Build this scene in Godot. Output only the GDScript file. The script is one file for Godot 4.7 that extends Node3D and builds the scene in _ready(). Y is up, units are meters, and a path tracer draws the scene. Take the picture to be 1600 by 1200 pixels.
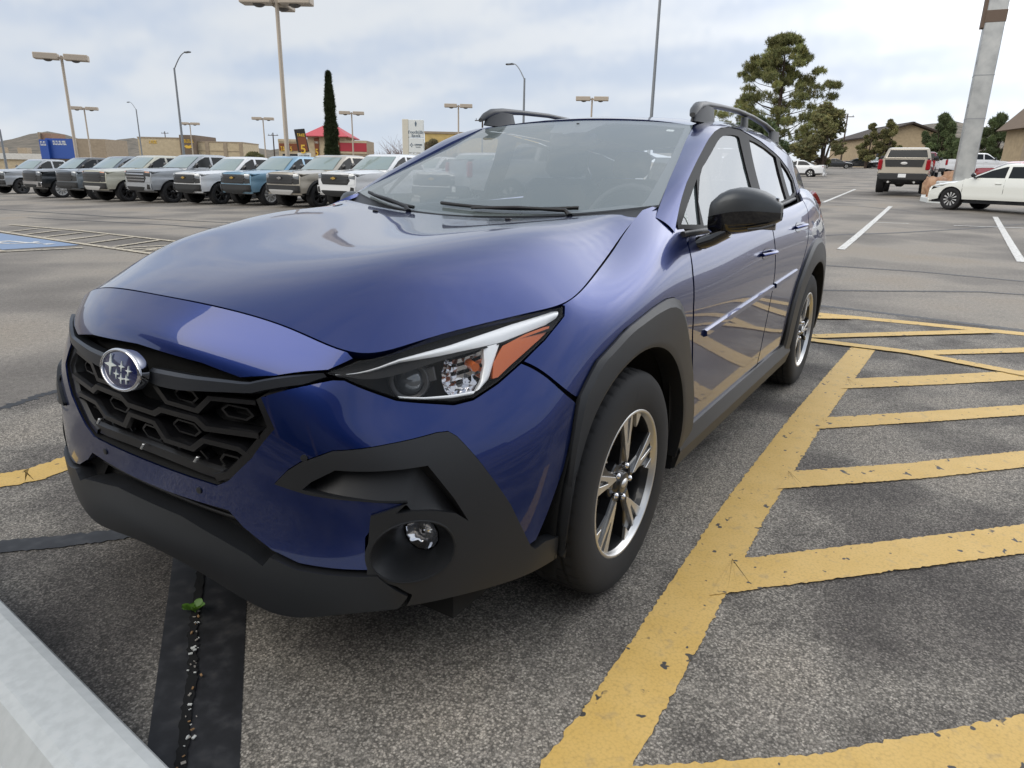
extends Node3D

func _ready() -> void:
	# camera
	var cam := Camera3D.new()
	cam.name = "camera"
	cam.fov = 58.102
	cam.near = .05; cam.far = 6000
	cam.transform = Transform3D(Basis(Vector3(.84190396, .02014566, -.53925122), Vector3(-.17427472, .95590555, -.23637448), Vector3(.51071131, .29298247, .80829155)).orthonormalized(), Vector3(1.58866708, 1.23214301, 1.79397241))
	add_child(cam)
	# sky
	var env := Environment.new()
	env.background_mode = Environment.BG_SKY
	env.tonemap_mode = Environment.TONE_MAPPER_LINEAR
	env.tonemap_exposure = 1.3
	env.sdfgi_enabled = true; env.ssao_enabled = true; env.ssil_enabled = true
	var sky := Sky.new()
	var pano := PanoramaSkyMaterial.new()
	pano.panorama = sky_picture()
	sky.sky_material = pano
	env.sky = sky
	var we := WorldEnvironment.new()
	we.name = "environment"
	we.environment = env
	add_child(we)
	# a veiled sun, behind the viewer to the left
	var sun := DirectionalLight3D.new()
	sun.name = "sun"
	sun.light_energy = .5; sun.light_angular_distance = 60
	sun.light_color = Color(1, .97, .92)
	sun.shadow_enabled = true
	sun.transform = Transform3D(Basis.looking_at(Vector3(.30, -.60, -.74)), Vector3(0, 30, 0))
	add_child(sun)
	shared_materials()
	vehicle_materials()
	build_ground()
	build_place()
	build_vehicles()
	build_car()

func sky_picture() -> ImageTexture:
	var w := 1024
	var h := 512
	var img := Image.create(w, h, false, Image.FORMAT_RGBF)
	var f := FastNoiseLite.new()
	f.seed = 5; f.frequency = 1.0; f.fractal_octaves = 5; f.fractal_gain = .5
	f.noise_type = FastNoiseLite.TYPE_SIMPLEX_SMOOTH
	f.domain_warp_enabled = true; f.domain_warp_amplitude = .5; f.domain_warp_frequency = .8
	for y in h:
		var el := (0.5 - (y + .5) / h) * PI
		for x in w:
			var az := (x + .5) / w * TAU
			var d := Vector3(-cos(el) * sin(az), sin(el), cos(el) * cos(az))   # Godot looks a panorama up with -z in its middle
			var up := maxf(d.y, .02)
			var p := Vector3(d.x, 0, d.z) / (up + .18)
			var n := f.get_noise_3d(p.x * .55, p.z * 1.0, 3.0) * .5 + .5
			var n2 := f.get_noise_3d(p.x * 1.4 + 20, p.z * 2.6, 9.0) * .5 + .5
			var cl := smoothstep(.30, .70, n * .66 + n2 * .34)
			var blue := Color(.40, .51, .72).lerp(Color(.56, .66, .80), pow(1 - up, 5))
			var white := Color(.75, .79, .84)
			var c := blue.lerp(white, .12 + .88 * cl)
			c = c.lerp(Color(.76, .81, .86), .6 * pow(1 - up, 9))
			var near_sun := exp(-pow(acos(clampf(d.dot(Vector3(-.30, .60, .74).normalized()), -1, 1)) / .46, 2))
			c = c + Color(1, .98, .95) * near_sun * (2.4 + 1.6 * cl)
			if d.y < 0:
				c = Color(.30, .29, .28)
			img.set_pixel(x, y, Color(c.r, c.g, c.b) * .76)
	return ImageTexture.create_from_image(img)

func shared_materials() -> void:
	mat("white_strip", lin(.86, .88, .89), .25, .1, .6)
	mat("sticker", lin(.7, .75, .72), .5)
	mat("glass_ball", lin(.10, .11, .12), .05, .4, 1.0)
	mat("liner", lin(.2, .2, .19), .9)
	mat("rail", lin(.05, .052, .054), .38)
	mat("mirror_cap", lin(.075, .08, .085), .38, .5)
	mat("paint_shaded", lin(.010, .014, .07), .35, .5, 1.0)  # darker copy of the body blue, for shade painted behind the door handles

# ---------------------------------------------------------------- helpers: meshes, materials, things
var M := {}
var taken := {}

class MB extends RefCounted:
	var v := PackedVector3Array()
	var n := PackedVector3Array()
	var x := PackedInt32Array()
	func tri(a: Vector3, b: Vector3, c: Vector3) -> void:   # clockwise seen from the front
		var m := (c - a).cross(b - a)
		if m.length_squared() < 1e-18:
			return
		m = m.normalized()
		var k := v.size()
		v.append_array([a, b, c]); n.append_array([m, m, m]); x.append_array([k, k + 1, k + 2])
	func quad(a: Vector3, b: Vector3, c: Vector3, d: Vector3) -> void:
		tri(a, b, c); tri(a, c, d)
	func grid(rows: Array, closed := false, flip := false) -> void:
		var r := rows.size()
		var c: int = rows[0].size()
		var k := v.size()
		var acc := PackedVector3Array()
		acc.resize(r * c)
		var cc := c if closed else c - 1
		for i in r:
			v.append_array(rows[i])
		for i in r - 1:
			for j in cc:
				var j2 := (j + 1) % c
				var q := [i * c + j, i * c + j2, (i + 1) * c + j2, (i + 1) * c + j]
				if flip:
					q = [q[0], q[3], q[2], q[1]]
				for t in [[q[0], q[1], q[2]], [q[0], q[2], q[3]]]:
					var a: Vector3 = v[k + t[0]]
					var f: Vector3 = (v[k + t[2]] - a).cross(v[k + t[1]] - a)
					if f.length_squared() < 1e-20:
						continue
					x.append_array([k + t[0], k + t[1], k + t[2]])
					for s in t:
						acc[s] += f
		for m in acc:
			n.append(m.normalized() if m.length_squared() > 1e-24 else Vector3.UP)
	func cap(ring: PackedVector3Array, flip := false) -> void:   # fan over a ring that is nearly flat and star-shaped
		var m := Vector3.ZERO
		for p in ring:
			m += p / ring.size()
		for i in ring.size():
			var a := ring[i]
			var b := ring[(i + 1) % ring.size()]
			if flip:
				tri(m, b, a)
			else:
				tri(m, a, b)
	func box(o: Vector3, s: Vector3, t := Transform3D(), bevel := 0.0) -> void:
		var h := s / 2
		if bevel <= 0.0:
			var p := []
			for i in 8:
				p.append(t * (o + Vector3(h.x if i & 1 else -h.x, h.y if i & 2 else -h.y, h.z if i & 4 else -h.z)))
			quad(p[0], p[2], p[3], p[1]); quad(p[4], p[5], p[7], p[6])
			quad(p[0], p[4], p[6], p[2]); quad(p[1], p[3], p[7], p[5])
			quad(p[0], p[1], p[5], p[4]); quad(p[2], p[6], p[7], p[3])
			return
		var e := minf(bevel, minf(h.x, minf(h.y, h.z)) * .95)
		var rings := []
		for z in [[-h.z, -e], [-h.z + e, 0.0], [h.z - e, 0.0], [h.z, -e]]:
			var ring := PackedVector3Array()
			var g: float = z[1]
			for q in [[-1, -1, 1, 0], [-1, -1, 0, 1], [-1, 1, 0, -1], [-1, 1, 1, 0], [1, 1, -1, 0], [1, 1, 0, -1], [1, -1, 0, 1], [1, -1, -1, 0]]:
				ring.append(t * (o + Vector3(q[0] * (h.x + g) + q[2] * e, q[1] * (h.y + g) + q[3] * e, z[0])))
			rings.append(ring)
		for i in 3:
			for j in 8:
				quad(rings[i][j], rings[i + 1][j], rings[i + 1][(j + 1) % 8], rings[i][(j + 1) % 8])
		cap(rings[0], false); cap(rings[3], true)
	func tube(path: Array, r: float, seg := 8, flat := 1.0, r_end := -1.0) -> void:
		var rows := []
		var side := Vector3.ZERO
		for i in path.size():
			var p: Vector3 = path[i]
			var d: Vector3 = (path[mini(i + 1, path.size() - 1)] - path[maxi(i - 1, 0)]).normalized()
			if side == Vector3.ZERO:
				side = d.cross(Vector3.UP if absf(d.y) < .9 else Vector3.RIGHT).normalized()
			side = (side - d * side.dot(d)).normalized()
			var up := side.cross(d)
			var rr := r if r_end < 0 else lerpf(r, r_end, float(i) / (path.size() - 1))
			var ring := PackedVector3Array()
			for k in seg:
				var a := TAU * k / seg
				ring.append(p + (side * cos(a) + up * sin(a) * flat) * rr)
			rows.append(ring)
		grid(rows, true)
		cap(rows[0], true); cap(rows[-1])
	func lathe(prof: Array, seg: int, t := Transform3D(), wobble = null) -> void:   # prof: Vector2(along x, radius); axis = local x
		var rows := []
		for i in prof.size():
			var ring := PackedVector3Array()
			for k in seg:
				var a := TAU * k / seg
				var q: Vector2 = prof[i]
				if wobble != null:
					q = (wobble as Callable).call(i, k, q)
				ring.append(t * Vector3(q.x, q.y * sin(a), q.y * cos(a)))
			rows.append(ring)
		grid(rows, true)
	func prism(poly: PackedVector2Array, t: Transform3D, depth: float, bevel := 0.0) -> void:   # outline in local xy, from z = 0 to z = depth, front face at depth
		var p := poly
		if Geometry2D.is_polygon_clockwise(p):
			p.reverse()
		var top := p
		if bevel > 0:
			var o := Geometry2D.offset_polygon(p, -bevel, Geometry2D.JOIN_MITER)
			if o.size() == 1 and o[0].size() == p.size():
				top = PackedVector2Array()
				for q in p:
					var best: Vector2 = o[0][0]
					for w in o[0]:
						if w.distance_squared_to(q) < best.distance_squared_to(q):
							best = w
					top.append(best)
			else:
				bevel = 0.0
		var z1 := depth - bevel * signf(depth)
		for i in p.size():
			var j := (i + 1) % p.size()
			var a := t * Vector3(p[i].x, p[i].y, 0)
			var b := t * Vector3(p[j].x, p[j].y, 0)
			var c := t * Vector3(p[j].x, p[j].y, z1)
			var d := t * Vector3(p[i].x, p[i].y, z1)
			quad(a, d, c, b)
			if bevel > 0:
				quad(d, t * Vector3(top[i].x, top[i].y, depth), t * Vector3(top[j].x, top[j].y, depth), c)
		var ix := Geometry2D.triangulate_polygon(top)
		for i in range(0, ix.size(), 3):
			var q := [ix[i], ix[i + 1], ix[i + 2]]
			tri(t * Vector3(top[q[0]].x, top[q[0]].y, depth), t * Vector3(top[q[2]].x, top[q[2]].y, depth), t * Vector3(top[q[1]].x, top[q[1]].y, depth))
			tri(t * Vector3(p[q[0]].x, p[q[0]].y, 0), t * Vector3(p[q[1]].x, p[q[1]].y, 0), t * Vector3(p[q[2]].x, p[q[2]].y, 0))
	func mirrored() -> MB:
		var o := MB.new()
		for i in v.size():
			o.v.append(v[i] * Vector3(-1, 1, 1)); o.n.append(n[i] * Vector3(-1, 1, 1))
		for i in range(0, x.size(), 3):
			o.x.append_array([x[i], x[i + 2], x[i + 1]])
		return o
	func join(o: MB, t := Transform3D()) -> void:
		var k := v.size()
		for i in o.v.size():
			v.append(t * o.v[i]); n.append((t.basis * o.n[i]).normalized())
		for i in o.x:
			x.append(i + k)
	func mesh() -> ArrayMesh:
		var a := []
		a.resize(Mesh.ARRAY_MAX)
		a[Mesh.ARRAY_VERTEX] = v; a[Mesh.ARRAY_NORMAL] = n; a[Mesh.ARRAY_INDEX] = x
		var m := ArrayMesh.new()
		if v.size() and x.size():
			m.add_surface_from_arrays(Mesh.PRIMITIVE_TRIANGLES, a)
		return m

func numbered(called: String) -> String:
	var k: int = taken.get(called, 0)
	taken[called] = k + 1
	return called if k == 0 else "%s_%03d" % [called, k]

func put(parent: Node, called: String, what, m: Material) -> MeshInstance3D:
	var o := MeshInstance3D.new()
	o.mesh = what.mesh() if what is MB else what
	o.material_override = m
	if parent == self:
		o.name = numbered(called)
		add_child(o)
	else:
		var nm := called
		var k := 0
		while parent.has_node(NodePath(nm)):
			k += 1
			nm = "%s_%03d" % [called, k]
		o.name = nm
		parent.add_child(o)
	return o

func tag(o: Node, label: String, category: String, group := "") -> Node:
	o.set_meta("label", label); o.set_meta("category", category)
	if group:
		o.set_meta("group", group)
	return o

func thing(called: String, label: String, category: String, at := Vector3.ZERO, turn := 0.0, group := "") -> Node3D:
	var o := Node3D.new()
	o.name = numbered(called)
	add_child(o)
	o.position = at; o.rotation.y = turn
	tag(o, label, category, group)
	return o

func structure(o: Node) -> Node:
	o.set_meta("kind", "structure")
	return o

func lin(r: float, g: float, b: float, a := 1.0) -> Color:
	var c := Color(r, g, b).linear_to_srgb()
	c.a = a
	return c

func mat(called: String, c: Color, rough: float, metal := 0.0, coat := 0.0) -> StandardMaterial3D:
	var m := StandardMaterial3D.new()
	m.resource_name = called
	m.albedo_color = c; m.roughness = rough; m.metallic = metal
	if coat > 0:
		m.clearcoat_enabled = true; m.clearcoat = coat; m.clearcoat_roughness = .03
	M[called] = m
	return m

func pane(called: String, c: Color, alpha: float, spec := .5) -> StandardMaterial3D:
	var m := mat(called, c, .03)
	m.albedo_color.a = alpha
	m.transparency = BaseMaterial3D.TRANSPARENCY_ALPHA
	m.metallic_specular = spec
	return m

func noise_tex(size: int, seed_: int, freq: float, octaves: int, ramp: Array, kind := FastNoiseLite.TYPE_SIMPLEX_SMOOTH, normal := false, bump := 4.0) -> NoiseTexture2D:
	var f := FastNoiseLite.new()
	f.noise_type = kind; f.seed = seed_; f.frequency = freq
	f.fractal_octaves = octaves
	f.fractal_type = FastNoiseLite.FRACTAL_FBM if octaves > 1 else FastNoiseLite.FRACTAL_NONE
	var t := NoiseTexture2D.new()
	t.width = size; t.height = size; t.seamless = true; t.noise = f
	t.seamless_blend_skirt = .15
	t.generate_mipmaps = false
	if normal:
		t.as_normal_map = true; t.bump_strength = bump
	elif ramp.size():
		var g := Gradient.new()
		var offs := PackedFloat32Array()
		var cols := PackedColorArray()
		for r in ramp:
			offs.append(r[0]); cols.append(r[1])
		g.offsets = offs; g.colors = cols
		t.color_ramp = g
	return t

func tri_scale(m: StandardMaterial3D, s: float) -> StandardMaterial3D:
	m.uv1_triplanar = true; m.uv1_world_triplanar = true
	m.uv1_scale = Vector3(s, s, s)
	return m

func text_mesh(s: String, size: float, depth := .01, bold := true, serif := false) -> TextMesh:
	var t := TextMesh.new()
	var f := SystemFont.new()
	f.font_names = PackedStringArray(["Droid Serif" if serif else "Droid Sans"])
	f.font_weight = 700 if bold else 400
	t.font = f; t.text = s; t.font_size = 32
	t.pixel_size = size / 23.0   # cap height about size
	t.depth = depth
	t.curve_step = 2.0
	return t

# ---- trimmed panels on a surface: fn maps a point of the plane to space; poly trims it, holes are cut out; a skirt turns in at the edges
func normal_of(fn: Callable, p: Vector2, sgn: float) -> Vector3:
	var e := 2e-3
	var a: Vector3 = fn.call(p + Vector2(e, 0)) - fn.call(p - Vector2(e, 0))
	var b: Vector3 = fn.call(p + Vector2(0, e)) - fn.call(p - Vector2(0, e))
	return a.cross(b).normalized() * sgn

func panel(mb: MB, fn: Callable, poly: PackedVector2Array, st: Vector2, sgn: float, depth := .012, off := 0.0, holes: Array = []) -> void:
	var lo := poly[0]
	var hi := poly[0]
	for p in poly:
		lo = lo.min(p); hi = hi.max(p)
	var nx := int(ceil((hi.x - lo.x) / st.x))
	var ny := int(ceil((hi.y - lo.y) / st.y))
	st = Vector2((hi.x - lo.x) / nx, (hi.y - lo.y) / ny)
	var edge := {}
	for ring in [poly] + holes:
		for i in ring.size():
			var a: Vector2 = ring[i]
			var b: Vector2 = ring[(i + 1) % ring.size()]
			var steps := int(ceil(maxf(absf(b.x - a.x) / st.x, absf(b.y - a.y) / st.y) * 4)) + 1
			for k in steps + 1:
				var q := (a.lerp(b, float(k) / steps) - lo) / st
				for dx in [-.01, .01]:
					for dy in [-.01, .01]:
						edge[Vector2i(int(floor(q.x + dx)), int(floor(q.y + dy)))] = true
	var at := {}
	var vert := func(p: Vector2) -> int:
		var key := Vector2i((p * 20000.0).round())
		if not at.has(key):
			at[key] = mb.v.size()
			var m := normal_of(fn, p, sgn)
			mb.v.append(fn.call(p) + m * off); mb.n.append(m)
		return at[key]
	var tri := func(i: int, j: int, k: int) -> void:
		var f := (mb.v[k] - mb.v[i]).cross(mb.v[j] - mb.v[i])
		if f.length_squared() < 1e-20:
			return
		if f.dot(mb.n[i] + mb.n[j] + mb.n[k]) < 0:
			mb.x.append_array([i, k, j])
		else:
			mb.x.append_array([i, j, k])
	for ix in nx:
		for iy in ny:
			var c := lo + Vector2(ix, iy) * st
			var cell := PackedVector2Array([c, c + Vector2(st.x, 0), c + st, c + Vector2(0, st.y)])
			var parts := [cell]
			if edge.has(Vector2i(ix, iy)):
				parts = Geometry2D.intersect_polygons(cell, poly)
				for h in holes:
					var rest := []
					for q in parts:
						rest.append_array(Geometry2D.clip_polygons(q, h))
					parts = rest
			else:
				var mid := c + st / 2
				if not Geometry2D.is_point_in_polygon(mid, poly) or holes.any(func(h): return Geometry2D.is_point_in_polygon(mid, h)):
					continue
			for q in parts:
				if q.size() == 4 and parts.size() == 1 and not edge.has(Vector2i(ix, iy)):
					var k := [vert.call(q[0]), vert.call(q[1]), vert.call(q[2]), vert.call(q[3])]
					tri.call(k[0], k[1], k[2]); tri.call(k[0], k[2], k[3])
				else:
					var t := Geometry2D.triangulate_polygon(q)
					for i in range(0, t.size(), 3):
						tri.call(vert.call(q[t[i]]), vert.call(q[t[i + 1]]), vert.call(q[t[i + 2]]))
	if depth != 0.0:
		for ring in [poly] + holes:
			skirt(mb, fn, ring, st, sgn, depth, off)

func dense(ring: PackedVector2Array, st: Vector2) -> PackedVector2Array:
	var out := PackedVector2Array()
	for i in ring.size():
		var a := ring[i]
		var b := ring[(i + 1) % ring.size()]
		var k := int(ceil(maxf(absf(b.x - a.x) / st.x, absf(b.y - a.y) / st.y)))
		for s in maxi(k, 1):
			out.append(a.lerp(b, float(s) / maxi(k, 1)))
	return out

func skirt(mb: MB, fn: Callable, ring: PackedVector2Array, st: Vector2, sgn: float, depth: float, off: float) -> void:
	var d := dense(ring, st)
	var r0 := PackedVector3Array()
	var r1 := PackedVector3Array()
	for p in d:
		var m := normal_of(fn, p, sgn)
		var q: Vector3 = fn.call(p)
		r0.append(q + m * off); r1.append(q + m * (off - depth))
	mb.grid([r0, r1], true)

func smooth(pts: PackedVector2Array, closed := true, per := 4) -> PackedVector2Array:   # rounds an outline through its points
	var out := PackedVector2Array()
	var c := pts.size()
	for i in (c if closed else c - 1):
		var p0 := pts[(i - 1 + c) % c] if closed or i > 0 else pts[0]
		var p3 := pts[(i + 2) % c] if closed or i + 2 < c else pts[c - 1]
		for k in per:
			out.append(pts[i].cubic_interpolate(pts[(i + 1) % c], p0, p3, float(k) / per))
	if not closed:
		out.append(pts[c - 1])
	return out

func v2(a: Array) -> PackedVector2Array:
	var o := PackedVector2Array()
	for i in range(0, a.size(), 2):
		o.append(Vector2(a[i], a[i + 1]))
	return o

func flip2(p: PackedVector2Array) -> PackedVector2Array:
	var o := PackedVector2Array()
	for i in range(p.size() - 1, -1, -1):
		o.append(Vector2(-p[i].x, p[i].y))
	return o

func both(half: PackedVector2Array) -> PackedVector2Array:   # a half outline that starts and ends on the centre line, made whole
	return half + flip2(half).slice(0)

func shrink(p: PackedVector2Array, d: float) -> PackedVector2Array:
	var q := p
	if Geometry2D.is_polygon_clockwise(q):
		q.reverse()
	var o := Geometry2D.offset_polygon(q, -d, Geometry2D.JOIN_MITER)
	return o[0] if o.size() else q

func resample3(pts: Array, k: int) -> PackedVector3Array:
	var c := Curve3D.new()
	c.bake_interval = .01
	for p in pts:
		c.add_point(p)
	var o := PackedVector3Array()
	for i in k:
		o.append(c.sample_baked(c.get_baked_length() * i / (k - 1)))
	return o

func resample2(pts: PackedVector2Array, k: int) -> PackedVector2Array:
	var len := 0.0
	for i in pts.size() - 1:
		len += pts[i].distance_to(pts[i + 1])
	var o := PackedVector2Array()
	var i := 0
	var before := 0.0
	for s in k:
		var want := len * s / (k - 1)
		while i < pts.size() - 2 and before + pts[i].distance_to(pts[i + 1]) < want - 1e-9:
			before += pts[i].distance_to(pts[i + 1])
			i += 1
		var d := pts[i].distance_to(pts[i + 1])
		o.append(pts[i].lerp(pts[i + 1], clampf((want - before) / maxf(d, 1e-9), 0, 1)))
	return o

# ---- B-spline surfaces
class Spline extends RefCounted:
	var c: Array = []     # padded control points
	var rows: int
	var cols: int
	func setup(net: Array, mirror_x: bool, even_cols: bool) -> Spline:   # net[i][j] Vector3; mirrored across x = 0 at both row ends, or even in the columns at the first
		rows = net.size(); cols = net[0].size()
		var work := net.duplicate(true)
		for pass_ in 3:
			c = padded(work, mirror_x, even_cols)
			if pass_ == 2:
				break
			var nxt := work.duplicate(true)
			for i in rows:
				for j in cols:
					nxt[i][j] = work[i][j] + (net[i][j] - at(i, j)) * .9
			work = nxt
		return self
	func padded(w: Array, mirror_x: bool, even_cols: bool) -> Array:
		var out := []
		var mx := Vector3(-1, 1, 1)
		for i in range(-2, rows + 2):
			var line := []
			for j in range(-2, cols + 2):
				line.append(pick(w, i, j, mirror_x, even_cols, mx))
			out.append(line)
		return out
	func pick(w: Array, i: int, j: int, mirror_x: bool, even_cols: bool, mx: Vector3) -> Vector3:
		if i < 0:
			return pick(w, -i, j, mirror_x, even_cols, mx) * mx if mirror_x else 2.0 * pick(w, 0, j, mirror_x, even_cols, mx) - pick(w, -i, j, mirror_x, even_cols, mx)
		if i >= rows:
			return pick(w, 2 * (rows - 1) - i, j, mirror_x, even_cols, mx) * mx if mirror_x else 2.0 * pick(w, rows - 1, j, mirror_x, even_cols, mx) - pick(w, 2 * (rows - 1) - i, j, mirror_x, even_cols, mx)
		if j < 0:
			return pick(w, i, -j, mirror_x, even_cols, mx) if even_cols else 2.0 * pick(w, i, 0, mirror_x, even_cols, mx) - pick(w, i, -j, mirror_x, even_cols, mx)
		if j >= cols:
			return 2.0 * pick(w, i, cols - 1, mirror_x, even_cols, mx) - pick(w, i, 2 * (cols - 1) - j, mirror_x, even_cols, mx)
		return w[i][j]
	func at(a: float, b: float) -> Vector3:
		var i := clampi(int(floor(a)), 0, rows - 2)
		var j := clampi(int(floor(b)), 0, cols - 2)
		var t := clampf(a - i, -1, 2)
		var u := clampf(b - j, -1, 2)
		var a0 := (1 - t) * (1 - t) * (1 - t) / 6; var a1 := (3 * t * t * t - 6 * t * t + 4) / 6
		var a2 := (-3 * t * t * t + 3 * t * t + 3 * t + 1) / 6; var a3 := t * t * t / 6
		var b0 := (1 - u) * (1 - u) * (1 - u) / 6; var b1 := (3 * u * u * u - 6 * u * u + 4) / 6
		var b2 := (-3 * u * u * u + 3 * u * u + 3 * u + 1) / 6; var b3 := u * u * u / 6
		var s := Vector3.ZERO
		var w := [a0, a1, a2, a3]
		for k in 4:
			var r: Array = c[i + 1 + k]
			s += w[k] * (b0 * r[j + 1] + b1 * r[j + 2] + b2 * r[j + 3] + b3 * r[j + 4])
		return s
# Body side and fascia: one column after another from the nose centre round to the tail centre; each column from the sill up to the hood edge or the belt.
const SIDE_NET = [
[[0,.28,.93],[0,.36,.95],[0,.50,.95],[0,.64,.957],[0,.76,.948],[0,.86,.918],[0,.933,.862]],
[[.2,.265,.922],[.2,.36,.945],[.2,.50,.945],[.2,.64,.95],[.2,.76,.94],[.2,.855,.907],[.2,.927,.85]],
[[.4,.235,.905],[.4,.36,.922],[.4,.50,.922],[.4,.64,.922],[.4,.755,.90],[.4,.84,.862],[.4,.90,.815]],
[[.56,.285,.872],[.56,.36,.88],[.56,.50,.88],[.56,.64,.868],[.555,.74,.83],[.55,.805,.80],[.55,.854,.771]],
[[.695,.31,.80],[.69,.365,.80],[.68,.505,.80],[.67,.64,.775],[.65,.74,.72],[.64,.815,.68],[.625,.872,.65]],
[[.78,.31,.68],[.78,.37,.67],[.77,.51,.655],[.757,.65,.62],[.735,.765,.565],[.715,.84,.52],[.70,.893,.475]],
[[.83,.295,.55],[.833,.38,.535],[.827,.52,.51],[.815,.66,.475],[.79,.785,.42],[.77,.862,.385],[.75,.908,.36]],
[[.85,.28,.40],[.86,.385,.39],[.857,.53,.37],[.848,.68,.335],[.83,.80,.29],[.81,.875,.25],[.783,.925,.25]],
[[.855,.25,.12],[.866,.38,.12],[.868,.54,.115],[.868,.70,.11],[.861,.825,.10],[.83,.905,.095],[.765,.965,.09]],
[[.85,.23,-.15],[.866,.37,-.15],[.870,.53,-.15],[.872,.71,-.15],[.866,.86,-.15],[.825,.965,-.145],[.72,1.02,-.14]],
[[.835,.215,-.42],[.862,.36,-.42],[.868,.52,-.42],[.871,.70,-.42],[.866,.86,-.42],[.806,1.03,-.41],[.685,1.10,-.39]],
[[.83,.21,-.75],[.858,.355,-.75],[.866,.52,-.75],[.870,.70,-.75],[.865,.865,-.75],[.803,1.048,-.75],[.69,1.165,-.70]],
[[.83,.21,-1.2],[.856,.355,-1.2],[.864,.52,-1.2],[.869,.70,-1.2],[.866,.87,-1.2],[.812,1.06,-1.2],[.68,1.19,-1.15]],
[[.83,.21,-1.7],[.856,.355,-1.7],[.864,.52,-1.7],[.869,.70,-1.7],[.868,.88,-1.7],[.815,1.075,-1.7],[.68,1.19,-1.65]],
[[.835,.22,-2.2],[.860,.36,-2.2],[.868,.525,-2.2],[.874,.71,-2.2],[.872,.90,-2.2],[.805,1.10,-2.2],[.65,1.15,-2.2]],
[[.85,.24,-2.67],[.868,.38,-2.67],[.876,.54,-2.67],[.880,.73,-2.67],[.868,.92,-2.67],[.78,1.125,-2.67],[.64,1.17,-2.67]],
[[.845,.29,-3.05],[.86,.40,-3.05],[.866,.55,-3.05],[.868,.74,-3.05],[.845,.93,-3.05],[.745,1.14,-3.03],[.62,1.18,-3.02]],
[[.81,.31,-3.34],[.82,.41,-3.36],[.82,.56,-3.36],[.815,.75,-3.34],[.79,.94,-3.32],[.70,1.14,-3.27],[.57,1.18,-3.24]],
[[.68,.32,-3.50],[.69,.42,-3.54],[.69,.57,-3.54],[.68,.76,-3.51],[.66,.95,-3.47],[.60,1.13,-3.42],[.50,1.18,-3.36]],
[[.38,.32,-3.58],[.38,.42,-3.63],[.38,.57,-3.62],[.38,.76,-3.58],[.37,.95,-3.53],[.35,1.13,-3.48],[.30,1.18,-3.43]],
[[0,.32,-3.60],[0,.42,-3.65],[0,.57,-3.64],[0,.76,-3.60],[0,.95,-3.55],[0,1.13,-3.50],[0,1.18,-3.45]]]
# Hood heights: rows at HOOD_Z, columns at x = 0, .15 ... .9
const HOOD_Z = [1.15,.95,.75,.55,.35,.15,-.05,-.25,-.45,-.65]
const HOOD_NET = [
[.76,.76,.755,.745,.70,.63,.56],
[.89,.886,.862,.82,.76,.69,.62],
[.967,.966,.95,.91,.835,.758,.68],
[1.010,1.010,1.012,1.003,.943,.845,.76],
[1.035,1.037,1.044,1.045,1.005,.912,.83],
[1.052,1.055,1.063,1.070,1.050,.955,.87],
[1.064,1.066,1.074,1.083,1.077,1.005,.91],
[1.072,1.074,1.080,1.089,1.088,1.035,.95],
[1.078,1.08,1.086,1.093,1.094,1.06,.98],
[1.083,1.085,1.09,1.097,1.10,1.08,1.0]]
# Roof heights: rows at ROOF_Z, columns at x = 0, .2, .4, .6
const ROOF_Z = [-1.0,-1.27,-1.55,-1.9,-2.3,-2.7,-3.1,-3.4,-3.7]
const ROOF_NET = [
[1.425,1.422,1.41,1.39],
[1.475,1.47,1.457,1.43],
[1.505,1.50,1.485,1.455],
[1.522,1.518,1.502,1.468],
[1.522,1.518,1.502,1.464],
[1.505,1.502,1.487,1.446],
[1.475,1.472,1.458,1.415],
[1.445,1.442,1.43,1.385],
[1.41,1.408,1.395,1.35]]

# ---------------------------------------------------------------- the blue parked car (its own axes: x to its left, z forward, origin on the ground under the front axle)
var side_s: Spline
var hood_s: Spline
var roof_s: Spline

func car_surfaces() -> void:
	var net := []
	for col in SIDE_NET:
		net.append(col.map(func(p): return Vector3(p[0], p[1], p[2])))
	side_s = Spline.new().setup(net, true, false)
	net = []
	for row in HOOD_NET:
		net.append(row.map(func(h): return Vector3(0, h, 0)))
	hood_s = Spline.new().setup(net, false, true)
	net = []
	for row in ROOF_NET:
		net.append(row.map(func(h): return Vector3(0, h, 0)))
	roof_s = Spline.new().setup(net, false, true)
	for i in 52:
		var e := S(Vector2(i * .2, 6.0))
		hood_edge.append(Vector3(e.x, e.z, e.y - H0(Vector2(e.x, e.z)).y))

func S(p: Vector2) -> Vector3:
	var q := side_s.at(absf(p.x), p.y)
	return q * Vector3(-1, 1, 1) if p.x < 0 else q

var hood_edge := []   # (x, z, how far the hood's own height is off there)

func H0(p: Vector2) -> Vector3:
	return Vector3(p.x, hood_s.at((1.15 - p.y) / .2, absf(p.x) / .15).y, p.y)

func H(p: Vector2) -> Vector3:   # (x, z): near its edge the bonnet runs flush with the panels beside it
	var q := H0(p)
	var best := 1e9
	var off := 0.0
	var w := 0.0
	for e in hood_edge:
		var d: float = Vector2(absf(p.x) - e.x, p.y - e.y).length_squared()
		var k := exp(-d / .005)
		w += k; off += k * e.z
		best = minf(best, d)
	if w > 1e-12:
		q.y += off / w * exp(-best / .018)
	return q

func roof_row(z: float) -> float:
	var i := 0
	while i < ROOF_Z.size() - 2 and z < ROOF_Z[i + 1]:
		i += 1
	return i + (ROOF_Z[i] - z) / (ROOF_Z[i] - ROOF_Z[i + 1])

func R(p: Vector2) -> Vector3:   # (x, z)
	return Vector3(p.x, roof_s.at(roof_row(p.y), absf(p.x) / .2).y, p.y)

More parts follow.
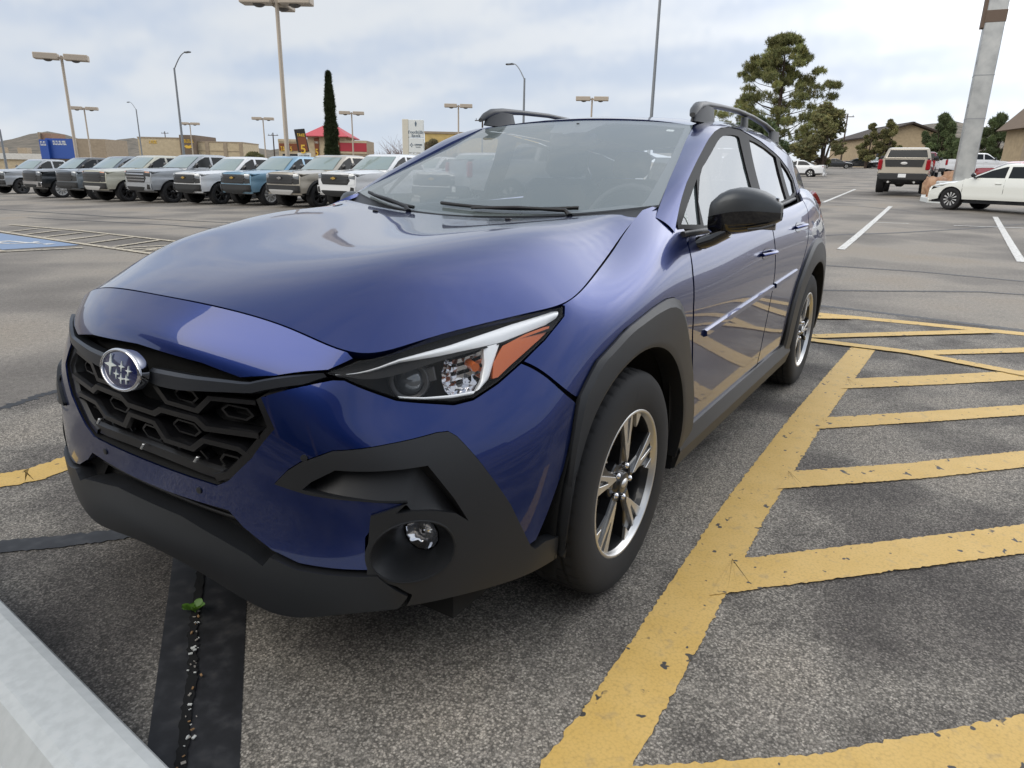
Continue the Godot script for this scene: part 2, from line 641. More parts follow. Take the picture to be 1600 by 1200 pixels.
func belt_x(z: float) -> float:
	var k := [[-.2, .77], [-.45, .785], [-.75, .795], [-1.0, .80], [-1.7, .80], [-2.3, .785], [-2.9, .745], [-3.4, .68]]
	for i in k.size() - 1:
		if z >= k[i + 1][0]:
			return lerpf(k[i][1], k[i + 1][1], clampf((z - k[i][0]) / (k[i + 1][0] - k[i][0]), 0, 1))
	return .68

func Gl(p: Vector2) -> Vector3:   # (z, y): side windows
	var d := p.y - 1.05
	return Vector3(belt_x(p.x) - .52 * d + .32 * d * d, p.y, p.x)

func Wd(p: Vector2) -> Vector3:   # windscreen: across -1 .. 1, up 0 .. 1
	var e := Vector3(.705, 1.135, -.52).lerp(Vector3(.545, 1.44, -1.262), p.y)
	var m := Vector3(0, 1.075, -.305).lerp(Vector3(0, 1.472, -1.30), p.y) + Vector3(0, .6, .8) * .015 * sin(p.y * PI)
	var k := p.x * p.x
	return Vector3(e.x * p.x, lerpf(m.y, e.y, k), lerpf(m.z, e.z, k))

func zy(z: float, y: float) -> Vector2:   # the place on the side surface with that z and y
	var q := Vector2(8.0 - (z - .1) / .4, 3)
	for i in 12:
		var p := S(q)
		var r := Vector2(p.z - z, p.y - y)
		var e := 1e-3
		var pa := (S(q + Vector2(e, 0)) - p) / e
		var pb := (S(q + Vector2(0, e)) - p) / e
		var det := pa.z * pb.y - pb.z * pa.y
		var step := Vector2(-(r.x * pb.y - pb.z * r.y), -(pa.z * r.y - r.x * pa.y)) / det
		q += step.limit_length(1.0)
	return q

func zys(a: Array) -> PackedVector2Array:
	var o := PackedVector2Array()
	for i in range(0, a.size(), 2):
		o.append(zy(a[i], a[i + 1]))
	return o

const ST := Vector2(.14, .14)

func s_panel(poly: PackedVector2Array, off := 0.0, depth := .014, holes := [], st := ST) -> MB:
	var mb := MB.new()
	panel(mb, S, poly, st, 1.0, depth, off, holes)
	return mb

func two(parent: Node, called: String, mb: MB, m: Material) -> Array:   # a part and its mirror image on the other side
	return [put(parent, called, mb, m), put(parent, called, mb.mirrored(), m)]

func off_s(p: Vector2, off: float) -> Vector3:
	return S(p) + normal_of(S, p, 1.0) * off

func car_materials() -> void:
	var p := mat("paint", lin(.003, .020, .14), .28, .85, 1.0)
	p.metallic_specular = .7
	p.clearcoat_roughness = .02
	mat("trim", lin(.015, .016, .018), .42)
	mat("grille_black", lin(.007, .007, .008), .30)
	mat("trim_dark", lin(.008, .008, .009), .5)
	mat("gloss_black", lin(.006, .006, .007), .12, 0, .7)
	mat("satin_black", lin(.012, .012, .013), .5)
	M.satin_black.metallic_specular = .3
	mat("void", lin(.003, .003, .003), .95)
	mat("chrome", lin(.75, .75, .77), .08, 1.0)
	mat("alloy", lin(.66, .655, .645), .34, .9)
	mat("alloy_dark", lin(.012, .012, .013), .3, 0, .6)
	mat("disc", lin(.45, .44, .42), .35, 1.0)
	mat("rubber", lin(.014, .014, .015), .8)
	mat("grey_trim", lin(.05, .055, .065), .35, .6)
	mat("amber", lin(.50, .10, .008), .15, 0, .6)
	mat("tail_red", lin(.35, .012, .012), .12, 0, 1.0)
	mat("bucket_grey", lin(.06, .06, .062), .3, .2)
	mat("emblem_blue", lin(.012, .02, .10), .1, .3, 1.0)
	mat("seat", lin(.03, .031, .033), .85)
	mat("dash", lin(.025, .026, .028), .7)
	mat("frit", lin(.01, .01, .011), .35)
	pane("lens", lin(.9, .93, .95), .01, .25)
	pane("windscreen", lin(.50, .59, .59), .27, .9)  # milky teal tint: part of the sky's reflection is put into the colour
	pane("window", lin(.16, .20, .20), .62, 1.0)
	pane("window_dark", lin(.02, .022, .024), .85, 1.0)
	for k in ["window", "window_dark"]:
		M[k].clearcoat_enabled = true; M[k].clearcoat = 1.0; M[k].clearcoat_roughness = .02

func build_car() -> void:
	car_surfaces()
	car_materials()
	var car := thing("parked_suv", "dark blue compact crossover with black plastic cladding parked in the foreground bay", "car")
	# --- outlines on the side surface (column, row); measured on the real car's edges
	var grille_hole := v2([0, 4.65, .5, 4.61, 1.12, 4.56, 1.66, 4.41, 2.07, 4.62, 2.44, 4.97, 2.66, 5.12, 2.80, 4.92, 2.47, 4.57, 1.95, 4.08, 2.18, 3.51, 1.88, 2.92, 1.5, 2.42, 1.3, 2.27, 0, 2.27])
	var lamp := v2([2.66, 5.06, 3.07, 5.75, 4.18, 6.05, 5.37, 6.05, 6.72, 5.90, 6.63, 5.44, 6.14, 4.74, 5.66, 4.31, 5.25, 4.02, 4.88, 3.85, 4.61, 3.87, 3.78, 4.30, 3.3, 4.72, 2.96, 5.0])
	var nose := v2([0, 4.65, .5, 4.61, 1.12, 4.56, 1.66, 4.41, 2.07, 4.62, 2.44, 4.97, 2.70, 5.2, 2.98, 5.8, 2.86, 6.0, 2, 6, 1, 6, 0, 6])
	var bumper := v2([-.01, 1.83, .35, 1.83, 1.44, 1.88, 1.65, 1.66, 2.07, 1.39, 2.47, 1.28, 3.39, 1.30, 3.62, 1.30, 3.50, 1.55, 3.52, 1.85, 3.70, 2.10, 4.0, 2.25, 4.1, 2.34, 3.42, 2.43, 2.7, 2.48, 2.21, 2.57, 2.41, 2.84, 2.57, 2.99, 3.0, 3.24, 3.8, 3.34, 4.42, 3.38, 4.57, 3.35, 4.70, 3.22, 5.03, 2.76, 5.63, 1.89, 6.18, .92, 6.35, .95, 6.6, 1.4, 6.9, 2.0, 7.0, 2.4, 7.05, 3.02, 6.98, 3.10, 6.3, 3.72, 5.66, 4.26, 5.25, 3.97, 4.88, 3.80, 4.61, 3.82, 3.78, 4.25, 3.3, 4.66, 2.96, 4.95, 2.80, 4.9, 2.47, 4.57, 1.95, 4.08, 2.18, 3.51, 1.88, 2.92, 1.5, 2.42, 1.3, 2.27, -.01, 2.27])
	var half_l := bumper
	var whole: PackedVector2Array = Geometry2D.merge_polygons(half_l, flip2(half_l))[0]
	put(car, "bumper_cover", s_panel(shrink(whole, .008), 0, .03), M.paint)
	put(car, "nose_panel", s_panel(shrink(both(nose), .008), 0, .03), M.paint)
	# --- bonnet
	var hood := PackedVector2Array()
	for i in 101:
		var e := S(Vector2(i * .1, 6.0))
		hood.append(Vector2(e.x, e.z))
	hood.append_array(v2([.655, -.372, .63, -.378, .5, -.345, .3, -.312, .15, -.30, 0, -.295]))
	var mb := MB.new()
	panel(mb, H, shrink(both(hood), .0035), Vector2(.025, .025), -1.0, .02)
	put(car, "bonnet", mb, M.paint)
	mb = MB.new()
	panel(mb, func(p): return H(p) - Vector3(0, .035, 0), shrink(both(hood), -.02), Vector2(.1, .1), -1.0, 0)
	put(car, "bonnet_underside", mb, M.void)
	# --- side panels (z, y)
	var arch_out := [.40, .30, .385, .45, .357, .576, .313, .697, .228, .771, .08, .83, -.10, .862, -.213, .873, -.285, .868, -.33, .848, -.365, .81, -.43, .72, -.507, .60, -.56, .50, -.60, .406, -.62, .355]
	var arch_pts := zys(arch_out)
	var fender := v2([6.70, 5.97, 7, 6.0, 7.5, 6, 8, 6, 9, 6, 9.6, 6.02, 10, 6.05, 10.2, 6.08, 10.42, 6.0])
	fender.append_array(v2([10.56, 5.7, 10.53, 5.45, 10.46, 5.1, 10.34, 4.85, 10.22, 4.3, 10.17, 3.68, 10.22, 3.1, 10.36, 2.4, 10.50, 1.67, 10.62, 1.0]))
	for i in range(arch_pts.size() - 1, 2, -1):
		fender.append(arch_pts[i])
	fender.append_array(v2([7.02, 3.14, 6.3, 3.77, 5.70, 4.29, 6.14, 4.69, 6.66, 5.42, 6.77, 5.88]))
	two(car, "fender", s_panel(shrink(fender, .012)), M.paint)
	# doors and quarter
	var sill_b := .95
	var d1 := v2([10.34, 4.85, 10.5, 5.02])
	for a in [11, 11.5, 12, 12.5]:
		d1.append(Vector2(a, 5.0))
	d1.append_array(zys([-1.605, 1.068, -1.622, .97, -1.652, .80, -1.66, .72, -1.645, .60, -1.62, .50, -1.60, .36]))
	d1.append_array(v2([12, sill_b, 11.2, sill_b, 10.64, sill_b, 10.52, 1.67, 10.38, 2.4, 10.24, 3.1, 10.19, 3.68, 10.24, 4.3]))
	var doors := two(car, "front_door", s_panel(shrink(d1, .014)), M.paint)
	var d2 := zys([-1.605, 1.068])
	for a in [13.2, 13.6, 14.0, 14.4, 14.7]:
		d2.append(Vector2(a, 5.0))
	d2.append_array(zys([-2.52, 1.06, -2.46, 1.0, -2.40, .92, -2.33, .85, -2.27, .78, -2.20, .66, -2.15, .52, -2.11, .42, -2.08, .36]))
	d2.append_array(zys([-1.8, .35, -1.60, .36, -1.62, .50, -1.645, .60, -1.66, .72, -1.652, .80, -1.622, .97]))
	var rdoors := two(car, "rear_door", s_panel(shrink(d2, .014)), M.paint)
	var q := v2([14.7, 5.0, 15, 5.3, 15.5, 5.5, 16, 5.6, 17, 5.6, 18, 5.6])
	q.append_array(v2([18, 3.2, 17.2, 3.1, 16.6, 3.0]))
	var rarch := []
	for i in 13:
		var a := deg_to_rad(25 + 135.0 * i / 12)
		rarch.append_array([-2.67 - .54 * cos(a), .345 + .54 * sin(a)])
	q.append_array(zys(rarch))
	q.append_array(zys([-2.15, .52, -2.20, .66, -2.27, .78, -2.33, .85, -2.40, .92, -2.46, 1.0, -2.52, 1.06]))
	two(car, "quarter_panel", s_panel(shrink(q, .014)), M.paint)
	put(car, "tailgate", s_panel(v2([18.03, 2.6, 18.03, 5.9, 20, 5.9]) + PackedVector2Array([Vector2(20, 2.6)]), 0, .02), M.paint)
	put(car, "tailgate", s_panel(v2([18.03, 2.6, 18.03, 5.9, 20, 5.9, 20, 2.6]), 0, .02).mirrored(), M.paint)
	two(car, "rear_bumper", s_panel(v2([16.55, 2.9, 17.2, 3.05, 18, 3.15, 18, 2.6, 20, 2.6, 20, .1, 16.2, .1, 16.45, 1.2]), .006, .02), M.trim)
	# black structure behind the gaps
	mb = s_panel(v2([10.1, 0.3, 13.9, 0.3, 14.6, 2.9, 15.4, 3.9, 16.1, 3.0, 16.6, .3, 19.9, .3, 19.9, 5.9, 15.2, 5.6, 14.6, 5.05, 10.3, 5.1, 10.2, 5.9, 9, 5.85, 8, 5.8, 7, 5.7, 6.8, 5.0, 5.9, 4.1, 7.3, 2.8, 7.7, 3.6, 8.8, 4.1, 9.6, 3.6]), -.02, 0, [], Vector2(.3, .3))
	two(car, "body_shell", mb, M.void)
	mb = MB.new()
	mb.box(Vector3(0, .30, -1.3), Vector3(1.5, .12, 4.0))
	mb.box(Vector3(0, .58, .42), Vector3(1.0, .44, .1))
	mb.box(Vector3(0, .51, .2), Vector3(1.05, .32, .9))
	mb.box(Vector3(0, .65, -.45), Vector3(1.3, .6, .06))
	put(car, "underbody", mb, M.void)
	# --- wheel arch cladding
	for rear in [false, true]:
		var outer := resample2(arch_pts, 44)
		if rear:
			var ro := []
			for i in 15:
				var a := deg_to_rad(180 * i / 14.0)
				var k := .535 + .02 * sin(a)
				ro.append_array([-2.67 + k * cos(a) * (1.0), .345 + k * sin(a)])
			outer = resample2(zys([-2.10, .30] + ro + [-3.21, .30]), 44)
		var rows := [PackedVector3Array(), PackedVector3Array(), PackedVector3Array(), PackedVector3Array(), PackedVector3Array(), PackedVector3Array()]
		for i in 44:
			var a := deg_to_rad(lerpf(-7, 188, i / 43.0))
			var ci := Vector2((-2.67 if rear else -.015) + .415 * cos(a), .345 + .415 * sin(a))
			var inner := zy(ci.x, maxf(ci.y, .28))
			rows[0].append(off_s(outer[i], -.004))
			rows[1].append(off_s(outer[i], .008))
			rows[2].append(off_s(outer[i].lerp(inner, .18), .019))
			rows[3].append(off_s(outer[i].lerp(inner, .85), .027))
			var e := off_s(inner, .023)
			rows[4].append(e)
			rows[5].append(e + Vector3(-.07, .004, 0))
		mb = MB.new()
		mb.grid([rows[0], rows[1]]); mb.grid([rows[1], rows[2]]); mb.grid([rows[2], rows[3], rows[4]]); mb.grid([rows[4], rows[5]])
		two(car, "wheel_arch_trim", mb, M.trim)
		# wheel well
		mb = MB.new()
		var liner := [PackedVector3Array(), PackedVector3Array(), PackedVector3Array()]
		for i in 25:
			var a := deg_to_rad(lerpf(-15, 195, i / 24.0))
			for k in 3:
				liner[k].append(Vector3([.86, .56, .54][k], .345 + [.43, .43, .02][k] * sin(a), (-2.67 if rear else -.01) + [.43, .43, .02][k] * cos(a)))
		mb.grid(liner)
		two(car, "wheel_well", mb, M.void)
	# sill
	var sill := [PackedVector3Array(), PackedVector3Array(), PackedVector3Array(), PackedVector3Array(), PackedVector3Array()]
	for i in 30:
		var z := lerpf(-.44, -2.25, i / 29.0)
		var p := zy(z, .352)
		var g := S(p)
		sill[0].append(g + Vector3(-.01, .004, 0)); sill[1].append(g + Vector3(.010, 0, 0)); sill[2].append(Vector3(.885, .30, z)); sill[3].append(Vector3(.868, .235, z)); sill[4].append(Vector3(.78, .20, z))
	mb = MB.new()
	for i in 4:
		mb.grid([sill[i], sill[i + 1]])
	two(car, "sill_trim", mb, M.trim)
	# --- lower lip
	var lip := v2([-.01, 1.55, .69, 1.55, 1.33, 1.38, 1.75, 1.25, 1.95, 1.12, 2.08, 1.33, 2.47, 1.22, 3.39, 1.24, 3.66, 1.24, 3.85, .95, 4.05, .62, 3.9, .02, 2, .02, -.01, .02])
	whole = Geometry2D.merge_polygons(lip, flip2(lip))[0]
	put(car, "lower_lip", s_panel(shrink(whole, .01), .012, .07), M.trim)
	mb = s_panel(v2([-1.97, 1.1, -1.4, 1.95, 1.4, 1.95, 1.97, 1.1]), -.05, 0)
	panel(mb, S, v2([-3.45, 2.3, 3.45, 2.3, 3.4, .3, -3.4, .3]), Vector2(.2, .2), 1.0, 0, -.034, [v2([-1.7, 1.2, 1.7, 1.2, 1.2, 1.9, -1.2, 1.9])])
	for side in [1, -1]:
		var edge_piece := v2([3.4, .3, 3.4, 1.0, 4.9, .9, 5.6, 1.6, 5.6, .3])
		panel(mb, S, edge_piece if side > 0 else flip2(edge_piece), Vector2(.2, .2), 1.0, 0, -.034)
	put(car, "lower_intake", mb, M.void)
	mb = MB.new()
	for k in [1.62, 1.72]:
		var line := []
		for i in 21:
			line.append(off_s(Vector2(lerpf(-1.55, 1.55, i / 20.0), k), -.035))
		mb.tube(line, .006, 6)
	put(car, "intake_slat", mb, M.trim_dark)
	# --- fog lamp cladding
	var ring := PackedVector2Array()
	var ring_in := PackedVector2Array()
	for i in 28:
		var a := TAU * i / 28
		ring.append(Vector2(4.15 + .57 * cos(a), 1.53 + .50 * sin(a)))
		ring_in.append(Vector2(4.15 + .66 * cos(a), 1.53 + .60 * sin(a)))
	var clad := v2([2.21, 2.57, 2.41, 2.84, 2.57, 2.99, 3.0, 3.24, 3.8, 3.34, 4.42, 3.38, 4.57, 3.35, 4.70, 3.22, 5.03, 2.76, 5.63, 1.89, 6.18, .92, 6.30, .80, 6.55, .85, 6.9, .75, 6.95, .1, 4.0, .06, 4.1, .62, 3.9, .95, 3.5, 1.25, 3.6, 2.2, 4.1, 2.34, 3.42, 2.43, 2.7, 2.48])
	clad = Geometry2D.merge_polygons(clad, ring_in)[0]
	var recess := v2([2.62, 2.56, 2.75, 2.70, 3.08, 2.92, 4.34, 2.86, 4.72, 2.25, 4.93, 1.85, 4.75, 2.02, 4.45, 2.14, 4.15, 2.2, 3.95, 2.2, 4.1, 2.33, 3.42, 2.45])
	two(car, "fog_lamp_trim", s_panel(shrink(clad, .008), .008, .03, [ring, recess], Vector2(.1, .1)), M.trim)
	mb = MB.new()
	var top := resample2(v2([2.60, 2.57, 2.75, 2.70, 3.08, 2.92, 4.34, 2.86, 4.72, 2.25, 4.93, 1.85]), 30)
	var bot := resample2(v2([2.62, 2.54, 3.42, 2.43, 4.1, 2.31, 4.15, 2.2, 4.5, 2.12, 4.93, 1.84]), 30)
	var fr := [PackedVector3Array(), PackedVector3Array(), PackedVector3Array()]
	for i in 30:
		fr[0].append(off_s(top[i], .006)); fr[1].append(off_s(top[i].lerp(bot[i], .1), -.034)); fr[2].append(off_s(bot[i], -.004))
	mb.grid([fr[0], fr[1]]); mb.grid([fr[1], fr[2]])
	two(car, "fog_lamp_recess", mb, M.trim_dark)
	var bez := [PackedVector3Array(), PackedVector3Array(), PackedVector3Array(), PackedVector3Array(), PackedVector3Array()]
	var lampc := off_s(Vector2(4.42, 1.58), -.075)
	var ln := (normal_of(S, Vector2(4.0, 1.6), 1.0) * .5 + Vector3(.0, -.05, .9)).normalized()
	var lu := (Vector3.UP - ln * ln.y).normalized()
	var lr := lu.cross(ln)
	for i in 29:
		var a := TAU * (i % 28) / 28
		var o := Vector2(4.15 + .57 * cos(a), 1.53 + .50 * sin(a))
		bez[0].append(off_s(Vector2(4.15 + .61 * cos(a), 1.53 + .54 * sin(a)), .005))
		bez[1].append(off_s(Vector2(4.15 + .585 * cos(a), 1.53 + .515 * sin(a)), .011))
		bez[2].append(off_s(o, .005))
		var rim: Vector3 = lampc + (lr * cos(a) * signf(lr.x) + lu * sin(a)) * .043
		bez[3].append(off_s(o, .012).lerp(rim, .55) - ln * .004)
		bez[4].append(rim)
	mb = MB.new()
	mb.grid(bez)
	var bezels := two(car, "fog_lamp_housing", mb, M.trim)
	for s in [0, 1]:
		mb = MB.new()
		var ball := []
		for k in 6:
			var rr := PackedVector3Array()
			for i in 25:
				var a := TAU * (i % 24) / 24
				rr.append(lampc + (lr * cos(a) + lu * sin(a)) * .042 * cos(k * PI / 12) + ln * (.002 + .02 * sin(k * PI / 12)))
			ball.append(rr)
		mb.grid(ball)
		put(bezels[s], "lamp_lens", mb if s == 0 else mb.mirrored(), M.lens)
		mb = MB.new()
		var refl := []
		for k in 4:
			var rr := PackedVector3Array()
			for i in 25:
				var a := TAU * (i % 24) / 24
				var wob := 1.0 if i % 2 else .93
				rr.append(lampc + (lr * cos(a) + lu * sin(a)) * [.041, .033, .02, .004][k] * wob - ln * [.0, .012, .02, .008][k])
			refl.append(rr)
		mb.grid(refl)
		put(bezels[s], "lamp_reflector", mb if s == 0 else mb.mirrored(), M.chrome)
	build_grille(car, grille_hole)
	build_headlights(car, lamp)
	build_glasshouse(car)
	build_details(car, doors, rdoors)
	for w in [[1, 0.0], [1, -2.67], [-1, 0.0], [-1, -2.67]]:
		var wh := wheel_of_suv()
		wh.position = Vector3(.772 * w[0], .345, w[1])
		wh.rotation = Vector3(0, 0.0 if w[0] > 0 else PI, 0)
		wh.rotate_object_local(Vector3.RIGHT, 0.0 if w[1] == 0.0 else .9)
		wh.name = "wheel" if not car.has_node("wheel") else "wheel_%03d" % [[0.0, 1], [-2.67, 1], [0.0, -1], [-2.67, -1]].find([w[1], w[0]])
		car.add_child(wh)

func bar_strip(line: PackedVector2Array, w: float, off: float, depth: float) -> MB:   # a bevelled bar along a line on the fascia
	var rows := [PackedVector3Array(), PackedVector3Array(), PackedVector3Array(), PackedVector3Array(), PackedVector3Array(), PackedVector3Array()]
	for i in line.size():
		var d0 := (line[i] - line[maxi(i - 1, 0)]).normalized()
		var d1 := (line[mini(i + 1, line.size() - 1)] - line[i]).normalized()
		if i == 0:
			d0 = d1
		if i == line.size() - 1:
			d1 = d0
		var t := (d0 + d1).normalized()
		var nn := Vector2(-t.y, t.x) / maxf(.5, t.dot(d1))
		for k in 6:
			rows[k].append(off_s(line[i] + nn * w * [.62, .5, .34, -.34, -.5, -.62][k], off - [depth, .010, 0, 0, .010, depth][k]))
	var mb := MB.new()
	for k in 5:
		mb.grid([rows[k], rows[k + 1]])
	return mb

func build_grille(car: Node3D, hole: PackedVector2Array) -> void:
	var backing := s_panel(both(hole), -.055, 0, [], Vector2(.2, .2))
	skirt(backing, S, both(hole), Vector2(.2, .2), 1.0, .055, -.004)
	var g := put(car, "grille", backing, M.void)
	# frame that follows the opening
	var frame := v2([2.30, 4.66, 1.94, 4.0, 2.12, 3.51, 1.84, 2.97, 1.48, 2.48, 1.25, 2.36])
	put(g, "grille_frame", bar_strip(frame, .17, -.008, .05), M.grille_black)
	put(g, "grille_frame", bar_strip(flip2(frame), .17, -.008, .05), M.grille_black)
	var upper := v2([.30, 3.82, .52, 3.54, 1.04, 3.52, 1.23, 3.83, 1.86, 3.93])
	put(g, "grille_bar", bar_strip(upper, .13, -.012, .05), M.grille_black)
	put(g, "grille_bar", bar_strip(flip2(upper), .13, -.012, .05), M.grille_black)
	var mid := v2([-1.95, 3.31, -1.18, 3.23, -1.04, 3.36, -.42, 3.36, -.28, 3.24, .28, 3.24, .42, 3.36, 1.04, 3.36, 1.18, 3.23, 1.95, 3.31])
	put(g, "grille_bar", bar_strip(mid, .15, -.008, .05), M.grille_black)
	var low := v2([-1.85, 2.86, -1.66, 2.99, -1.13, 2.99, -.92, 2.77, -.43, 2.77, -.26, 3.05, .26, 3.05, .43, 2.77, .92, 2.77, 1.13, 2.99, 1.66, 2.99, 1.85, 2.86])
	put(g, "grille_bar", bar_strip(low, .13, -.008, .05), M.grille_black)
	var base := v2([-1.55, 2.40, -1.0, 2.43, -.4, 2.47, .4, 2.47, 1.0, 2.43, 1.55, 2.40])
	put(g, "grille_bar", bar_strip(base, .24, -.012, .05), M.grille_black)
	# inner hexagon walls, deeper
	for sgn in [-1, 1]:
		for h in [[.75, 2.57, .24], [1.42, 2.62, .16], [.0, 2.72, .2], [.72, 3.05, .22], [1.55, 3.62, .2], [.75, 3.72, .18]]:
			if h[0] == 0.0 and sgn > 0:
				continue
			var c := Vector2(h[0] * sgn, h[1])
			var hx := PackedVector2Array()
			for k in [[-1.1, 0], [-.65, 1], [.65, 1], [1.1, 0], [.65, -1], [-.65, -1], [-1.1, 0]]:
				hx.append(c + Vector2(k[0] * h[2], k[1] * .115))
			put(g, "grille_cell", bar_strip(hx, .05, -.03, .025), M.grille_black)
	# wing bars beside the emblem
	var wing := [PackedVector3Array(), PackedVector3Array(), PackedVector3Array(), PackedVector3Array(), PackedVector3Array()]
	var wt := resample2(v2([.36, 4.22, .6, 4.235, 1.07, 4.26, 1.77, 4.34, 2.43, 4.87, 2.66, 5.06]), 24)
	var wb := resample2(v2([.28, 3.88, .5, 3.84, .84, 3.86, 1.83, 4.1, 2.47, 4.57, 2.72, 4.95]), 24)
	for i in 24:
		wing[0].append(off_s(wt[i], -.03)); wing[1].append(off_s(wt[i], .002)); wing[2].append(off_s(wt[i].lerp(wb[i], .2), .008)); wing[3].append(off_s(wt[i].lerp(wb[i], .9), .004)); wing[4].append(off_s(wb[i], -.03))
	var mb := MB.new()
	for i in 4:
		mb.grid([wing[i], wing[i + 1]])
	put(g, "wing_bar", mb, M.grey_trim); put(g, "wing_bar", mb.mirrored(), M.grey_trim)
	# small bright clips at the foot of the grille
	for c in [Vector2(-1.05, 2.66), Vector2(-.02, 2.52), Vector2(1.02, 2.63)]:
		var p := off_s(c, -.004)
		mb = MB.new()
		mb.prism(v2([-.013, -.009, -.004, -.009, .013, .009, .004, .009]), Transform3D(Basis(), p), .006, .002)
		put(g, "grille_clip", mb, M.alloy)
	# emblem: an oval with a chrome rim and six four-pointed stars
	var c := off_s(Vector2(0, 4.08), .012)
	var nrm := normal_of(S, Vector2(0, 4.1), 1.0)
	var up := (Vector3.UP - nrm * nrm.y).normalized()
	var t := Transform3D(Basis(up.cross(nrm), up, nrm), c)
	var em := put(g, "emblem", oval(t, .079, .046, .022), M.emblem_blue)
	mb = MB.new()
	var rr := []
	for k in 6:
		var row := PackedVector3Array()
		var a0 := TAU * k / 5
		for i in 41:
			var a := TAU * (i % 40) / 40
			row.append(t * Vector3((.078 + .004 * cos(a0)) * cos(a), (.046 + .004 * cos(a0)) * sin(a), .022 + .005 * sin(a0)))
		rr.append(row)
	mb.grid(rr)
	put(em, "emblem_rim", mb, M.chrome)
	mb = MB.new()
	mb.join(oval(t, .081, .049, .020))
	put(em, "emblem_base", mb, M.chrome)
	for s in [[-.034, .008, .026], [.012, .010, .013], [.040, .004, .012], [.034, -.016, .012], [.012, -.018, .013], [-.008, -.010, .012]]:
		mb = MB.new()
		var st := PackedVector2Array()
		for k in 8:
			var a := TAU * k / 8
			var r: float = s[2] * (1.0 if k % 2 == 0 else .26)
			st.append(Vector2(s[0] + r * cos(a) * .95, s[1] + r * sin(a)))
		mb.prism(st, t.translated_local(Vector3(0, 0, .0245)), .003, 0)
		put(em, "emblem_star", mb, M.sticker)

func oval(t: Transform3D, rx: float, ry: float, h: float) -> MB:
	var mb := MB.new()
	var rows := []
	for k in 5:
		var row := PackedVector3Array()
		for i in 41:
			var a := TAU * (i % 40) / 40
			var f: float = [1.0, 1.0, .9, .5, .02][k]
			row.append(t * Vector3(rx * f * cos(a), ry * f * sin(a), [0.0, h - .002, h, h + .003, h + .004][k]))
		rows.append(row)
	mb.grid([rows[0], rows[1]]); mb.grid(rows.slice(1))
	return mb

func strip2(a: PackedVector2Array, b: PackedVector2Array, k: int, off: float, lift := .004, sub := 2) -> MB:   # a band between two lines on the fascia, slightly domed, with thickness
	var ra := resample2(a, k)
	var rb := resample2(b, k)
	var rows := []
	for j in sub + 1:
		var row := PackedVector3Array()
		for i in k:
			var f := float(j) / sub
			row.append(off_s(ra[i].lerp(rb[i], f), off + lift * sin(f * PI)))
		rows.append(row)
	var r0 := PackedVector3Array()
	var r1 := PackedVector3Array()
	for i in k:
		r0.append(off_s(ra[i], off - .02)); r1.append(off_s(rb[i], off - .02))
	var mb := MB.new()
	mb.grid([r0, rows[0]]); mb.grid(rows); mb.grid([rows[-1], r1])
	return mb

